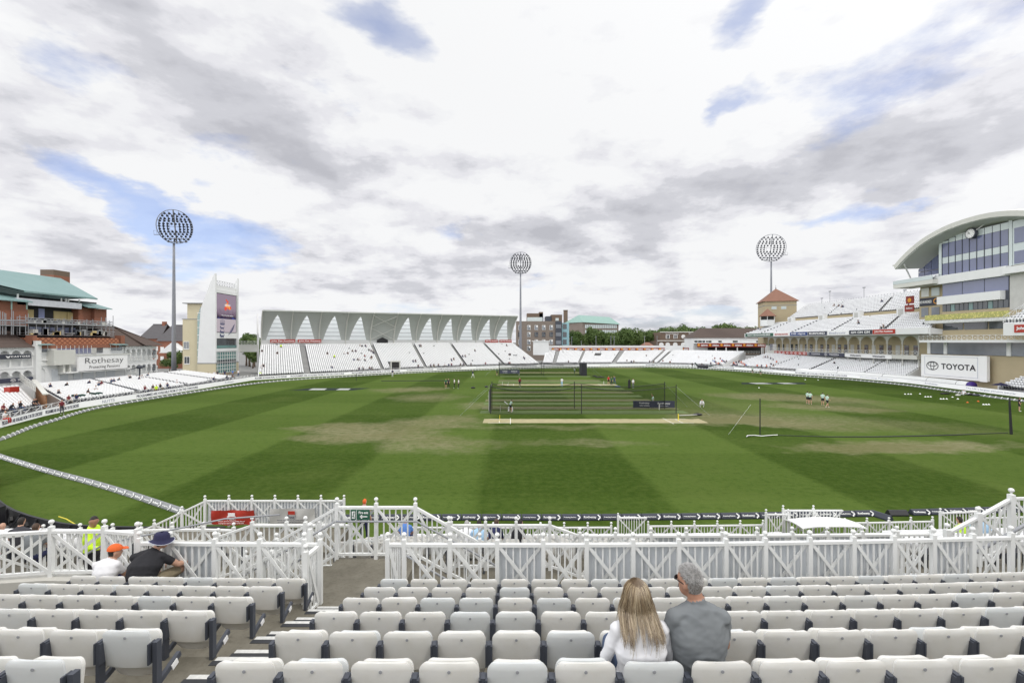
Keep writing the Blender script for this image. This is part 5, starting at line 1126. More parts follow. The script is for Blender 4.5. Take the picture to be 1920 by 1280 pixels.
    mb.tube([p0, lerp(p0, p1, .5) + V(0, .25, -.25), p1], [.05, .05, .02], 5)
    for k in range(16):
        u = .18 + .8 * k / 16; p = lerp(p0, p1, u) + V(0, .25, -.25) * math.sin(math.pi * u); l = 1.0 * math.sin(math.pi * min(1, u * .9 + .12)) ** .8
        mb.prism([p, p + V(0, -.25, .75) * l * .9, p + V(0, .13, .13)], (.03, 0, 0)); mb.prism([p, p + V(0, .75, .12) * l * .7, p + V(0, .13, .13)], (.03, 0, 0))
    mb.build('fern_crest', 'screen_navy', s)
    # link wall towards the wing stand
    mb = MB(); mb.prism([(X + .4, Yb + .1, 6.0), (-70.6, 126.4, 6.0), (-70.6, 126.4, 8.0), (X + .4, Yb + .1, 8.0)], (0, .3, 0)); mb.mat(1); picket(mb, (X + .5, Yb, 8.0), (-70.6, 126.2, 8.0), 1.0, 6); tag(mb.build('link_bridge', ['off_white', 'white_paint']), 'pale bridge joining the scoreboard tower to the wing stand', 'bridge')
tower()
# ================================================================ OLD PAVILION (left, faces +X)
def arcade(t_, X, ya, yb, z0, zs, zt, n, m='white_wall', depth=1.6, col='white_paint', sign=1):
    """row of arches on the plane X=const between ya and yb; sign: side the depth goes to"""
    w = (yb - ya) / n; mb = MB()
    for i in range(n):
        a, b = ya + w * i, ya + w * (i + 1); cw = .12; r_ = (w - 2 * cw) / 2; c = (a + b) / 2
        arc = [(c + r_ * math.cos(math.pi * (1 - k / 10)), zs + min(r_, zt - zs - .15) * math.sin(math.pi * k / 10)) for k in range(11)]
        for k in range(10):
            p, q = arc[k], arc[k + 1]; mb.prism([(X, p[0], p[1]), (X, q[0], q[1]), (X, q[0], zt), (X, p[0], zt)], (.14 * sign, 0, 0))
        mb.prism([(X, a, zs), (X, a + cw, zs), (X, a + cw, zt), (X, a, zt)], (.14 * sign, 0, 0)); mb.prism([(X, b - cw, zs), (X, b, zs), (X, b, zt), (X, b - cw, zt)], (.14 * sign, 0, 0))
    mb.build('arches', m, t_)
    for i in range(n + 1):
        y = ya + w * i; cm = MB(); cm.tube([(X + .07 * sign, y, z0), (X + .07 * sign, y, zs + .1)], .11, 8); cm.box(X - .1, X + .24, y - .17, y + .17, zs - .12, zs + .08); cm.build('column', col, t_)
def pavilion():
    t_ = thing('pavilion', 'old white pavilion with arcaded wings, brick upper storeys and a green copper roof', 'pavilion', (XL - 5, 78, 0)); X = XL
    yy = lambda x: X * F / (x - 960); zz = lambda x, y: CZ - (y - 640) / F * yy(x)
    ya, y1, y2, yb = 60.0, yy(60), yy(232), yy(292)
    # main body
    mb = MB(); mb.box(X - 12, X, y1, y2, 0, 8.0); mb.build('main_wall', 'white_wall', t_)
    for x0, x1 in ((137, 150), (155, 175), (180, 196), (200, 215), (97, 110), (113, 127)):
        a, b = yy(x0), yy(x1); mb = MB(); mb.box(X, X + .08, a, b, 1.5, 4.5); mb.build('door', 'white_panel', t_)
    mb = MB(); c = yy(75)
    for k in range(10):
        a0, a1 = math.pi * k / 10, math.pi * (k + 1) / 10; mb.bar((X + .06, c + .75 * math.cos(a0), 4.1 + .75 * math.sin(a0)), (X + .06, c + .75 * math.cos(a1), 4.1 + .75 * math.sin(a1)), .14)
    mb.box(X, X + .1, c - .85, c - .7, 1.5, 4.1); mb.box(X, X + .1, c + .7, c + .85, 1.5, 4.1); mb.prism([(X, c - 1.3, 5.1), (X, c + 1.3, 5.1), (X, c, 5.9)], (.15, 0, 0)); mb.build('doorcase', 'white_paint', t_)
    mb = MB(); mb.box(X, X + .2, y1, yy(128), 5.9, 6.0); mb.box(X, X + .6, y1, y1 + .8, 0, 9.0); mb.build('moulding', 'white_paint', t_)
    # projecting bay + sightscreen board
    mb = MB(); mb.box(X, X + 1.2, yy(87), yy(128), 5.15, 7.55); mb.box(X, X + .9, yy(108), yy(112), 3.6, 5.2); mb.box(X, X + .9, yy(120), yy(123), 3.6, 5.2); mb.build('bay', 'off_white', t_)
    mb = MB(); mb.box(X, X + 1.5, yy(107), y2, 3.75, 3.95); mb.build('canopy', 'white_paint', t_)
    # upper glazing strip & brick diamond band
    mb = MB(); mb.box(X - 11.8, X - .1, y1 + .4, y2, 8.0, 9.0); mb.box(X - 11.5, X - .3, y1 + .4, y2, 7.9, 8.9); mb.build('brick_wall', 'brick', t_)
    for (x0, x1, y_0, y_1, m_) in ((64, 88, 647, 660, 'glass_grey'), (105, 170, 648, 663.5, 'glass_blue'), (93, 104, 649, 664, 'dirty_white'), (171, 180, 649, 663, 'dirty_white'), (180, 192, 648, 661, 'glass_dark'), (206, 228, 646, 657, 'glass_grey')):
        a, b = yy(x0), yy(x1); mb = MB(); mb.box(X + .02, X + .1, a, b, zz(x0, y_1), zz(x0, y_0)); mb.build('window', m_, t_)
        if x1 - x0 > 20:
            mb = MB(); n = 8 if x1 - x0 > 50 else 2
            for k in range(n + 1): y_ = lerp(a, b, k / n); mb.box(X + .1, X + .14, y_ - .03, y_ + .03, zz(x0, y_1), zz(x0, y_0))
            mb.build('window_bars', 'white_paint', t_)
    z = zz(100, 646.5); zt = zz(100, 633); mb = MB(); mb.box(X - 11, X + .05, yy(64), yy(222), z, zt); mb.build('parapet', 'diamond', t_); mb = MB(); mb.box(X - .3, X + .12, yy(64), yy(222), z - .55, z); mb.build('string_course', 'brick', t_)
    for x in (60, 225): mb = MB(); mb.box(X - 1, X + .2, yy(x), yy(x + 7), 8.4, zz(x, 629)); mb.build('brick_pier', 'brick', t_)
    for (xa, xb) in ((64, 92), (204, 231)): mb = MB(); mb.prism([(X, yy(xa), zz(xa, 645)), (X + 1.0, yy(xa), zz(xa, 647)), (X + 1.0, yy(xb), zz(xa, 647)), (X, yy(xb), zz(xa, 645))], (0, 0, .08)); mb.build('porch_roof', 'copper', t_)
    # wings
    for (a, b, n, nm) in ((ya, y1, 6, 'left'), (y2 + .2, yb, 6, 'right')):
        mb = MB(); mb.box(X - 8, X - .75, a, b, 0, 7.9 if nm == 'left' else 8.1); mb.box(X - 1.6, X + .2, a, b, 0, 2.1); mb.box(X - 1.6, X + .2, a, b, 4.9, 5.2); mb.box(X - 1.6, X + .2, a, b, 7.75, 8.0); mb.build('wing_wall', 'white_wall', t_)
        arcade(t_, X, a, b, 2.1, 3.9, 4.9, n); arcade(t_, X, a, b, 5.2, 6.9, 7.75, n)
        if nm == 'right':
            mb = MB(); picket(mb, (X + .3, a, 5.2), (X + .3, b, 5.2), .9, 12); picket(mb, (X + .3, a, 2.1), (X + .3, b, 2.1), .9, 12); mb.build('balcony_railing', 'white_paint', t_)
            mb = MB(); mb.box(X - 8, X - 1.8, b, b + .1, 2.5, 3.9); mb.build('side_window', 'glass_dark', t_)
            mb = MB(); mb.box(X + .0, X + .1, b - .9, b - .2, 2.4, 4.3); mb.box(X + .0, X + .1, b - .9, b - .2, 5.5, 7.2); mb.build('end_window', 'glass_dark', t_)
    # wing roofs: left pitched slope, right hip with cross gable
    mb = MB(); mb.add([(X + .5, ya, 8.0), (X + .5, y1 + .4, 8.0), (X - 7, y1 + .4, 12.2), (X - 7, ya, 12.2), (X - 7, ya, 7.9), (X - 7, y1 + .4, 7.9)], [(0, 1, 2, 3), (1, 5, 2), (0, 3, 4)]); mb.build('wing_roof', 'rooftile', t_)
    mb = MB(); e = yb + .6; s0 = y2 - .5
    mb.add([(X + .6, s0, 8.0), (X + .6, e, 8.1), (X - 12, e, 8.1), (X - 12, s0, 8.0), (X - 6, s0, 12.2), (X - 6, yb - 4.5, 12.2)], [(0, 1, 5, 4), (1, 2, 5), (2, 3, 4, 5), (0, 4, 3)])
    k = yy(262); mb.add([(X + 1.2, k, 8.1), (X + 1.2, e, 8.15), (X - 6, yb - 5, 12.5), (X - 3, k, 9.9), (X - 6, k + .1, 12.3)], [(0, 1, 2, 4), (0, 4, 3)]); mb.build('wing_roof', 'rooftile', t_)
    mb = MB(); p = PX(255, 608, X - 6); mb.tube([(X - 6, yb - 4.8, 12.2), (X - 6, yb - 4.8, 13.6)], .07, 6); mb.build('roof_finial', 'black', t_)
    # set-back upper building
    U = X - 4; uy = lambda x: U * F / (x - 960); uz = lambda x, y: CZ - (y - 640) / F * uy(x)
    a, b = uy(44), uy(147)
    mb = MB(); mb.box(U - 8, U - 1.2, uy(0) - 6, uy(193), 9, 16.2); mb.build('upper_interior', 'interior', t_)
    for (x0, x1, y_0, y_1) in ((-60, 45, 564, 611), (147, 171, 578, 609), (171, 194, 580, 610)):
        yA, yB = uy(x0), uy(x1); xo = U + (.6 if x0 != 147 else 0); zA, zB = uz(x1, y_1), uz(x1, y_0)
        mb = MB(); mb.box(U - 4, xo, yA, yB, zA, zB); mb.build('brick_block', 'brick', t_)
    mb = MB(); mb.box(U - .3, U + .6, uy(25), uy(147), uz(100, 576), uz(100, 564.5)); mb.build('balcony_front', 'foil', t_)
    for (x0, x1, y_0, y_1, m_) in ((54, 76, 579, 596, 'ply'), (113, 146, 583, 600, 'ply'), (85, 96, 578, 596, 'sheet_blue'), (137, 147, 586, 601, 'ply')):
        mb = MB(); xo = U - 1.1 + (.15 if x0 == 137 else 0); mb.box(xo - .1, xo, uy(x0), uy(x1), uz(x0, y_1), uz(x0, y_0)); mb.build('board_panel', m_, t_)
    for x in (30, 112, 120.5, 125, 146): mb = MB(); mb.box(U + .1, U + .25, uy(x), uy(x) + .18, uz(x, 566), 16.3); mb.build('post', 'white_paint', t_)
    mb = MB(); E = X - 3; ez = 16.8; r_ = X - 12
    ey = lambda x: E * F / (x - 960)
    y_l, y_r = ey(46), ey(182); zr = 20.8; yr0, yr1 = -62, 0
    RY = lambda x: r_ * F / (x - 960)
    mb.add([(E, y_l, ez), (E, y_r, ez), (r_, RY(114), zr), (r_, RY(0), zr), (r_, 60, zr), (r_ + 4.5, 62, ez + 2.3), (r_ - 6, RY(114) + 2, ez), (r_ - 6, 60, ez)],
           [(0, 1, 2, 3), (0, 3, 4, 5), (1, 6, 2), (2, 6, 7, 4, 3)])
    mb.add([(E, y_l, ez - .25), (E, y_r, ez - .25), (r_, RY(114), zr - .3), (r_, RY(0), zr - .3), (r_, 60, zr - .3), (r_ + 4.5, 62, ez + 2.0)], [(0, 3, 2, 1), (0, 5, 4, 3)]); mb.bar((E, y_l, ez - .12), (E, y_r, ez - .12), .2, .26); mb.build('copper_roof', 'copper', t_)
    mb = MB(); mb.prism([(U + 1.4, uy(-80), 15.0), (U + 1.4, uy(45), 15.0), (U - 2.5, uy(38), 16.4), (U - 2.5, uy(-80), 16.4)], (0, 0, .15)); mb.build('side_roof', 'copper', t_); mb = MB(); mb.prism([(U + 1.5, uy(150), 14.9), (U + 1.5, uy(196), 14.9), (U - 2.5, uy(190), 16.2), (U - 2.5, uy(150), 16.2)], (0, 0, .15)); mb.build('side_roof', 'copper', t_)
    for x in (8, 37, 172, 189): mb = MB(); mb.tube([(U + 1.1, uy(x), uz(x, 580)), (U + 1.1, uy(x), 15.0)], .09, 6); mb.build('roof_post', 'copper_green', t_)
    mb = MB(); yc0, yc1 = r_ * F / (105.5 - 960), r_ * F / (136 - 960); mb.box(r_ - 3, r_ - .5, yc0, yc1, 18, 21.3); mb.mat(1); mb.box(r_ - 3, r_ - .5, yc0, yc1, 21.3, 22.3); mb.build('chimney', ['brick', 'brick_dark'], t_)
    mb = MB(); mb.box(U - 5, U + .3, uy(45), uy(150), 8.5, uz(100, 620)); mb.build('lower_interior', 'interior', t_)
    for k in range(7): a = uy(50 + 13 * k); mb = MB(); mb.box(U + .3, U + .36, a + .1, a + .95, 10.2, uz(100, 614)); mb.build('window', 'glass_blue', t_)
    # scaffolding
    s = thing('scaffolding', 'grey tubular scaffolding with planks across the upper pavilion front', 'scaffolding', (X - 1.5, 78, 9.5)); mb = MB(); r = random.Random(3); Xs = X - 1.2
    sy = lambda x: Xs * F / (x - 960); sz = lambda x, y: CZ - (y - 640) / F * sy(x)
    xs_ = [0, 5, 11, 22, 25, 37, 48, 53, 68, 85, 107, 118, 135, 150, 163, 174, 190, 198, 205, 212]
    for x in xs_:
        t0 = 588 if x < 60 else 598; t0 += r.uniform(-8, 4); mb.tube([(Xs, sy(x), 9.9), (Xs, sy(x), sz(x, t0))], .05, 5); 
        if r.random() < .6: mb.tube([(Xs - 1.3, sy(x), 9.9), (Xs - 1.3, sy(x), sz(x, t0 + 3))], .05, 5)
    for (x0, x1, y_) in ((48, 212, 598), (48, 212, 601.5), (48, 212, 605), (48, 212, 624), (48, 212, 628.5), (0, 48, 602), (0, 48, 600), (0, 48, 606), (150, 215, 608), (150, 215, 612), (150, 215, 620)):
        zc_ = sz(100 if x1 > 50 else 24, y_); mb.tube([(Xs, sy(x0), zc_), (Xs, sy(x1), zc_)], .05, 5); mb.tube([(Xs - 1.3, sy(x0), zc_ + r.uniform(-.1, .1)), (Xs - 1.3, sy(x1), zc_)], .04, 5)
    for k in range(26): x0 = 48 + 6.2 * k; y0, y1_ = (603, 598) if k % 2 else (598, 603); mb.tube([(Xs, sy(x0), sz(100, y0)), (Xs, sy(x0 + 6.2), sz(100, y1_))], .04, 5)
    for k in range(14): x0 = 60 + r.uniform(0, 140); mb.tube([(Xs, sy(x0), 9.9), (Xs, sy(x0 + 8), sz(x0, 625))], .04, 5)
    mb.build('tubes', 'grey_steel', s)
    mb = MB(); mb.box(Xs - 1.6, Xs + .2, sy(46), sy(205), sz(100, 608), sz(100, 606)); mb.box(Xs - 1.5, Xs + .1, sy(0), sy(48), sz(24, 611), sz(24, 609)); mb.build('deck', 'grey_steel', s)
    for k in range(30): mb = MB(); x0 = r.uniform(55, 200); mb.box(Xs - r.uniform(0, 1), Xs + .1, sy(x0), sy(x0) + r.uniform(.2, .9), 9.95, 9.95 + r.uniform(.2, 1.1)); mb.build('stacked_board', r.choice(('mid_grey', 'ply', 'dirty_white', 'dark_steel')), s)
    for k in range(16): mb = MB(); x0 = r.uniform(55, 200); z = sz(100, 606); mb.box(Xs - r.uniform(0, 1), Xs + .1, sy(x0), sy(x0) + r.uniform(.2, .7), z, z + r.uniform(.2, .6)); mb.build('stacked_board', r.choice(('mid_grey', 'dirty_white')), s)
    # signs
    b = thing('sightscreen', 'white sight screen reading Rothesay Protecting Pensions on the old pavilion', 'sign', (X + 1.6, 88, 4)); ya_, yb_ = yy(130), yy(224); zl, zh = zz(130, 697.5), zz(130, 667)
    mb = MB(); mb.box(X + 1.2, X + 1.5, ya_, yb_, zl, zh); mb.build('board', 'white_ink', b); mb = MB(); mb.box(X + 1.1, X + 1.6, ya_ - .1, yy(231), zh, zh + .15); mb.build('frame', 'off_white', b)
    mat('logo_ink', (.025, .022, .03), .5, .02, 3)
    c = (ya_ + yb_) / 2; text('Rothesay', (X + 1.56, c + .1, lerp(zl, zh, .62)), (0, 1, 0), (yb_ - ya_) * .78, (zh - zl) * .46, 'logo_ink', b, -.018); text('Protecting Pensions', (X + 1.56, c + .1, lerp(zl, zh, .24)), (0, 1, 0), (yb_ - ya_) * .62, (zh - zl) * .25, 'logo_ink', b, -.012)
    for (x0, x1, y_, s_, nm, lab) in ((-30, 53, 668, 'CASTORE', 'banner_dark', 'black banner reading CASTORE on the left pavilion wing'), (-30, 57, 712, 'TOYOTA', 'ink', 'dark banner reading TOYOTA below the left pavilion wing')):
        b = thing('sponsor_banner', lab, 'banner', (X + .5, yy(20), 5)); zc = zz(30, y_); mb = MB(); mb.box(X + .35, X + .42, yy(x0), yy(x1), zc - .33, zc + .33); mb.build('sheet', nm, b)
        text(s_, (X + .46, yy(33 if s_ == 'CASTORE' else 38), zc), (0, 1, 0), 2.6 if s_ == 'CASTORE' else 1.6, .26, 'white_ink', b, .03, spacing=1.3 if s_ == 'CASTORE' else 1)
        mb = MB(); e = yy(9 if s_ == 'CASTORE' else 19)
        if s_ == 'TOYOTA': ring(mb, (X + .46, e, zc), (0, 1, 0), (0, 0, 1), .33, .2, .05); ring(mb, (X + .46, e, zc + .05), (0, 1, 0), (0, 0, 1), .22, .09, .04); ring(mb, (X + .46, e, zc), (0, 1, 0), (0, 0, 1), .09, .19, .04)
        else: mb.prism([(X + .46, e - .35, zc + .13), (X + .46, e - .1, zc + .05), (X + .46, e, zc + .0), (X + .46, e + .1, zc + .05), (X + .46, e + .35, zc + .13), (X + .46, e + .12, zc - .17), (X + .46, e - .12, zc - .17)], (.02, 0, 0))
        mb.build('emblem', 'white_ink', b)
    # camera crane on the right wing
    mb = MB(); p = PX(262, 688, X + 1.5); mb.ball(p, .5, 10, 8, (1, 1.4, .7)); mb.bar(p, p + V(0, -2.2, -.3), .12); mb.tube([p + V(0, 0, -1.6), p], .12, 8); mb.ball(p + V(0, 1.0, .1), .25, 8, 6); tag(mb.build('tv_camera', 'dark_steel'), 'covered television camera on the right pavilion balcony', 'camera')
    mb = MB(); p = PX(22, 728, -68); mb.box(p.x - .4, p.x + .4, p.y - .6, p.y + .6, p.z - .6, p.z + .2); tag(mb.build('red_box', 'banner_red'), 'red box on the ledge at the far left under the pavilion', 'box')
pavilion()
# ================================================================ RIGHT STANDS (face -X)
def right_stand():
    XB = 90.0; yy = lambda x, X=XB: X * F / (x - 960); zz = lambda x, y, X=XB: CZ - (y - 640) / F * yy(x, X)
    t_ = thing('grandstand', 'two-tier right grandstand with arcaded balcony and sponsor hoardings', 'stand', (95, 130, 0))
    # lower tier: from the boards to the balcony columns
    fr = [V(72.5, 152, 0), V(76.5, 143, 0), V(81.5, 128, 0), V(85.5, 112, 0), V(86.8, 101, 0)]
    bk = [V(88.5, 158, 0), V(91, 147, 0), V(92.5, 130, 0), V(93, 112, 0), V(93, 101, 0)]
    tier('seating_block', 'lower tier of white seats in front of the arcaded balcony on the right', fr, bk, 13, .6, 4.1, aisles=((.27, .285), (.52, .535), (.80, .815)), pitch=.52)
    front_fence('white railing in front of the right lower tier', [(p.x, p.y) for p in off_path(BOARD[14:18], 1.3)], .1)
    ya, yb = yy(1722), yy(1440)
    mb = MB(); mb.box(XB + 3, XB + 16, ya, yb, 0, 10.6); mb.build('back_wall', 'beige', t_)
    for k in range(24):
        y = lerp(ya + 1.5, yb - 1.5, k / 23); mb = MB(); mb.box(XB + 2.9, XB + 3, y - .6, y + .6, 5.8, 8.0); mb.build('window', 'glass_dark' if k % 3 else 'dirty_white', t_)
    mb = MB(); mb.box(XB - .3, XB + 3, ya, yb, 4.85, 5.75); mb.build('balcony', 'off_white', t_)
    mb = MB(); picket(mb, (XB - .2, ya, 5.75), (XB - .2, yb, 5.75), .95, 44); mb.build('balcony_railing', 'white_paint', t_)
    arcade(t_, XB, ya, yb, 5.75, 8.5, 10.3, 14, 'off_white', sign=1, col='off_white')
    for k in range(15): y = lerp(ya, yb, k / 14); mb = MB(); mb.tube([(XB + .1, y, 3.0), (XB + .1, y, 4.9)], .12, 8); mb.build('column', 'off_white', t_)
    # upper deck
    UX = 86.0; y0, y1 = yy(1740, UX), yy(1396, UX)
    mb = MB(); mb.prism([(UX, y0, 10.5), (UX, y0, 11.8), (UX + .3, y0, 11.8), (XB + 3, y0, 10.9), (XB + 3, y0, 10.3)], (0, y1 - y0, 0)); mb.build('deck_fascia', 'white_wall', t_)
    tier('seating_block', 'middle tier of white seats above the sponsor hoardings on the right', [V(UX + .3, y0, 0), V(UX + .3, y1, 0)][::-1], [V(UX + 9.8, y0 + 8, 0), V(UX + 9.8, y1 - 4, 0)][::-1], 10, 11.3, 15.0, aisles=((.13, .145), (.37, .385), (.60, .615), (.84, .855)), pitch=.52, parent=t_)
    mb = MB(); mb.box(UX + 9.8, UX + 10.1, y0 + 6, y1 - 6, 14.6, 16.6); mb.build('divider_wall', 'beige', t_)
    for u in (.15, .4, .63, .86):
        y = lerp(y1 - 4, y0 + 8, u); mb = MB(); mb.box(UX + 8.6, UX + 9.8, y - 1.2, y + 1.2, 15.0, 17.2); mb.mat(1); mb.box(UX + 8.55, UX + 8.6, y - .7, y + .7, 15.2, 16.8); mb.build('doorway_hut', ['white_wall', 'dirty_white'], t_)
    tier('seating_block', 'top tier of white seats on the right skyline', [V(UX + 10.2, y0 + 5, 0), V(UX + 10.2, y1 - 9.5, 0)][::-1], [V(UX + 19, y0 + 12, 0), V(UX + 19, y1 - 6, 0)][::-1], 11, 16.5, 21.0, aisles=((.33, .345), (.66, .675)), pitch=.52, parent=t_)
    mb = MB(); ye = y1 - 6; p, q = V(UX + 19.2, y0 + 5, 21.0), V(UX + 19.2, ye, 21.0); mb.prism([p - V(0, 0, 3), q - V(0, 0, 3), q, p], (.3, 0, 0)); mb.bar(p + V(0, 0, .1), q + V(0, 0, .1), .4, .2)
    n = 60
    for k in range(n + 1): a = lerp(p, q, k / n); mb.bar(a, a + V(0, 0, 1.3), .06)
    mb.bar(p + V(0, 0, 1.0), q + V(0, 0, 1.0), .05); mb.bar(p + V(0, 0, .6), q + V(0, 0, .6), .05); mb.build('top_railing', 'grey_steel', t_)
    for i, (x, y_) in enumerate(((1541, 560), (1556, 547), (1620, 540), (1696.5, 545))):
        Xp = UX + 19.3; p = PX(x, y_, Xp); mb = MB(); mb.tube([(Xp, p.y, 20.5), (Xp, p.y, p.z)], .08, 6); mb.box(Xp - .2, Xp + .2, p.y - .35, p.y + .35, p.z, p.z + .3); tag(mb.build('lamp_post', 'grey_steel'), 'small mast light above the top tier, %s from the turret' % ordinal(i), 'lamp post', 'mast lights on the top tier')
    # hoardings
    z0, z1 = 10.65, 11.7; X_ = UX - .06
    for (xa, xb, m_, s_, wt, lab) in ((1398, 1450, 'banner_green', 'NOTTINGHAMSHIRE', 'white_ink', 'green hoarding at the far end of the right upper deck'), (1451, 1481, 'white_ink', 'BROWNS BOOKS', 'banner_red', 'white hoarding with red lettering on the right upper deck'),
                                   (1482, 1514, 'banner_blue', 'DB signs', 'white_ink', 'blue hoarding reading signs on the right upper deck'), (1515, 1551, 'ink', 'BURFORD', 'white_ink', 'navy hoarding with white triangle on the right upper deck'),
                                   (1552, 1592, 'white_ink', 'Belvoir', 'pale_ink', 'white hoarding with faint lettering on the right upper deck'), (1593, 1636, 'banner_dark', 'GM GM GM', 'white_ink', 'black hoarding reading GM GM GM on the right upper deck'),
                                   (1637, 1679, 'banner_red', 'John Pye Auctions', 'white_ink', 'bright red auction hoarding nearest on the right upper deck')):
        a, b = yy(xb, UX), yy(xa, UX); t2 = thing('hoarding', lab, 'hoarding', (X_, (a + b) / 2, z0), group='hoardings on the upper deck'); mb = MB(); mb.box(X_ - .05, X_, a, b, z0, z1); mb.build('sheet', m_, t2)
        text(s_, (X_ - .1, (a + b) / 2, (z0 + z1) / 2), (0, -1, 0), (b - a) * .82, .55, wt, t2, .025)
    X_ = XB - .36
    for (xa, xb, m_, s_, wt, lab, n) in ((1454, 1515, 'banner_red', 'IG', 'white_ink', 'red and white hoarding of repeated squares on the right balcony', 8), (1516, 1586, 'ink', 'TOYOTA', 'white_ink', 'navy hoarding reading TOYOTA twice on the right balcony', 2), (1587, 1675, 'white_ink', 'WHOLE EARTH', 'ink', 'white hoarding reading WHOLE EARTH on the right balcony', 2)):
        a, b = yy(xb), yy(xa); t2 = thing('hoarding', lab, 'hoarding', (X_, (a + b) / 2, 4.9), group='hoardings on the balcony'); mb = MB(); mb.box(X_ - .05, X_, a, b, 4.75, 5.7); mb.build('sheet', m_, t2); mt = MB()
        for k in range(n):
            y = lerp(b, a, (k + .5) / n); w_ = (b - a) / n * (.5 if n == 2 else .42)
            if n == 8: ring(mt, (X_ - .1, y, 5.22), (0, -1, 0), (0, 0, 1), (b - a) / n * .4, .36, .1, 4)
            if s_ == 'TOYOTA': ring(mt, (X_ - .1, y + 3.4, 5.22), (0, -1, 0), (0, 0, 1), .55, .33, .08); ring(mt, (X_ - .1, y + 3.4, 5.22), (0, -1, 0), (0, 0, 1), .15, .3, .07)
            text(s_, (X_ - .1, y, 5.22), (0, -1, 0), w_, .45, None, raw=mt, bold=.02)
        mt.build('lettering', wt, t2)
right_stand()
def turret():
    Y = 166.0; X = (1473 - 960) / F * Y; t_ = thing('turret', 'beige square turret with a red tiled pyramid roof on the right stand', 'turret', (X, Y + 3, 0))
    a, b = P(1437, 565, Y), P(1499, 565, Y); zt = a.z
    mb = MB(); c = V((a.x + b.x) / 2, Y + 4, 0); s = (b.x - a.x) / 2
    rot = [V(c.x + 1.22 * s * math.cos(k) , c.y + 1.22 * s * math.sin(k), 0) for k in (math.radians(-62), math.radians(28), math.radians(118), math.radians(208))]
    mb.prism([p + V(0, 0, 8) for p in rot], (0, 0, zt - 8)); mb.mat(1); mb.prism([lerp(c, p, 1.015) + V(0, 0, zt - 1.6) for p in rot], (0, 0, .18)); mb.mat(0); mb.build('wall', ['beige', 'mid_grey'], t_)
    e = [lerp(c, p, 1.14) + V(0, 0, zt) for p in rot]; ap = V(c.x - .3, c.y, P(0, 541, Y + 4).z); mb = MB(); mb.add(e + [ap], [(0, 1, 4), (1, 2, 4), (2, 3, 4), (3, 0, 4), (3, 2, 1, 0)]); mb.build('roof', 'roof_tile', t_)
    mb = MB(); mb.tube([ap - V(0, 0, .3), ap + V(0, 0, 1.3)], .07, 6); mb.ball(ap + V(0, 0, .2), .25, 8, 6); mb.build('finial', 'grey_steel', t_)
    for k in (0, 1): p, q = rot[3], rot[0]; m_ = lerp(p, q, .3 + .3 * k) + V(0, -.15, zt - 2.9); mb = MB(); d = (q - p).normalized(); mb.prism([m_ - d * .8, m_ + d * .8, m_ + d * .8 + V(0, 0, 1), m_ - d * .8 + V(0, 0, 1)], (0, .2, 0)); mb.build('window', 'glass_pale', t_)
    # little hexagonal porch
    t2 = thing('kiosk', 'small white lookout with a red tiled roof at the foot of the turret', 'lookout', (P(1446, 600, Y - 4).x, Y - 4, 10)); a = P(1428, 592.5, Y - 4); b = P(1462, 592.5, Y - 4); cx = (a.x + b.x) / 2; zt = a.z; r_ = (b.x - a.x) / 2
    ap = P(1448, 578.5, Y - 2); mb = MB(); e = [V(cx + r_ * math.cos(k * math.pi / 3), Y - 2 + r_ * math.sin(k * math.pi / 3), zt) for k in range(6)]; mb.add(e + [V(cx, Y - 2, ap.z)], [(k, (k + 1) % 6, 6) for k in range(6)] + [(5, 4, 3, 2, 1, 0)]); mb.build('roof', 'roof_tile', t2)
    zb = P(0, 611, Y - 4).z; w_ = [V(cx + r_ * .78 * math.cos(k * math.pi / 3), Y - 2 + r_ * .78 * math.sin(k * math.pi / 3), zb) for k in range(6)]; mb = MB(); mb.prism([p + V(0, 0, 0) for p in w_], (0, 0, zt - zb - 1.3)); mb.mat(1); mb.prism([lerp(V(cx, Y - 2, zb), p, .9) + V(0, 0, zt - zb - 1.4) for p in w_], (0, 0, 1.35))
    for p in w_: mb.mat(0); mb.tube([p, p + V(0, 0, zt - zb)], .12, 6)
    mb.build('body', ['white_wall', 'interior'], t2)
turret()
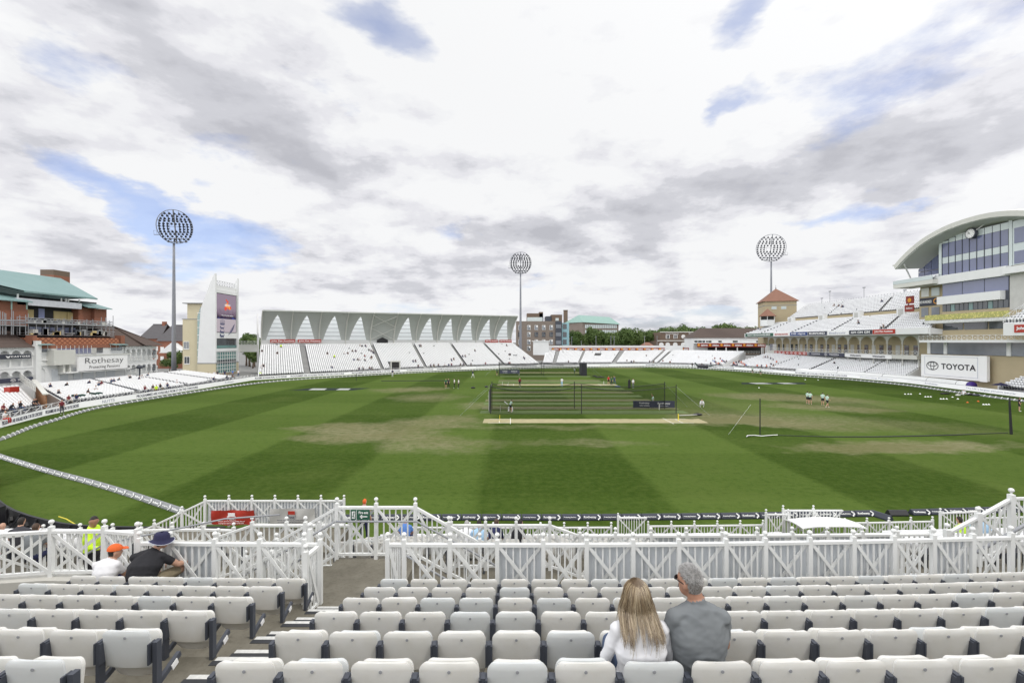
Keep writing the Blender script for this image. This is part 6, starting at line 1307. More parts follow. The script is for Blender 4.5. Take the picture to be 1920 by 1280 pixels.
def media_centre():
    t_ = thing('main_stand', 'large right stand with a sweeping curved roof, purple glazing and a clock', 'stand', (95, 88, 0))
    def yz(x, y, X): Yd = X * F / (x - 960); return Yd, CZ - (y - 640) / F * Yd
    X1, X2 = 89.0, 91.2
    Y = lambda x, X=X1: X * F / (x - 960)
    yl, yr = Y(1767), Y(1892)
    # roof: ribbed shell
    prof = [(102.6, 26.1), (99.5, 28.4), (95.5, 30.5), (91, 31.8), (86.5, 32.3), (82, 32.2), (77.5, 31.3), (73.5, 29.8), (70, 27.9), (67.5, 26.1)]
    sp = smooth_path([V(0, a, b) for a, b in prof], 3); mb = MB(); mb.smooth = True
    mb.grid([[V(86.0, p.y, p.z - .1) for p in sp], [V(89.5, p.y, p.z + .35) for p in sp], [V(104, p.y, p.z + .2) for p in sp]])
    low = [V(0, lerp(84.8, p.y, .985), p.z - 1.0) for p in sp]
    mb.grid([[V(86.0, p.y, p.z - .1) for p in sp], [V(86.1, p.y, p.z) for p in low]]); mb.mat(1)
    soff = [V(91.3, lerp(84.8, p.y, .93), min(p.z, 26.1 + (p.z - 26.1) * .82) - .2 if p.z > 26 else p.z) for p in low]
    mb.grid([[V(86.1, p.y, p.z) for p in low], soff]); mb.grid([soff, [V(104, p.y, p.z) for p in soff]]); mb.smooth = False
    mb.mat(0); mb.bar((86, 102.6, 26.0), (104, 102.6, 26.0), .5, .3); mb.build('roof', ['off_white', 'canopy_grey'], t_)
    mb = MB(); mb.tube([V(86.4, p.y, p.z - .02) for p in low], .09, 5); mb.build('roof_edge', 'white_paint', t_)
    mb = MB(); p, q = V(87.0, 101.0, 26.0), V(90.8, Y(1713, 91), 22.2); mb.tube([p, q], .16, 8); mb.build('strut', 'white_paint', t_)
    def rz(y_):     # roof underside height at y
        for a, b in zip(low, low[1:]):
            if b.y <= y_ <= a.y: return lerp(a.z, b.z, (a.y - y_) / (a.y - b.y + 1e-6))
        return 26
    # side glazing under the roof (recessed)
    yA, yB = yl, 102.2; n = 5; zb = 21.9
    core = MB(); core.box(X2 + .3, 104, 66, 102.0, 0, 25.6); core.box(X1 + .2, X2 + .4, 66, yl - .1, 0, 25.5)
    poly = [V(X2 + .35, 66, 25), V(X2 + .35, 102.0, 25)] + [V(X2 + .35, y_, rz(y_) - .9) for y_ in (101, 98, 94, 90, 86, 82, 78, 74, 70, 67)]; core.prism(poly, (12, 0, 0)); core.build('core', 'beige', t_)
    for i in range(n):
        a, b = lerp(yA, yB, i / n) + .06, lerp(yA, yB, (i + 1) / n) - .06; zt = min(rz(a), rz(b)) - .25
        for j, (za, zc) in enumerate(((zb, 22.9), (23.0, 24.3), (24.4, max(24.6, zt)))):
            mb = MB(); mb.prism([(X2, a, za), (X2, b, za), (X2, b, max(za + .1, zc if j < 2 else min(zc, rz(b) - .3))), (X2, a, zc if j < 2 else max(za + .1, rz(a) - .3))], (.1, 0, 0)); mb.build('window', 'glass_pale' if j == 0 and i % 2 else 'glass_blue', t_)
    # main glazed box: rows (z0,z1,material,count)
    for (z0, z1, m_, n, st) in ((22.45, 24.85, 'glass_blue', 9, 1), (24.9, 26.15, 'glass_pale', 9, 1), (26.2, 29.0, 'glass_blue', 3, 1), (18.15, 20.7, 'glass_blue', 3, 0), (15.0, 16.4, 'glass_dark', 14, 0)):
        for i in range(n):
            a, b = lerp(yl, yr, i / n) , lerp(yl, yr, (i + 1) / n); mb = MB(); gl = 'glass_dark' if m_ == 'glass_dark' and i in (4, 5, 8, 9, 11) else m_
            if n == 14 and gl == m_: gl = 'glass_teal' if i % 4 == 2 else 'glass_dark'
            mb.box(X1 - .05, X1 + .15, b + .07, a - .07, z0, z1); mb.build('window', gl, t_)
    for i in range(9):
        a, b = lerp(yl, yr, i / 9), lerp(yl, yr, (i + 1) / 9); zt = min(rz(a), rz(b)) - .5
        if zt > 29.2: mb = MB(); mb.box(X1 - .05, X1 + .15, b + .07, a - .07, 29.05, min(zt, 30.3)); mb.build('window', 'glass_pale', t_)
    mb = MB(); mb.box(X1, X1 + .2, yr, yl, 15, 30.2)
    for i in range(10): y_ = lerp(yl, yr, i / 9); mb.box(X1 - .12, X1, y_ - .05, y_ + .05, 22.4, 29.05)
    mb.build('mullions', 'dark_steel', t_)
    mb = MB(); mb.box(X1 - .1, X1 + .1, yl - .05, yl + .7, 22.4, 29.2); mb.box(X1 - .1, X1 + .1, yr - .6, yr, 22.4, 30.6); mb.box(X1 - .1, X1 + .05, 74, yr - .7, 22.4, 30.2); mb.build('corner_glazing', 'glass_pale', t_)
    for k in range(3):
        for z0, z1 in ((22.6, 24.8), (26.2, 28.9)): mb = MB(); mb.box(X1 - .2, X1 - .1, yr - 2.6 - 2.1 * k, yr - 1.0 - 2.1 * k, z0, z1); mb.build('window', 'glass_blue' if k != 1 else 'glass_dark', t_)
    mb = MB(); mb.box(X1 - .9, X1 + .1, yr - .3, yl + 1.0, 20.7, 22.4); mb.box(X1 - .9, X1 + .1, yr + .6, yl + .3, 16.5, 18.1); mb.box(X1 - 1.3, X1 + .1, 70, yr, 20.9, 22.1); mb.build('fascia', 'white_wall', t_)
    mb = MB(); mb.box(X1 - .1, X1 + .1, 70, yr - .2, 14.5, 21); mb.build('side_panel', 'dirty_white', t_)
    # balcony on the left under the side glazing
    mb = MB(); yE = Y(1683, 88.0); mb.prism([(87.0, yl, 20.9), (87.0, yE, 20.9), (X2, yE, 20.9), (X2, yl, 20.9)], (0, 0, .9)); mb.build('balcony', 'off_white', t_)
    mb = MB(); mb.box(86.95, 87.0, yl, yE, 21.8, 22.6); mb.build('balustrade', 'glass_pale', t_)
    for i in range(20):
        for j in range(2): SEATS.append((87.7 + .8 * j, lerp(yl + .5, yE - 3, i / 19), 21.8 + .3 * j, R(90)))
    # lower storeys
    mb = MB(); mb.box(X1 - .0, X1 + .4, yr - 8, yl, 12.6, 15.0); mb.box(X1, X1 + .4, yr - 8, yl + 1, 10.0, 11.2); mb.build('beige_band', 'beige', t_)
    for (a, b) in ((lerp(yl, yr, 0), lerp(yl, yr, .33)), (lerp(yl, yr, .35), lerp(yl, yr, .7)), (lerp(yl, yr, .72), yr - 2)): mb = MB(); mb.box(X1 + .1, X1 + .2, b, a, 11.2, 12.6); mb.build('window', 'glass_dark', t_)
    FX = 87.2; fa, fb = Y(1734, FX), Y(1897, FX)
    mb = MB(); mb.box(FX, X1 + .2, fb, fa, 12.6, 13.2); mb.build('gallery', 'white_wall', t_); mb = MB(); picket(mb, (FX - .05, fb, 12.7), (FX - .05, fa, 12.7), .7, 20); mb.build('gallery_railing', 'white_paint', t_)
    tag((lambda m_: (m_.box(FX - .15, FX - .08, fb + .3, fa - .2, 13.3, 14.35), m_.build('gallery_banner', 'flowers'))[1])(MB()), 'long yellow green mottled banner along the gallery of the main stand', 'banner')
    GX = 86.3; ga, gb = Y(1723, GX), 70
    mb = MB(); mb.box(GX, X1 + 2, gb, ga, 8.7, 9.15); mb.build('terrace_floor', 'white_wall', t_); mb = MB(); picket(mb, (GX, gb, 9.1), (GX, ga, 9.1), 1.0, 26); mb.build('terrace_railing', 'white_paint', t_)
    mb = MB(); mb.box(X1 - .06, X1 + .1, 72, Y(1741), 6.3, 8.7); mb.build('window', 'glass_grey', t_)
    for x in (1743, 1774, 1893): y_ = Y(x); mb = MB(); mb.box(X1 - .2, X1 + .4, y_ - .35, y_ + .35, 6.3, 8.7); mb.build('column', 'white_wall', t_)
    # left brown block with windows and sign
    mb = MB(); mb.box(X2, X2 + .35, yl, 101.9, 9.2, 20.3); mb.build('end_wall', 'beige', t_)
    for (x0, x1, y0, y1, m_) in ((1728, 1742, 541, 553, 'white_paint'), (1747, 1762, 540, 551, 'glass_pale'), (1728, 1741, 577, 591, 'glass_grey'), (1747, 1762, 576, 589, 'glass_grey')):
        Ya, za = yz(x0, y0, X2); Yb, zb_ = yz(x1, y1, X2); mb = MB(); mb.box(X2 - .08, X2, Yb, Ya, zb_ - .3, za); mb.build('window', m_, t_)
    Ya, za = yz(1726, 560, X2); Yb, zb_ = yz(1763, 571, X2); s = thing('wall_sign', 'dark sign with orange and white lettering on the beige end wall', 'sign', (X2, (Ya + Yb) / 2, zb_)); mb = MB(); mb.box(X2 - .2, X2 - .1, Yb, Ya, za - 1.7, za); mb.build('sheet', 'banner_dark', s); text('THE HUNDRED', (X2 - .25, (Ya + Yb) / 2 + 1, za - .85), (0, -1, 0), 3.2, .6, 'white_ink', s, .02)
    mb = MB(); ring(mb, (X2 - .25, (Ya + Yb) / 2 - 1.6, za - .85), (0, -1, 0), (0, 0, 1), .5, .5, .18, 16); mb.build('emblem', 'ball_orange', s)
    Ya, za = yz(1717, 556, 92); s = thing('wall_sign', 'small maroon signs with an orange ball beside the top tier', 'sign', (92, Ya, za)); mb = MB(); mb.box(90.6, 90.7, Ya - 1.1, Ya + 1.0, za - 1.6, za + .1); mb.box(90.6, 90.7, Ya - 1.1, Ya + 1.3, za - 3.4, za - 1.9); mb.build('sheet', 'banner_maroon', s); mb = MB(); mb.ball((90.55, Ya, za - .8), .5, 8, 6, (.2, 1, 1)); mb.build('emblem', 'ball_orange', s); text('dafabet', (90.5, Ya, za - 2.6), (0, -1, 0), 1.7, .5, 'white_ink', s)
    # beige lower wall right of the screen
    mb = MB(); mb.box(89.6, 90.4, 66, Y(1853, 90), 0, 6.3); mb.mat(1); mb.box(89.5, 90.4, 66, Y(1853, 90), 4.6, 4.75); mb.build('lower_wall', ['beige', 'off_white'], t_)
    for x0 in (1852, 1870):
        Ya, za = yz(x0, 699, 89.6); mb = MB(); mb.box(89.5, 89.6, Ya - .95, Ya, za - 1.2, za); f = mb.build('window', 'white_paint', t_); mb = MB(); mb.box(89.46, 89.5, Ya - .82, Ya - .13, za - 1.05, za - .12); mb.build('pane', 'glass_dark', f)
    mb = MB(); mb.box(89.8, 104, Y(1853, 90), Y(1727), 0, 6.3); mb.build('lower_block', 'beige', t_)
    # clock
    c = V(88.4, yz(1821, 438, 88.4)[0], yz(1821, 438, 88.4)[1]); s = thing('clock', 'round white-faced clock hung under the curved roof', 'clock', c); mb = MB(); mb.tube([c + V(.3, 0, 0), c - V(.2, 0, 0)], 1.0, 24); mb.build('case', 'dark_steel', s); mb = MB(); mb.tube([c - V(.2, 0, 0), c - V(.25, 0, 0)], .85, 24); mb.build('face', 'white_ink', s)
    mb = MB(); f = c - V(.28, 0, 0)
    for k in range(12): a = k * math.pi / 6; d = V(0, math.sin(a), math.cos(a)); mb.bar(f + d * .62, f + d * .78, .02, .07, up=(1, 0, 0))
    mb.bar(f, f + V(0, .42, .42), .08, .03, up=(1, 0, 0)); mb.bar(f, f + V(0, .5, -.0) * 1, .06, .03, up=(1, 0, 0)); mb.build('hands', 'black', s)
    mb = MB(); mb.bar(c, c + V(.4, 3.2, .8), .1); mb.bar(c, c + V(.4, -3.6, 2.0), .1); mb.build('bracket', 'white_paint', s)
    # neighbouring stand corner at the right edge
    t3 = thing('grandstand', 'corner of a neighbouring stand with white stair railings at the right picture edge', 'stand', (84, 76, 0)); mb = MB()
    ye = 78.3; mb.prism([(84.5, ye, 9.9), (84.5, ye, 12.0), (92, ye, 16.0), (92, ye, 9.9)], (0, -14, 0)); mb.build('deck', 'white_wall', t3)
    for j in range(8):
        for i in range(24): SEATS.append((84.9 + .85 * j, ye - .6 - .5 * i, 12.1 + .46 * j, R(90)))
    for dy in (.1, -1.6): mb = MB(); picket(mb, (84.6, ye + dy, 12.1), (91.5, ye + dy, 16.2), 1.1, 6); mb.build('stair_railing', 'white_paint', t3)
    mb = MB(); mb.box(84.4, 84.48, 66, ye - 1.8, 10.4, 11.7); b = mb.build('hoarding_sheet', 'banner_red', t3); text('John Pye Auctions', (84.35, 73.4, 11.05), (0, -1, 0), 5.5, .7, 'white_ink', t3, .03)
    # sight screen
    X = 88.0; b = thing('sightscreen', 'large white sight screen with the oval emblem and TOYOTA lettering', 'sign', (X, 92, 1.4)); a0, a1 = Y(1727, X), Y(1852, X); z0, z1 = 1.45, 6.15
    mb = MB(); mb.box(X, X + .4, a1, a0, z0, z1); mb.box(X - .15, X, a1, a1 + 1.3, z0 - .1, z1 + .05); mb.mat(1); mb.box(X - .04, X, a1 + 1.3, a1 + 1.4, z0, z1); mb.build('board', ['white_ink', 'grey_steel'], b)
    mb = MB(); w0, w1 = a1 + 1.8, a0 - .9
    for (p, q) in (((w0, z0 + .5), (w1, z0 + .5)), ((w0, z1 - .35), (w1, z1 - .35)), ((w0, z0 + .5), (w0, z1 - .35)), ((w1, z0 + .5), (w1, z1 - .35))): mb.bar((X - .02, *p), (X - .02, *q), .05)
    mb.build('border', 'pale_ink', b); mb = MB(); cz_ = (z0 + z1) / 2 + .05; cy = lerp(w1, w0, .16)
    for (dy, dz, rx, ry, tt) in ((0, 0, 1.3, .85, .13), (0, .32, .98, .42, .11), (0, 0, .38, .80, .11)): ring(mb, (X - .05, cy, cz_ + dz), (0, -1, 0), (0, 0, 1), rx, ry, tt, 40)
    mb.build('emblem', 'logo_ink', b); text('TOYOTA', (X - .05, lerp(w1, w0, .655), cz_), (0, -1, 0), (w1 - w0) * .63, 1.15, 'logo_ink', b, .02, spacing=1.08)
    # white inflated covers lying behind the boards
    t2 = thing('pitch_cover', 'long white rolled pitch cover lying behind the right boards', 'pitch cover', (85, 95, 0)); pts = off_path(BOARD[16:20], 1.7); sp = smooth_path([V(p.x, p.y, .75) for p in pts], 4)
    mb = MB(); mb.smooth = True; mb.tube(sp, .72, 14); mb.build('roll', 'white_paint', t2)
    for k in (3, 6, 9, 11): 
        if k < len(sp) - 1: d = (sp[k + 1] - sp[k]).normalized(); mb = MB(); mb.tube([sp[k], sp[k] + d * .08], .735, 14); mb.build('strap', 'dark_steel', t2)
    e = sp[-1]; mb = MB(); mb.smooth = True; mb.tube([e, e + (sp[-1] - sp[-2]).normalized() * .5], .76, 14); mb.build('end_cap', 'purple', t2)
    mb = MB(); p = G(1742, 712) + V(1, 0, 0); p.z = 1.8; mb.ball(p, .5, 10, 6, (1, 1.3, .7)); mb.bar(p, p + V(-.4, -1.3, .35), .25); mb.bar(p, p + V(.2, 1.2, .1), .18); mb.tube([p, p - V(0, 0, 1.7)], .12, 6); tag(mb.build('tv_camera', 'dark_green_cloth'), 'television camera under a green cover by the right boards', 'camera')
    tier('seating_block', 'small block of white seats right of the sight screen at the right edge', [V(84.5, 79, 0), V(83.5, 62, 0)][::-1], [V(89.4, 79, 0), V(89.4, 60, 0)][::-1], 6, .8, 2.4)
media_centre()
# ================================================================ ALL FAR SEATS (several thousand) AS ONE OBJECT
def far_seats():
    S = np.array(SEATS); n = len(S); fx = []
    def bx(x0, x1, y0, y1, z0, z1, dy=0.0): return [(x0, y0, z0), (x1, y0, z0), (x1, y1, z0), (x0, y1, z0), (x0, y0 + dy, z1), (x1, y0 + dy, z1), (x1, y1 + dy, z1), (x0, y1 + dy, z1)]
    tv = np.array(bx(-.205, .205, -.02, .03, .42, .84, -.04) + bx(-.19, .19, .07, .15, .36, .76, .02) + bx(.218, .252, -.03, .22, .02, .62, 0))
    q = [(0, 3, 2, 1), (4, 5, 6, 7), (0, 1, 5, 4), (1, 2, 6, 5), (2, 3, 7, 6), (3, 0, 4, 7)]; tf = np.array(q + [tuple(i + 8 for i in f) for f in q] + [tuple(i + 16 for i in f) for f in q])
    c, s = np.cos(S[:, 3]), np.sin(S[:, 3]); X = tv[None, :, 0] * c[:, None] - tv[None, :, 1] * s[:, None] + S[:, 0:1]; Y = tv[None, :, 0] * s[:, None] + tv[None, :, 1] * c[:, None] + S[:, 1:2]; Z = tv[None, :, 2] + S[:, 2:3]
    co_ = np.stack([X, Y, Z], 2).reshape(-1, 3); fc = (tf[None] + (np.arange(n) * 24)[:, None, None]).reshape(-1, 4); me = D.meshes.new('far_stadium_seats')
    me.vertices.add(len(co_)); me.vertices.foreach_set('co', co_.ravel()); me.loops.add(fc.size); me.loops.foreach_set('vertex_index', fc.ravel()); me.polygons.add(len(fc)); me.polygons.foreach_set('loop_start', np.arange(len(fc)) * 4); me.polygons.foreach_set('loop_total', np.full(len(fc), 4)); me.update(calc_edges=True)
    me.materials.append(M['far_seat']); me.materials.append(M['dark_steel']); me.polygons.foreach_set('material_index', np.tile(np.repeat([0, 0, 1], 6), n).astype(np.int32)); o = D.objects.new('far_stadium_seats', me); C.objects.link(o); tag(o, 'thousands of white tip-up seats filling the distant stands', 'seats', kind='stuff'); print('far seats', n)
far_seats()
# ================================================================ PEOPLE
for a in [('skin', (.52, .30, .21), .5, .08, 12), ('skin_tan', (.40, .21, .14), .5, .08, 12), ('skin_dark', (.12, .06, .04), .5, .08, 12), ('cl_white', (.74, .74, .76), .85, .06, 9), ('cl_black', (.018, .018, .022), .9, .2, 9), ('cl_navy', (.02, .025, .08), .9, .2, 9),
          ('cl_grey', (.18, .195, .205), .9, .06, 7), ('cl_red', (.45, .03, .025), .85, .1, 9), ('cl_maroon', (.16, .02, .03), .85, .1, 9), ('cl_pink', (.62, .36, .40), .85, .08, 9), ('cl_blue', (.10, .22, .55), .85, .1, 9), ('cl_lightblue', (.38, .58, .78), .85, .08, 9),
          ('cl_mint', (.50, .66, .58), .85, .06, 9), ('cl_green', (.03, .12, .06), .85, .1, 9), ('cl_khaki', (.24, .20, .13), .85, .3, 30), ('cl_hivis', (.62, .90, .03), .7, .06, 9), ('cl_orange', (.72, .13, .025), .8, .08, 12), ('cl_charcoal', (.05, .05, .06), .85, .1, 9), ('cl_denim', (.06, .09, .16), .85, .15, 12),
          ('hair_dark', (.02, .015, .012), .7, .3, 30), ('hair_brown', (.07, .04, .025), .7, .3, 30), ('hair_grey', (.38, .37, .36), .7, .3, 30), ('shoe_white', (.7, .7, .7), .6, .1, 9), ('hat_navy', (.018, .018, .06), .85, .2, 14)]:
    mat(*a)
def ell(mb, c, rx, ry, rz, ax=None, n=14, m=10):
    ax = ax or (V(1, 0, 0), V(0, 1, 0), V(0, 0, 1)); vs = []; fs = []; c = Vector(c)
    for j in range(m + 1):
        ph = math.pi * j / m
        for k in range(n):
            th = 2 * math.pi * k / n; vs.append(c + ax[0] * (rx * math.sin(ph) * math.cos(th)) + ax[1] * (ry * math.sin(ph) * math.sin(th)) + ax[2] * (rz * math.cos(ph)))
    for j in range(m):
        for k in range(n): fs.append((j * n + k, (j + 1) * n + k, (j + 1) * n + (k + 1) % n, j * n + (k + 1) % n))
    mb.add(vs, fs)
def body(J, vox=.022, sleeve=.55, legs_bare=0.0, fem=False, fat=1.0, face=False, fingers=False, wrinkle=0.0, name='person_body'):
    """J: joints (metres, facing +Y). Returns a mesh with slots skin, top, trousers, shoes, hair"""
    J = {k: Vector(v) for k, v in J.items()}; mb = MB(); seg = []       # seg: (a, b, radius, label)
    sl, sr = J['shL'], J['shR']; lat = (sr - sl).normalized()
    pts = [J['pel'] + (J['chest'] - J['pel']) * t_ for t_ in (-.22, 0, .3, .62, .95)] + [lerp(J['chest'], J['neck'], .5), lerp(J['chest'], J['neck'], .85), J['neck']]
    rx = [.13, .17, .160, .172, .195, .185, .10, .060]; ry = [.09, .115, .108, .118, .122, .105, .08, .060]
    if fem: rx = [.14, .175, .14, .15, .168, .155, .085, .048]; ry = [.1, .12, .10, .11, .115, .10, .075, .05]
    rings = []; n = 18
    for i, p in enumerate(pts):
        d = (pts[min(i + 1, len(pts) - 1)] - pts[max(i - 1, 0)]).normalized(); f = d.cross(lat).normalized() * -1; l2 = lat
        k_ = fat if i < 5 else 1 + (fat - 1) * .3
        rings.append([p + l2 * (rx[i] * k_ * math.copysign(abs(math.cos(a)) ** .8, math.cos(a))) + f * (ry[i] * k_ * math.copysign(abs(math.sin(a)) ** .9, math.sin(a))) for a in [2 * math.pi * q / n for q in range(n)]])
    vs = [p for r in rings for p in r]; fs = [(i * n + k, i * n + (k + 1) % n, (i + 1) * n + (k + 1) % n, (i + 1) * n + k) for i in range(len(rings) - 1) for k in range(n)] + [tuple(range(n))[::-1], tuple((len(rings) - 1) * n + k for k in range(n))]
    mb.add(vs, fs)
    seg += [(J['pel'] + (J['pel'] - J['chest']) * .1, J['pel'] + (J['chest'] - J['pel']) * .12, .15, 2), (J['pel'] + (J['chest'] - J['pel']) * .28, J['chest'], .15, 1), (sl * .8 + J['chest'] * .2, sr * .8 + J['chest'] * .2, .07, 1), (lerp(J['chest'], J['neck'], .4), lerp(J['chest'], J['neck'], .86), .085, 1), (lerp(J['chest'], J['neck'], .98), lerp(J['neck'], J['head'], .5), .055, 0)]
    # head
    hd = J['head']; hf = J.get('hdir', V(0, 1, 0)); up = J.get('hup', V(0, 0, 1)); hf = hf.normalized(); hr = hf.cross(up).normalized(); up = hr.cross(hf).normalized(); ax = (hr, hf, up)
    ell(mb, hd + up * .012, .078, .096, .112, ax, 18, 14); ell(mb, hd + hf * .035 - up * .055, .054, .055, .062, ax); mb.tube([J['neck'] - (hd - J['neck']) * .2, hd - up * .03 - hf * .01], [.062 if not fem else .052, .056 if not fem else .047], 12)
    if face:
        ell(mb, hd + hf * .098 - up * .018, .013, .018, .022, ax, 8, 6)
        for s in (-1, 1): ell(mb, hd + hr * (s * .08) - up * .012 - hf * .006, .010, .020, .030, ax, 10, 8)
        ell(mb, hd + hf * .088 - up * .055, .024, .012, .010, ax, 8, 6); ell(mb, hd + hf * .075 + up * .03, .05, .022, .012, ax, 8, 6)
    seg.append((hd - up * .05, hd + up * .04, .09, 'head'))
    for s, S_ in (('L', -1), ('R', 1)):
        a, e, h = J['sh' + s], J['el' + s], J['ha' + s]; k_ = (.9 if fem else 1) * (1 + (fat - 1) * .6)
        ell(mb, a, .058 * k_, .058 * k_, .056 * k_); mb.tube([a + V(0, 0, -.005), lerp(a, lerp(J['chest'], J['neck'], .85), .55) + V(0, 0, .004), lerp(J['chest'], J['neck'], .95)], [.055 * k_, .058 * k_, .05], 10); mb.tube([lerp(a, J['chest'], .25) - V(0, 0, .05), lerp(a, J['chest'], .35) - V(0, 0, .14)], [.07, .06], 10); mb.tube([a, lerp(a, e, .35), e], [.056 * k_, .052 * k_, .041 * k_], 10); mb.tube([e, lerp(e, h, .35), h], [.042 * k_, .043 * k_, .027 * k_], 10); ell(mb, e, .041 * k_, .041 * k_, .041 * k_, None, 10, 8)
        c = a + (e - a) * min(1, sleeve); seg.append((a, c, .056, 1))
        if sleeve < 1: seg.append((c + (e - a) * .06, e, .045, 0)); seg.append((e, h, .035, 0))
        else: seg.append((e, lerp(e, h, sleeve - 1), .04, 1)); seg.append((lerp(e, h, sleeve - .9), h, .03, 0))
        d = (h - e).normalized(); q = d.cross(V(0, 0, 1)); q = (q if q.length > .1 else V(1, 0, 0)).normalized(); w_ = d.cross(q).normalized()
        fd = (d + V(0, 0, -.25)).normalized(); ell(mb, h + fd * .045, .042, .05, .019, (q, fd, w_), 10, 8); seg.append((h, h + fd * .17, .04, 0))
        if fingers:
            for i in range(4):
                b0 = h + fd * .08 + q * ((i - 1.5) * .021); L = (.062, .072, .068, .052)[i]; b1 = b0 + fd * L * .55 - w_ * .006; b2 = b1 + (fd * .6 + V(0, 0, -.75)).normalized() * L * .5; mb.tube([b0 - fd * .02, b0, b1, b2], [.0095, .0095, .0085, .007], 8)
            t0 = h + fd * .03 + q * (-.036 * S_); mb.tube([t0, t0 + (fd * .7 - q * S_ * .7).normalized() * .035, t0 + (fd - q * S_ * .35).normalized() * .065], [.012, .011, .008], 8)
        a, kn, an = J['hi' + s], J['kn' + s], J['an' + s]; k_ = (1.04 if fem else 1) * (1 + (fat - 1) * .7)
        mb.tube([a, lerp(a, kn, .4), kn], [.092 * k_, .083 * k_, .058 * k_], 12); ell(mb, a, .092 * k_, .092 * k_, .092 * k_); ell(mb, kn, .058 * k_, .058 * k_, .058 * k_, None, 10, 8); mb.tube([kn, lerp(kn, an, .35), an], [.056 * k_, .056 * k_, .036 * k_], 10)
        cut = legs_bare
        if cut: c = lerp(a, kn, 1 - cut); seg += [(a, c, .09, 2), (lerp(a, kn, 1.04 - cut), kn, .06, 0), (kn, an, .045, 0)]
        else: seg += [(a, kn, .085, 2), (kn, an, .055, 2)]
        td = J.get('toe' + s, V(0, 1, 0)); f = Vector(td).normalized(); r2 = f.cross(V(0, 0, 1)).normalized(); ell(mb, an + f * .075 - V(0, 0, .045), .042, .125, .036, (r2, f, r2.cross(f)), 10, 8); ell(mb, an - V(0, 0, .03), .038, .045, .045, None, 8, 6); seg.append((an - V(0, 0, .05), an + f * .17 - V(0, 0, .05), .04, 3))
    me = mb.mesh('tmp', []); o = D.objects.new('tmp', me); C.objects.link(o); rm = o.modifiers.new('r', 'REMESH'); rm.mode = 'VOXEL'; rm.voxel_size = vox; rm.use_smooth_shade = True; sm = o.modifiers.new('s', 'SMOOTH'); sm.iterations = 3 if vox > .015 else 6; sm.factor = .5
    bpy.context.view_layer.update(); out = D.meshes.new_from_object(o.evaluated_get(bpy.context.evaluated_depsgraph_get())); D.objects.remove(o); D.meshes.remove(me)
    nv = len(out.vertices); co_ = np.zeros(nv * 3); out.vertices.foreach_get('co', co_); co_ = co_.reshape(-1, 3)
    nf = len(out.polygons); ctr = np.zeros(nf * 3); out.polygons.foreach_get('center', ctr); ctr = ctr.reshape(-1, 3)
    def dist(pts_):
        D_ = np.zeros((len(pts_), len(seg)))
        for i, (a, b, r, l) in enumerate(seg):
            a = np.array(a); b = np.array(b); ab = b - a; t_ = np.clip(((pts_ - a) @ ab) / (ab @ ab + 1e-9), 0, 1); D_[:, i] = np.linalg.norm(pts_ - (a + t_[:, None] * ab), axis=1) - r
        return D_.argmin(1)
    idx = dist(ctr); lab = np.zeros(nf, int); hdn, upn, hfn = np.array(hd), np.array(up), np.array(hf)
    for i, s_ in enumerate(seg):
        m_ = idx == i
        if s_[3] == 'head':
            q = ctr[m_] - hdn; u_ = q @ upn; f_ = q @ hfn; lab[m_] = np.where((u_ - .8 * f_ > .035) | ((f_ < -.03) & (u_ > -.06)), 4, 0)
        else: lab[m_] = s_[3]
    if wrinkle:
        iv = dist(co_); nrm = np.zeros(nv * 3); out.vertices.foreach_get('normal', nrm); nrm = nrm.reshape(-1, 3); cloth = np.array([s_[3] in (1, 2) for s_ in seg])[iv]
        for i in np.nonzero(cloth)[0]:
            p = Vector(co_[i]); w1 = 1 - 2.2 * abs(noise.noise(V(p.x * 6 + p.z * 5, p.y * 7, p.z * 9))); w2 = noise.noise(V(p.x * 22 - p.z * 9, p.y * 20, p.z * 30)); co_[i] += nrm[i] * (wrinkle * (w1 * .8 + w2 * .4) + wrinkle * .3)
        out.vertices.foreach_set('co', co_.ravel())
    for m_ in ('skin', 'cl_white', 'cl_black', 'shoe_white', 'hair_brown'): out.materials.append(M[m_])
    out.polygons.foreach_set('material_index', lab.astype(int)); out.polygons.foreach_set('use_smooth', [True] * nf); out.update(); out.name = name; return out
def std(**kw):
    J = dict(pel=(0, 0, .95), chest=(0, .01, 1.30), neck=(0, 0, 1.50), head=(0, .03, 1.645), shL=(-.19, 0, 1.42), shR=(.19, 0, 1.42), elL=(-.25, -.02, 1.13), elR=(.25, -.02, 1.13), haL=(-.25, .08, .88), haR=(.25, .08, .88),
             hiL=(-.09, 0, .92), hiR=(.09, 0, .92), knL=(-.11, .02, .5), knR=(.11, .02, .5), anL=(-.13, 0, .09), anR=(.13, 0, .09)); J.update(kw); return J
def sitj(**kw):
    J = dict(pel=(0, .22, .53), chest=(0, .22, .86), neck=(0, .26, 1.06), head=(0, .31, 1.20), shL=(-.18, .23, .99), shR=(.18, .23, .99), elL=(-.24, .33, .75), elR=(.24, .33, .75), haL=(-.12, .55, .62), haR=(.12, .55, .62),
             hiL=(-.09, .26, .5), hiR=(.09, .26, .5), knL=(-.13, .66, .52), knR=(.13, .66, .52), anL=(-.13, .68, .1), anR=(.13, .68, .1)); J.update(kw); return J
PROTO = {}
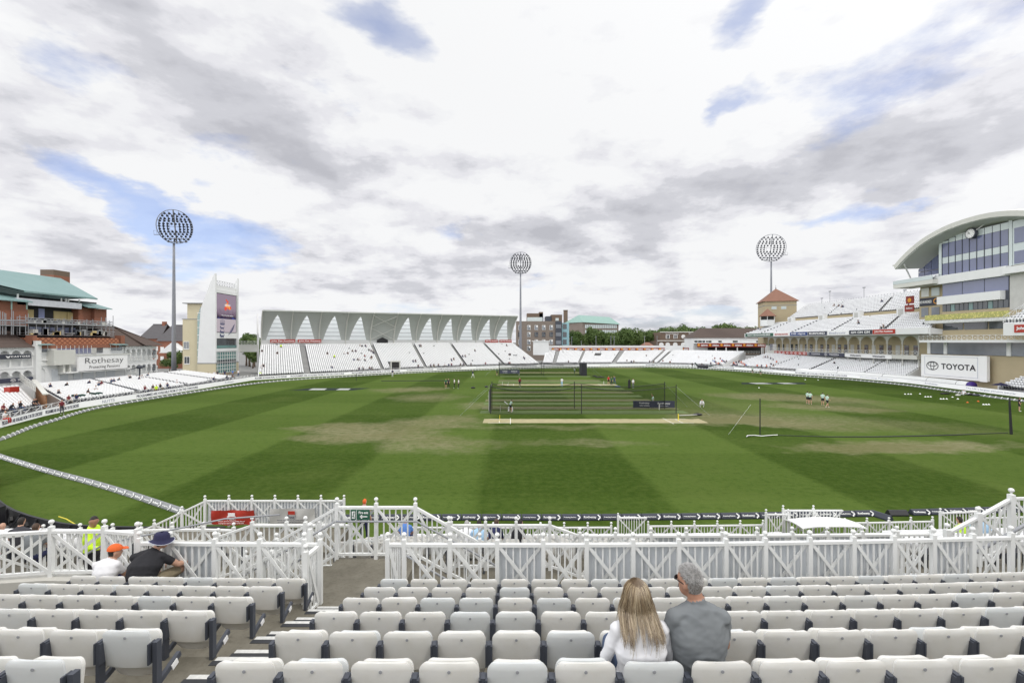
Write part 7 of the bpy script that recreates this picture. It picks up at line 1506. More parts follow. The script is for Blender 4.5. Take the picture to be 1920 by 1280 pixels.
def proto(k):
    if k in PROTO: return PROTO[k]
    S = {'stand': lambda: body(std()), 'shorts': lambda: body(std(elL=(-.27, .03, 1.16), haL=(-.16, .2, 1.05)), legs_bare=.45), 'hips': lambda: body(std(elL=(-.36, -.04, 1.18), haL=(-.17, .06, 1.0), elR=(.36, -.04, 1.18), haR=(.17, .06, 1.0)), sleeve=.6),
         'walk': lambda: body(std(knL=(-.1, .22, .52), anL=(-.1, .26, .1), knR=(.1, -.05, .5), anR=(.1, -.32, .14), haL=(-.24, -.12, .92), haR=(.24, .22, .95)), sleeve=1.9), 'walkshorts': lambda: body(std(knL=(-.1, .22, .52), anL=(-.1, .26, .1), knR=(.1, -.05, .5), anR=(.1, -.32, .14), haL=(-.24, -.1, .92), haR=(.24, .25, 1.0)), legs_bare=.45),
         'sit': lambda: body(sitj(), vox=.026), 'sitlean': lambda: body(sitj(chest=(0, .32, .82), neck=(0, .42, 1.0), head=(0, .5, 1.11), shL=(-.18, .38, .95), shR=(.18, .38, .95), elL=(-.22, .5, .68), elR=(.22, .5, .68), haL=(-.06, .68, .6), haR=(.06, .68, .6)), vox=.026, sleeve=1.8),
         'sitwave': lambda: body(sitj(elR=(.33, .25, 1.05), haR=(.2, .25, 1.28), head=(.02, .28, 1.2)), vox=.026),
         'bat': lambda: body(std(pel=(0, -.08, .86), chest=(.02, .08, 1.15), neck=(.03, .16, 1.31), head=(.05, .2, 1.44), shL=(-.15, .12, 1.26), shR=(.18, .06, 1.24), elL=(-.27, .22, 1.08), haL=(-.22, .36, .95), elR=(.14, .28, 1.02), haR=(-.08, .38, .98), knL=(-.17, .1, .48), knR=(.17, .06, .48), anL=(-.24, 0, .09), anR=(.24, -.02, .09)), legs_bare=.4),
         'bowl': lambda: body(std(elR=(.28, .1, 1.62), haR=(.22, .2, 1.85), chest=(0, .08, 1.29), head=(0, .1, 1.62), knL=(-.08, .25, .55), anL=(-.08, .35, .12), anR=(.1, -.3, .12)), sleeve=.6),
         'squat': lambda: body(std(pel=(0, -.12, .36), chest=(0, .06, .66), neck=(0, .16, .82), head=(0, .22, .95), shL=(-.17, .12, .77), shR=(.17, .12, .77), elL=(-.24, .3, .55), elR=(.24, .3, .55), haL=(-.1, .45, .5), haR=(.1, .45, .5), hiL=(-.1, -.08, .34), hiR=(.1, -.08, .34), knL=(-.25, .26, .5), knR=(.25, .26, .5), anL=(-.2, .05, .09), anR=(.2, .05, .09)), sleeve=1.6),
         'bend': lambda: body(std(pel=(0, -.1, .9), chest=(0, .15, 1.12), neck=(0, .33, 1.2), head=(0, .43, 1.24), shL=(-.18, .26, 1.18), shR=(.18, .26, 1.18), elL=(-.2, .36, .92), elR=(.2, .36, .92), haL=(-.12, .42, .68), haR=(.12, .42, .68)), legs_bare=.45),
         'ground': lambda: body(std(pel=(0, 0, .12), chest=(0, -.08, .45), neck=(0, -.06, .63), head=(0, -.02, .77), shL=(-.18, -.06, .56), shR=(.18, -.06, .56), elL=(-.28, .05, .34), elR=(.28, .05, .34), haL=(-.2, .25, .3), haR=(.2, .25, .3), hiL=(-.09, .05, .1), hiR=(.09, .05, .1), knL=(-.13, .42, .4), knR=(.15, .45, .1), anL=(-.14, .62, .1), anR=(.2, .85, .08)))}
    me = S[k](); PROTO[k] = me; return me
def person(pose, loc, yaw, label, top='cl_white', legs='cl_black', hair='hair_brown', skin='skin', shoes='shoe_white', group=None, sc=1.0):
    o = D.objects.new('person', proto(pose)); C.objects.link(o); o.location = loc; o.rotation_euler = (0, 0, yaw); o.scale = (sc, sc, sc)
    for s, m_ in zip(o.material_slots, (skin, top, legs, shoes, hair)): s.link = 'OBJECT'; s.material = M[m_]
    return tag(o, label, 'person', group)
# ---- players, umpires and staff on the grass: (x, y of the feet, pose, facing in degrees, top, legs, label)
FP_ = [(836, 727.5, 'shorts', 200, 'cl_green', 'cl_black', 'person in dark green top and shorts, leftmost of the four talking on the grass'), (841, 727, 'stand', 160, 'cl_charcoal', 'cl_black', 'person in charcoal top beside the dark green one on the grass'),
       (852, 727.5, 'hips', 100, 'cl_white', 'cl_black', 'umpire in white shirt and black trousers, left of the white shirted pair'), (860, 728, 'stand', 90, 'cl_white', 'cl_black', 'umpire in white shirt and black trousers, right of the white shirted pair'),
       (886.5, 708, 'walk', 250, 'cl_navy', 'cl_white', 'player in navy top and white trousers walking left of the nets'), (932, 704, 'shorts', 180, 'cl_green', 'cl_black', 'person in dark clothes by the left post of the far net'), (736, 706, 'stand', 170, 'cl_navy', 'cl_white', 'person in navy with a cap near the wing stand boundary'),
       (957, 772.5, 'bat', -60, 'cl_mint', 'cl_black', 'batter in pale top, black shorts and white pads inside the near net'), (1225, 765, 'bowl', 80, 'cl_mint', 'cl_mint', 'bowler in pale kit with one arm raised behind the near net banner'), (1316, 763, 'squat', 160, 'cl_white', 'cl_white', 'player all in white squatting right of the near net'),
       (974.5, 725, 'walk', 180, 'cl_maroon', 'cl_black', 'person in maroon top walking behind the near net'), (1053.5, 725, 'stand', 0, 'cl_white', 'cl_lightblue', 'player in white top standing on the far strip'), (1141, 721, 'shorts', 190, 'cl_red', 'cl_black', 'person in red top in the group right of the far net'), (1146.5, 723, 'stand', 150, 'cl_green', 'cl_charcoal', 'person in dark green in the group right of the far net'),
       (1152, 721.5, 'bowl', 200, 'cl_denim', 'cl_denim', 'person in slate blue with an arm up in the group right of the far net'), (1187, 727.5, 'stand', 200, 'cl_white', 'cl_grey', 'player in white beside a black upright kit bag'), (1077.5, 702, 'bowl', 150, 'cl_mint', 'cl_green', 'player swinging an arm inside the far net'), (973.5, 703, 'stand', 90, 'cl_green', 'cl_white', 'player at the banner end of the far net'),
       (1514, 757, 'shorts', -70, 'cl_mint', 'cl_black', 'player in pale training top, leftmost of the left fielding pair'), (1519, 758, 'shorts', -50, 'cl_mint', 'cl_black', 'player in pale training top holding a dark bag, right of the left fielding pair'), (1542.5, 760, 'shorts', -60, 'cl_mint', 'cl_black', 'player in pale training top, left of the right fielding pair'), (1551, 764, 'walkshorts', -80, 'cl_mint', 'cl_black', 'player in pale training top, nearest of the four fielders'),
       (1911, 771, 'shorts', -130, 'cl_black', 'cl_black', 'player in black kit at the far right beside the leaning net pole'), (1411, 700, 'shorts', 180, 'cl_mint', 'cl_black', 'tiny player in pale top near the far right boundary, left one'), (1426, 702.5, 'shorts', 180, 'cl_mint', 'cl_black', 'tiny player in pale top near the far right boundary, right one'),
       (1807, 740, 'ground', 120, 'cl_white', 'cl_white', 'player in white sitting on the grass among the kit bags'), (1316, 690.5, 'stand', 20, 'cl_charcoal', 'cl_black', 'tiny person in charcoal beside the rolled covers at the far boundary'), (293, 741.5, 'hips', -110, 'cl_hivis', 'cl_black', 'steward in yellow vest on the grass in front of the left boards'), (116, 776.5, 'stand', -110, 'cl_maroon', 'cl_charcoal', 'person in maroon jacket standing on the grass by the left boards'),
       (1298, 689.5, 'stand', 20, 'cl_black', 'cl_black', 'tiny person in black at the far boundary left of the rolled covers')]
for x, y, po, a, tp, lg, lab in FP_: person(po, G(x, y), R(a), lab, tp, lg, 'hair_dark' if 'cap' not in lab else 'hat_navy', sc=1.02)
# bat and pads of the batter
c = G(957, 772.5); mb = MB(); mb.bar(c + V(-.35, .1, 1.0), c + V(-.75, -.05, 1.35), .05, .11); mb.bar(c + V(-.3, .12, .95), c + V(-.36, .1, 1.02), .035); tag(mb.build('cricket_bat', 'cl_white'), 'cricket bat held up by the batter in the near net', 'bat')
for s in (-.24, .24): mb = MB(); mb.tube([c + V(s, 0, .12), c + V(s * .85, .03, .5), c + V(s * .75, .02, .68)], [.1, .11, .09], 8); tag(mb.build('leg_pad', 'cl_white'), 'white batting pad on the %s leg of the net batter' % ('left' if s < 0 else 'right'), 'pad')
# ---- spectators: each takes the seat nearest to where the photograph shows a head
SA = np.array(SEATS); SPX = 960 + SA[:, 0] / SA[:, 1] * F; SPY = 640 + (CZ - SA[:, 2] - 1.05) / SA[:, 1] * F; taken = set()
def spect(lst, where, pal, seed):
    r = random.Random(seed)
    for i, (x, y) in enumerate(sorted(lst)):
        d = (SPX - x) ** 2 + (1.3 * (SPY - y)) ** 2; j = None
        for k in np.argsort(d)[:8]:
            if int(k) not in taken: j = int(k); break
        if j is None: continue
        taken.add(j); s = SA[j]; tp = r.choice(pal); nm = tp.replace('cl_', '').replace('hivis', 'yellow').replace('lightblue', 'light blue')
        person(r.choice(('sit', 'sit', 'sitlean', 'sitwave')), (s[0], s[1], s[2] + .02), s[3] + r.uniform(-.3, .3), 'spectator in %s, %s from the left %s' % (nm, ordinal(i), where), tp, r.choice(('cl_black', 'cl_denim', 'cl_khaki', 'cl_navy')), r.choice(('hair_dark', 'hair_brown', 'hair_grey', 'hat_navy', 'cl_white')), 'skin', group='spectators ' + where)
DK = ('cl_black', 'cl_navy', 'cl_charcoal', 'cl_denim', 'cl_black', 'cl_grey', 'cl_navy', 'cl_white', 'cl_maroon')
spect([(489, 655), (519, 659), (614, 660), (494, 684), (489, 687), (622, 687), (645, 661), (651, 661), (661, 655.5), (666, 656), (674, 645.5), (679, 646), (684, 647), (690, 655), (694, 656.5), (699, 657), (702, 658), (664, 671), (668, 671.5), (673, 672), (682, 666), (693, 669), (697, 668), (683, 674), (674.5, 693), (679, 692), (694, 692), (697, 692),
       (789, 646), (786, 646), (774, 675), (779, 675), (784, 686), (806, 687), (812, 688), (823, 687), (834, 688), (840, 688), (847, 687), (849, 671), (847, 673), (866, 665), (870, 666), (889, 656), (864, 684), (868, 685), (882, 683), (909, 684), (948, 646), (955, 663), (957, 662), (955, 678), (953, 679), (980, 668), (984, 670)], 'in the wing stand', DK, 1)
spect([(1212, 665.5), (1175, 675), (1184, 677), (1187, 676), (1218, 676), (1224, 677), (1243, 675), (1257, 677), (1065, 676), (1340, 671), (1352, 670), (1310, 668)], 'in the low far seating', DK, 2)
spect([(1325 + (i * 37 % 76), 674 + (i * 13 % 9)) for i in range(30)], 'crowded at the corner below the brown roof', ('cl_navy', 'cl_navy', 'cl_blue', 'cl_white', 'cl_orange', 'cl_pink', 'cl_charcoal', 'cl_lightblue'), 3)
spect([(1566, 569), (1572, 571), (1580, 572), (1583, 573), (1655, 563), (1610, 600), (1612, 602), (1655, 611), (1661, 611), (1427, 616), (1423, 611)], 'in the upper right deck', DK, 4)
spect([(1566, 677), (1433, 667), (1437, 668), (1440, 667), (1445, 670), (1450, 672), (1421, 683), (1428, 685), (1446, 680), (1452, 682), (1440, 684), (1458, 676)], 'in the lower right tier', DK + ('cl_orange', 'cl_white'), 5)
spect([(92, 722), (120, 719), (181, 718), (186, 717), (163, 714), (205, 713), (209, 712), (217, 709), (241, 706), (258, 706), (262, 705), (274, 702), (177, 726), (163, 731), (102, 740), (270, 724), (287, 727), (300, 722), (310, 720), (128, 744), (142, 742), (395, 716), (402, 715), (425, 712), (440, 713), (330, 714)], 'in front of the old pavilion', DK, 6)
spect([(4, 764), (15, 765), (38, 762), (63, 766), (77, 757)], 'at the far left corner', ('cl_black', 'cl_navy', 'cl_maroon', 'cl_charcoal'), 7)
p = BOARD[1] + V(-.1, 0, .45); person('sit', p + V(.05, .2, -.05), R(-75), 'person in white shirt and red trousers perched on the left boards', 'cl_white', 'cl_red', 'skin')
for x, Yd, po, tp, lab in ((486, 112, 'stand', 'cl_hivis', 'steward in yellow at the left foot of the wing stand'), (525.5, 126, 'stand', 'cl_hivis', 'steward in yellow at the top of the wing stand steps'), (628, 129, 'stand', 'cl_hivis', 'steward in yellow on the wing stand aisle steps')):
    k = int(np.argmin((SPX - x) ** 2 + (SPY - {486: 700, 525.5: 650, 628: 668}[x]) ** 2)); s = SA[k]; person(po, (s[0], s[1], s[2] + (.0 if x != 486 else -.6)), s[3], lab, tp, 'cl_black')
for i, (x, y, tp) in enumerate(((400, 706, 'cl_black'), (412, 704, 'cl_white'), (418, 703, 'cl_charcoal'), (432, 702, 'cl_navy'), (447, 701, 'cl_blue'), (458, 701, 'cl_white'), (386, 708, 'cl_navy'))):
    g = G(x, y + 8, .3); person('stand', (g.x - 3.5, g.y + 3.5, .3), R(-120), 'bystander in %s behind the boards below the scoreboard tower' % tp[3:].replace('lightblue', 'light blue'), tp, 'cl_denim', group='bystanders below the tower')
# ================================================================ THE FOREGROUND COUPLE
def surf_hair(name, parent, hd, n, zend, seed, mats_, length=.0):
    pass
def hair_mat():
    m = D.materials.new('long_hair'); m.use_nodes = True; q = NT(m.node_tree); M['long_hair'] = m; g = q.n('ShaderNodeNewGeometry')
    for nm, ca, cb in (('hair_low', (.11, .075, .048), (.22, .16, .10)), ('hair_mid', (.27, .20, .125), (.40, .31, .20)), ('hair_high', (.44, .35, .23), (.60, .50, .35))):
        m = D.materials.new(nm); m.use_nodes = True; q = NT(m.node_tree); M[nm] = m; g = q.n('ShaderNodeNewGeometry')
        c = q.ramp(g.outputs['Random Per Island'], [(0, ca), (1, cb)])
        b = q.n('ShaderNodeBsdfPrincipled', {'Base Color': c, 'Roughness': .36, 'Specular IOR Level': .6}); q.n('ShaderNodeOutputMaterial', {0: b.outputs[0]})
    m = D.materials.new('short_hair'); m.use_nodes = True; q = NT(m.node_tree); M['short_hair'] = m; g = q.n('ShaderNodeNewGeometry')
    c = q.ramp(g.outputs['Random Per Island'], [(0, (.38, .37, .36)), (.5, (.52, .51, .50)), (1, (.72, .72, .72))])
    b = q.n('ShaderNodeBsdfPrincipled', {'Base Color': c, 'Roughness': .5}); q.n('ShaderNodeOutputMaterial', {0: b.outputs[0]})
hair_mat(); mat('nape_hair', (.24, .22, .20), .6, .25, 60)
WX, WY, WZ = -2.13 + .24 + .482 * 6 - .03, 3.24, rowz(0)
def woman():
    J = sitj(pel=(0, .22, .53), chest=(0, .20, .78), neck=(-.0, .24, .985), head=(-.01, .27, 1.125), shL=(-.165, .22, .905), shR=(.165, .22, .905), elL=(-.255, .26, .66), elR=(.25, .27, .66), haL=(-.2, .46, .56), haR=(.18, .5, .58), hdir=(-.12, 1, -.1))
    me = body(J, vox=.0085, sleeve=1.45, fem=True, fat=1.14, face=True, fingers=True, wrinkle=.007); o = D.objects.new('person', me); C.objects.link(o); o.location = (WX, WY, WZ); tag(o, 'woman with long blonde hair in a white top sitting with her back to us', 'person')
    for s, m_ in zip(o.material_slots, ('skin', 'cl_white', 'cl_denim', 'shoe_white', 'hair_brown')): s.link = 'OBJECT'; s.material = M[m_]
    r = random.Random(5); mb = MB(); hx, hy, hz = -.01, .27, 1.137
    for i in range(3800):
        ph = r.uniform(-2.35, 2.35); u0 = r.uniform(0, 1) ** .8; th0 = .1 + u0 * .9             # starts on the scalp
        part = 1 if ph > 0 else -1; z_end = r.triangular(.90, 1.07, .99) if r.random() > .10 else r.uniform(.79, .92) + .12 * (noise.noise(V(ph * 5, 3, 1)) > .0) + abs(ph) * .03; clump = noise.noise(V(ph * 3.2, 0, 5)); lk = noise.noise(V(ph * 7.0, u0 * 3, 2)) + r.uniform(-.25, .25); mb.mat(0 if lk < -.12 else 1 if lk < .16 else 2); z_end += clump * .14; pts = []; N = 13; wv = r.uniform(0, 6); am = r.uniform(.002, .016); spread = r.uniform(.88, 1.14)
        z0 = hz + .112 * math.cos(th0) * 1.07
        for k in range(N):
            t_ = k / (N - 1); z = z0 + (z_end - z0) * t_ ** 1.05
            dz = (z - hz) / .122
            if dz > 0: rr = math.sqrt(max(0, 1 - min(1, dz) ** 2)); wx_, wy_ = .089 * rr, .106 * rr
            else: s_ = min(1, -dz / 3.0); wx_ = .089 + .05 * s_ + .02 * math.sin(s_ * 3); wy_ = .106 - .0 * s_
            wx_ *= spread; wy_ *= lerp(1, spread, .5); a = ph + clump * .45 * t_
            yb = hy - wy_ * math.cos(a); lim = .095 if z < .93 else .3
            bl_ = max(0, min(1, (1.06 - z) / .16)); bl_ = bl_ * bl_ * (3 - 2 * bl_)
            if abs(a) < 2.1: yb = lerp(yb, min(yb, .078 - .03 * math.cos(a) * (z < 2)) , bl_)
            pts.append(V(hx + wx_ * math.sin(a) + am * math.sin(wv + z * 22) * t_, yb + am * .6 * math.cos(wv + z * 17) * t_, z))
        mb.tube(pts, [.0016 - .0010 * (k / (N - 1)) ** 2 for k in range(N)], 3, cap=False)
    for i in range(500):          # crown: from the parting outwards
        ph = r.uniform(-3.1, 3.1); pts = []
        for k in range(7): th = .03 + k / 6 * 1.25; pts.append(V(hx + .092 * math.sin(th) * math.sin(ph), hy - .108 * math.sin(th) * math.cos(ph), hz + .124 * math.cos(th)))
        mb.tube(pts, .0024, 3, cap=False)
    mb.build('hair', ['hair_low', 'hair_mid', 'hair_high'], o, local=True)
    mb = MB(); mb.smooth = True; ell(mb, (hx, hy - .004, hz + .002), .084, .100, .116); mb.build('scalp', 'hair_brown', o, local=True)
woman()
MX = -2.13 + .24 + .482 * 7 - .07
def man():
    J = sitj(pel=(0, .22, .54), chest=(0, .21, .88), neck=(.0, .23, 1.10), head=(-.045, .26, 1.245), shL=(-.178, .21, 1.0), shR=(.178, .21, 1.0), elL=(-.235, .30, .74), elR=(.235, .3, .74), haL=(-.16, .5, .60), haR=(.16, .52, .64), hdir=(-.75, 1, -.05))
    me = body(J, vox=.0085, sleeve=.62, fat=1.12, face=True, fingers=True, wrinkle=.009); o = D.objects.new('person', me); C.objects.link(o); o.location = (MX, WY, WZ); tag(o, 'grey haired man in a grey t-shirt and sunglasses sitting beside the blonde woman', 'person')
    for s, m_ in zip(o.material_slots, ('skin_tan', 'cl_grey', 'cl_navy', 'shoe_white', 'hair_grey')): s.link = 'OBJECT'; s.material = M[m_]
    hd = Vector(J['head']); hf = Vector(J['hdir']).normalized(); up = V(0, 0, 1); hr = hf.cross(up).normalized(); up = hr.cross(hf); r = random.Random(8); mb = MB(); c = hd + up * .012
    for i in range(5200):
        d = V(r.gauss(0, 1), r.gauss(0, 1), r.gauss(0, 1)).normalized(); a, b, e = d.x, d.y, d.z
        p = c + hr * (.078 * a) + hf * (.096 * b) + up * (.112 * e)
        u_ = (p - hd).dot(up); f_ = (p - hd).dot(hf)
        if not (u_ - .8 * f_ > .03 or (f_ < -.025 and u_ > -.062)): continue
        mb.mat(0 if u_ - .3 * f_ > .045 + r.uniform(-.03, .03) else 1)
        nrm = (hr * a / .078 + hf * b / .096 + up * e / .112).normalized(); L = lerp(.005, .018, max(0, min(1, (u_ + .03) / .12)))
        dr = (nrm + hf * .35 + V(0, 0, -.1) * (1 - max(0, e)) + V(r.uniform(-.3, .3), r.uniform(-.3, .3), r.uniform(-.3, .3))).normalized(); mb.tube([p - nrm * .002, p + dr * L], [.0017, .0006], 3, cap=False)
    mb.build('hair', ['short_hair', 'nape_hair'], o, local=True)
    mb = MB()
    for s in (-1, 1): ell(mb, hd + hf * .098 + hr * (s * .034) + up * .012, .027, .007, .019, (hr, hf, up), 10, 8); mb.bar(hd + hf * .09 + hr * (s * .066) + up * .016, hd + hr * (s * .084) + up * .006 - hf * .0, .004, .006)
    mb.bar(hd + hf * .104 - hr * .01 + up * .015, hd + hf * .104 + hr * .01 + up * .015, .004); tag(mb.build('sunglasses', 'black', None, local=True), 'dark sunglasses worn by the grey haired man', 'sunglasses').location = o.location
    e, h = Vector(J['elL']), Vector(J['haL']); w_ = lerp(e, h, .9); d = (h - e).normalized(); mb = MB(); mb.tube([w_ - d * .012, w_ + d * .012], .036, 14); g = tag(mb.build('watch', 'ball_orange', None, local=True), 'tan strapped watch on the wrist of the grey shirted man', 'watch'); g.location = o.location
man()
# ---- pair at the left end of the front row
R5 = 3.24 + .81 * 5
def left_pair():
    z = rowz(5); x = -6.83
    J = sitj(pel=(0, .2, .52), chest=(.02, .25, .76), neck=(.04, .32, .93), head=(.07, .36, 1.04), shL=(-.16, .26, .86), shR=(.17, .28, .86), elL=(-.22, .4, .62), elR=(.2, .42, .62), hdir=(.7, .8, -.1))
    me = body(J, vox=.012, fat=1.0, face=True, wrinkle=.006); o = D.objects.new('person', me); C.objects.link(o); o.location = (x, R5 + .1, z); tag(o, 'youngster in an orange cap and white t-shirt at the end of the front row', 'person')
    for s, m_ in zip(o.material_slots, ('skin', 'cl_white', 'cl_navy', 'shoe_white', 'hair_dark')): s.link = 'OBJECT'; s.material = M[m_]
    hd = Vector(J['head']); hf = Vector(J['hdir']).normalized(); mb = MB(); mb.smooth = True; r_ = hf.cross(V(0, 0, 1)).normalized(); rows = []
    for j in range(7): a = j / 6 * math.pi * .5; rows.append([hd + V(0, 0, .035) + (r_ * math.cos(k * math.pi / 8) * .092 + hf * math.sin(k * math.pi / 8) * .112) * math.cos(a) + V(0, 0, .1 * math.sin(a)) for k in range(17)])
    mb.grid(rows); mb.smooth = False; b0 = hd + hf * .1 + V(0, 0, .04); mb.prism([b0 - r_ * .075, b0 + r_ * .075, b0 + r_ * .05 + hf * .08 - V(0, 0, .012), b0 - r_ * .05 + hf * .08 - V(0, 0, .012)], (0, 0, .008)); c_ = mb.build('cap', 'cl_orange', None, local=True); c_.location = o.location; tag(c_, 'orange peaked cap on the youngster in the front row', 'cap')
    x = -6.24
    J = sitj(pel=(0, .2, .54), chest=(.05, .30, .84), neck=(.10, .42, 1.04), head=(.17, .5, 1.15), shL=(-.17, .34, .95), shR=(.24, .38, .95), elL=(-.2, .5, .68), elR=(.4, .58, .72), haL=(.1, .75, .62), haR=(.45, .84, .68), knL=(-.05, .66, .53), knR=(.38, .78, .60), anR=(.42, .8, .12), hdir=(.8, .9, -.15))
    me = body(J, vox=.012, fat=1.34, face=True, fingers=True, legs_bare=.3, wrinkle=.008); o = D.objects.new('person', me); C.objects.link(o); o.location = (x, R5 + .1, z); tag(o, 'man in navy sun hat, black t-shirt and khaki shorts in the front row', 'person')
    for s, m_ in zip(o.material_slots, ('skin', 'cl_black', 'cl_khaki', 'cl_charcoal', 'hair_dark')): s.link = 'OBJECT'; s.material = M[m_]
    hd = Vector(J['head']); hf = Vector(J['hdir']).normalized(); r_ = hf.cross(V(0, 0, 1)).normalized(); mb = MB(); mb.smooth = True; rows = []
    for (rr, zz) in ((.02, .165), (.075, .16), (.105, .125), (.112, .06), (.118, .045), (.165, .012), (.172, .012)): rows.append([hd + (r_ * math.cos(k * math.pi / 12) + hf * math.sin(k * math.pi / 12) * 1.08) * rr + V(0, 0, zz - (.02 * math.cos(k * math.pi / 6) if rr > .13 else 0)) for k in range(25)])
    mb.grid(rows); c_ = mb.build('sun_hat', 'hat_navy', None, local=True); c_.location = o.location; tag(c_, 'wide brimmed navy sun hat with pale edge on the man in black', 'hat'); mb = MB(); mb.tube(rows[-1], .006, 5); mb.build('hat_trim', 'pale_ink', c_, local=True)
left_pair()
def steward():
    x, Y, z = P(172, 1000, 10.3).x, 10.3, 3.13
    J = std(hdir=(.8, .35, -.3), head=(.03, .05, 1.63), elR=(.28, .1, 1.15), haR=(.22, .32, 1.08), elL=(-.28, .08, 1.15), haL=(-.05, .3, 1.1)); me = body(J, vox=.014, sleeve=1.5, face=True, fat=1.1, wrinkle=.008); o = D.objects.new('person', me); C.objects.link(o); o.location = (x, Y, z); o.rotation_euler = (0, 0, R(-70)); o.scale = (1.05,) * 3
    tag(o, 'bearded steward in yellow high visibility vest and black cap behind the fence', 'person')
    for s, m_ in zip(o.material_slots, ('skin_tan', 'cl_hivis', 'cl_black', 'cl_black', 'hair_dark')): s.link = 'OBJECT'; s.material = M[m_]
steward()
def near_spectator(pose, x, y, Yd, floor, yaw, label, **kw): p = P(x, y, Yd); person(pose, (p.x, Yd, floor), R(yaw), label, **kw)
near_spectator('stand', 683, 945, 17.6, 1.05, -10, 'person in pink top and orange cap standing beyond the fire exit fence', top='cl_pink', legs='cl_navy', hair='cl_orange')
near_spectator('sitlean', 872, 990, 13.2, 2.3, 0, 'person in white leaning forward in the lower seats', top='cl_white', legs='cl_denim', hair='hair_grey')
near_spectator('sit', 897, 990, 13.2, 2.3, 0, 'dark haired person in light blue in the lower seats', top='cl_lightblue', legs='cl_navy', hair='hair_dark')
near_spectator('sitlean', 919, 990, 13.6, 2.2, -20, 'person in navy top leaning in the lower seats', top='cl_navy', legs='cl_khaki', hair='hair_brown')
near_spectator('sitlean', 958, 990, 13.6, 2.2, -35, 'person in black top leaning right in the lower seats', top='cl_black', legs='cl_black', hair='hair_dark')
near_spectator('sit', 757, 990, 15.3, 1.6, 0, 'person in blue seen through the landing fence', top='cl_blue', legs='cl_navy', hair='hair_brown')
near_spectator('stand', 1838, 960, 14.5, 1.65, -30, 'person in light blue shirt beyond the right stair fence', top='cl_lightblue', legs='cl_navy', hair='hair_brown')
near_spectator('sit', 1817, 990, 14.5, 1.9, 0, 'dark haired person in yellow beside the right stair fence', top='hivis', legs='cl_black', hair='hair_dark')
near_spectator('stand', 3, 985, 16.0, .75, 0, 'bald person in pale grey cut by the left picture edge', top='cl_white', legs='cl_grey', hair='skin')
near_spectator('sit', 25, 1030, 11.6, 3.0, 20, 'person in charcoal seen through the left end fence', top='cl_charcoal', legs='cl_khaki', hair='hair_dark')
near_spectator('sit', 52, 1030, 11.2, 3.0, 20, 'person in grey seen through the left end fence', top='cl_grey', legs='cl_navy', hair='hair_brown')
# ================================================================ PRACTICE NETS AND FIELD EQUIPMENT
def net_sheet(mb, a, b, h0, h1, sag, n=14, lean=V(0, 0, 0)):
    a, b = Vector(a), Vector(b); top = [lerp(a, b, k / n) + V(0, 0, lerp(h0, h1, k / n) - sag * math.sin(math.pi * k / n)) + lean for k in range(n + 1)]; mb.grid([[lerp(a, b, k / n) for k in range(n + 1)], top]); return top
def cage(label, Yn, Yf, X0, X1, Xm, h, sag):
    t_ = thing('practice_net', label, 'practice net', ((X0 + X1) / 2, Yn, 0)); edges = []
    for (a, b, s_) in (((X0, Yn, 0), (Xm, Yn, 0), sag), ((Xm, Yn, 0), (X1, Yn, 0), sag * .8), ((X0, Yf, 0), (Xm, Yf, 0), sag * .9), ((Xm, Yf, 0), (X1, Yf, 0), sag * .7), ((X0, Yn, 0), (X0, Yf, 0), .1)):
        mb = MB(); top = net_sheet(mb, a, b, h, h, s_); o = mb.build('netting', 'net', t_); edges.append((top, a, b))
    mb = MB(); ta, tb = edges[0][0], edges[2][0]; mb.grid([ta, [lerp(p, q, .5) - V(0, 0, .35) for p, q in zip(ta, tb)], tb]); mb.build('roof_netting', 'net', t_); mb = MB(); ta, tb = edges[1][0], edges[3][0]; mb.grid([ta, [lerp(p, q, .5) - V(0, 0, .35) for p, q in zip(ta, tb)], tb]); mb.build('roof_netting', 'net', t_)
    mb = MB()
    for top, a, b in edges: mb.tube(top, .03, 5); mb.tube([a, b], .035, 5)
    mb.build('edge_cord', 'black', t_)
    for x, y in ((X0, Yn), (X0, Yf), (Xm, Yn), (Xm - .3, Yf), (X1, Yn), (X1, Yf)): mb = MB(); mb.tube([(x, y, 0), (x, y, h + .25)], .05, 7); mb.build('post', 'black', t_)
    mb = MB()
    for (x, y, s_) in ((X0, Yn, -1), (X0, Yf, -1), (X1, Yn, 1), (X1, Yf, 1)): mb.tube([(x, y, h), (x + s_ * 3.6, y + (-1.2 if y == Yn else 1.5), 0)], .007, 4)
    mb.build('guy_rope', 'pale_ink', t_); return t_
cage('near black practice net cage across the middle of the square', 56.0, 60.2, -2.65, 20.2, 8.55, 3.35, .62)
cage('far black practice net cage by the wing stand end', 117.5, 122, -3.4, 19.3, 8.2, 3.3, .5)
def net_banner(label, X0, X1, Y, z0, z1, s1, s2):
    t_ = thing('net_banner', label, 'banner', ((X0 + X1) / 2, Y, z0)); mb = MB(); mb.box(X0, X1, Y - .04, Y, z0, z1); mb.build('sheet', 'ink', t_); w_ = X1 - X0
    text(s1, (X0 + w_ * .27, Y - .06, lerp(z0, z1, .66)), (1, 0, 0), w_ * .24, .26, 'white_ink', t_, .01); text('TEST SERIES', (X0 + w_ * .27, Y - .06, lerp(z0, z1, .3)), (1, 0, 0), w_ * .24, .15, 'white_ink', t_)
    text(s2, (X0 + w_ * .74, Y - .06, lerp(z0, z1, .6)), (1, 0, 0), w_ * .30, .3, 'white_ink', t_, .01); text('Protecting Pensions', (X0 + w_ * .74, Y - .06, lerp(z0, z1, .27)), (1, 0, 0), w_ * .2, .12, 'white_ink', t_)
net_banner('dark banner with white sponsor name on the right of the near net', P(1187, 760, 60.3).x, P(1265, 760, 60.3).x, 60.3, .15, 1.05, 'Rothesay', 'Rothesay')
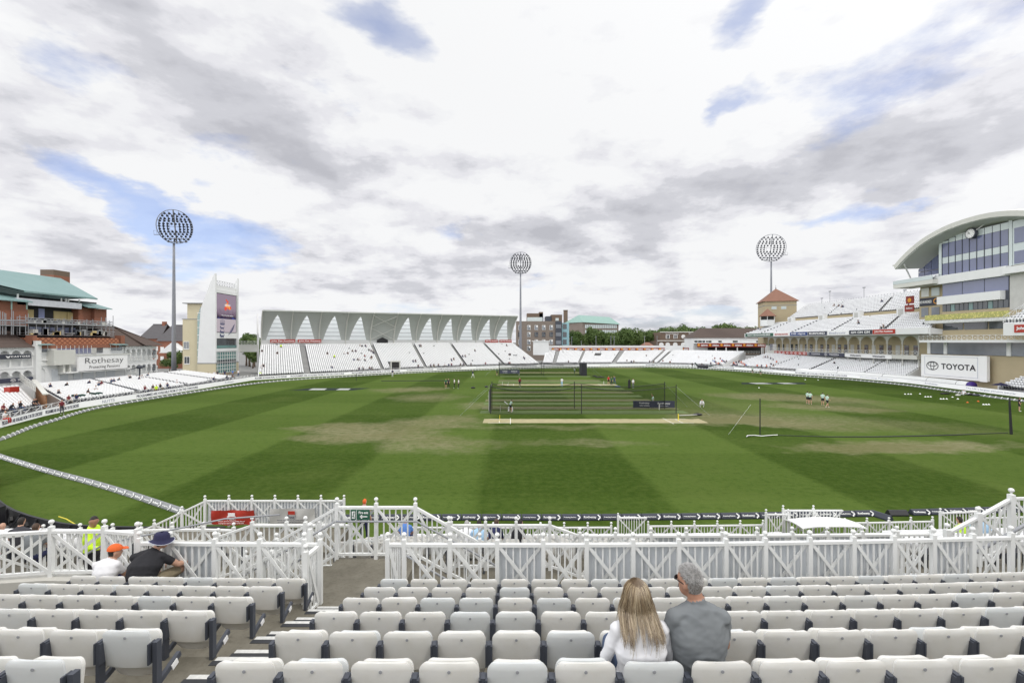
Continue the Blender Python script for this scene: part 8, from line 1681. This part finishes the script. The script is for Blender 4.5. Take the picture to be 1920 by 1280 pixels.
net_banner('dark banner with white sponsor name on the left of the far net', P(937, 700, 118).x, P(974, 700, 118).x, 117.3, .6, 1.6, 'Rothesay', 'Rothesay')
mb = MB(); mb.box(-2.82, -2.76, 56.0, 60.2, .2, 2.9); tag(mb.build('net_screen', 'cl_charcoal'), 'dark screen with white patches closing the left end of the near net', 'screen'); mb = MB(); mb.box(-2.88, -2.82, 56.4, 59.9, .3, 2.7); tag(mb.build('net_poster', 'white_ink'), 'white poster on the left end of the near net', 'poster')
p = P(1094, 690, 118); mb = MB(); mb.box(p.x - .5, p.x + .9, 118, 122, .1, 3.3); tag(mb.build('net_screen', 'cl_charcoal'), 'dark upright screen at the right end of the far net', 'screen')
def wicket(x, y, m_, lab):
    t_ = thing('wicket', lab, 'wicket', (x, y, 0))
    for k in (-.11, 0, .11): mb = MB(); mb.tube([(x, y + k, 0), (x, y + k, .72)], .022, 6); mb.build('stump', m_, t_)
    mb = MB(); mb.bar((x, y - .11, .73), (x, y + .11, .73), .02); mb.build('bail', m_, t_)
g = G(937, 790); wicket(g.x, g.y, 'yellow_plastic', 'yellow stumps at the left end of the nearest strip'); g = G(1272, 788); wicket(g.x, g.y, 'yellow_plastic', 'yellow stumps at the right end of the nearest strip')
for x, y, l in ((938, 771, 'dark stumps behind the batter in the near net'), (1236, 768, 'stumps under the banner in the near net'), (942, 722, 'white stumps at the left end of the far strip'), (953, 722.5, 'second white stumps at the left end of the far strip'), (1132, 721, 'white stumps at the right end of the far strip')): g = G(x, y); wicket(g.x, g.y, 'off_white', l)
# single net poles and the dropped net on the right
for (x, y, top, lab, dx) in ((1425, 817, 747, 'black net pole standing alone on the right outfield', 0), (1898, 814, 745, 'leaning black net pole with bunched netting at the right edge', -.25), (668, 714, 700, 'thin black net pole near the wing stand', 0)):
    g = G(x, y); h = (y - top) / F * g.y; mb = MB(); mb.tube([g, g + V(dx, 0, h)], .05, 7)
    if x == 1898: mb.tube([g + V(-.12, 0, 0), g + V(dx - .05, 0, h * .9)], [.10, .05], 7)
    tag(mb.build('net_pole', 'black'), lab, 'pole')
mb = MB(); pts = [G(x, y, .05) for x, y in ((1400, 818), (1410, 816), (1440, 817), (1455, 815.5), (1500, 817), (1560, 818.5), (1640, 818.5), (1720, 817), (1790, 815), (1850, 812.5), (1890, 811))]; mb.tube(pts, [.05, .04, .03, .03, .03, .04, .055, .06, .05, .03, .03], 6); tag(mb.build('dropped_net', 'black'), 'black net lying along the ground between the two right poles', 'net')
mb = MB(); mb.tube([G(1400, 818, .14), G(1402, 816, .14), G(1415, 815.5, .12), G(1428, 817, .12), G(1446, 815.5, .12), G(1458, 815, .12)], .04, 5); mb.tube([G(1366, 814, .02), G(1420, 752, 3.0) if False else G(1425, 817) + V(-.6, .5, 2.9)], .008, 4); tag(mb.build('tie_rope', 'white_ink'), 'white cords at the foot of the lone net pole', 'cord')
mb = MB(); mb.tube([G(715, 714, .05), G(760, 713.8, .05), G(835, 713.5, .05)], .09, 5); tag(mb.build('dropped_net', 'black'), 'thin dark net lying on the far left grass', 'net')
# cones, bags, rollers
for i, (x, y) in enumerate(((1697, 739), (1703, 739), (1708, 739), (1725, 738.5), (1735, 744), (1740, 744), (1745, 744), (1764, 748), (1769, 748), (1775, 748), (1786, 744.5), (1796, 748), (1814, 754.5), (1834, 752.5), (1844, 758.5), (1849, 758.5), (1854, 758.5), (1423, 727), (1534, 712.5), (1510, 712))):
    g = G(x, y); mb = MB(); mb.smooth = True; mb.tube([g, g + V(0, 0, .09)], [.16, .07], 10, cap=False); mb.smooth = False; mb.ball(g + V(0, 0, .08), .07, 8, 4)
    tag(mb.build('training_cone', 'cl_orange' if i in (12, 13) else 'white_ink'), '%s training marker disc on the right outfield, %s counting from the left' % ('orange' if i in (12, 13) else 'white', ordinal(i)), 'cone', 'training marker discs')
for (x, y, w_, m_, lab) in ((1772, 739, 1.8, 'black', 'long black kit bag on the grass left of the sitting player'), (1820, 741, 1.3, 'black', 'black kit bag right of the sitting player'), (1832, 742, 1.6, 'banner_dark', 'dark kit bag furthest right of the row of bags'), (1796, 742, .8, 'off_white', 'pale kit bag beside the sitting player'), (1115, 706, 1.2, 'black', 'black bag on the grass right of the far net'), (1125, 708, 2.4, 'black', 'pile of black kit right of the far net'), (1158, 726, 1.3, 'cl_denim', 'slate kit bag beside the group at the far strip'),
                         (936, 0, 0, '', ''), (1308, 779, 1.2, 'black', 'black helmet and bag on the grass right of the near net'), (887, 728, .9, 'black', 'black drone like device on the grass left of the nets'), (912, 726, .7, 'cl_charcoal', 'small dark case on the grass left of the nets')):
    if not w_: continue
    g = G(x, y); mb = MB(); mb.smooth = True; ell(mb, g + V(0, 0, .14), w_ / 2, .22, .16, None, 12, 8); mb.tube([g + V(-w_ * .2, 0, .26), g + V(0, 0, .36), g + V(w_ * .2, 0, .26)], .02, 5); tag(mb.build('kit_bag', m_), lab, 'bag')
g = G(1180, 727.5); mb = MB(); mb.box(g.x - .22, g.x + .22, g.y - .15, g.y + .15, 0, 1.5); mb.bar((g.x, g.y, 1.5), (g.x, g.y, 1.7), .2, .1); tag(mb.build('upright_bag', 'black'), 'tall black upright kit bag beside the player in white', 'bag')
mb = MB(); a = G(1307, 778, .1); mb.bar(a + V(-2.2, -.2, 0), a + V(.2, .1, .05), .12, .06); tag(mb.build('spare_bat', 'off_white'), 'bat lying on the grass right of the near net', 'bat')
t_ = thing('roller', 'dark pitch roller machine at the far boundary', 'roller', G(1315, 691)); a = G(1312, 690.5); mb = MB(); mb.tube([a + V(-.6, 0, .6), a + V(2.6, 0, .6)], .55, 12); mb.build('drum', 'cl_charcoal', t_); mb = MB(); mb.bar(a + V(2.4, 0, .6), a + V(4.6, 0, 1.0), .5, .3); mb.bar(a + V(-.8, 0, .9), a + V(-1.6, 0, 1.9), .3); mb.build('chassis', 'dark_green_cloth', t_)
for (x, y, X_, lab) in ((1541, 694, 84.5, 'television camera under dark cover among the right lower seats'), (152, 744, -60.5, 'television camera on the gantry behind the left boards'), (184, 740, -60.2, 'television camera with a long lens behind the left boards')):
    p = PX(x, y, X_); mb = MB(); mb.ball(p + V(0, 0, .1), .45, 10, 6, (.8, 1.6, .7)); mb.bar(p + V(0, -.2, .2), p + V(.1, -1.4, .4), .22); mb.tube([(p.x, p.y, .3), p], .1, 6); tag(mb.build('tv_camera', 'dark_green_cloth'), lab, 'camera')
t_ = thing('parasol', 'dark blue parasol over tables right of the sight screen', 'parasol', (83.5, 79.3, .5)); mb = MB(); p = PX(1877, 717, 83.5); mb.add([p + V(1.3 * math.cos(k), 1.3 * math.sin(k), -.45) for k in [i * math.pi / 4 for i in range(8)]] + [p], [(i, (i + 1) % 8, 8) for i in range(8)]); mb.build('shade', 'hat_navy', t_); mb = MB(); mb.tube([p, (p.x, p.y, .3)], .03, 5); mb.build('pole', 'grey_steel', t_)
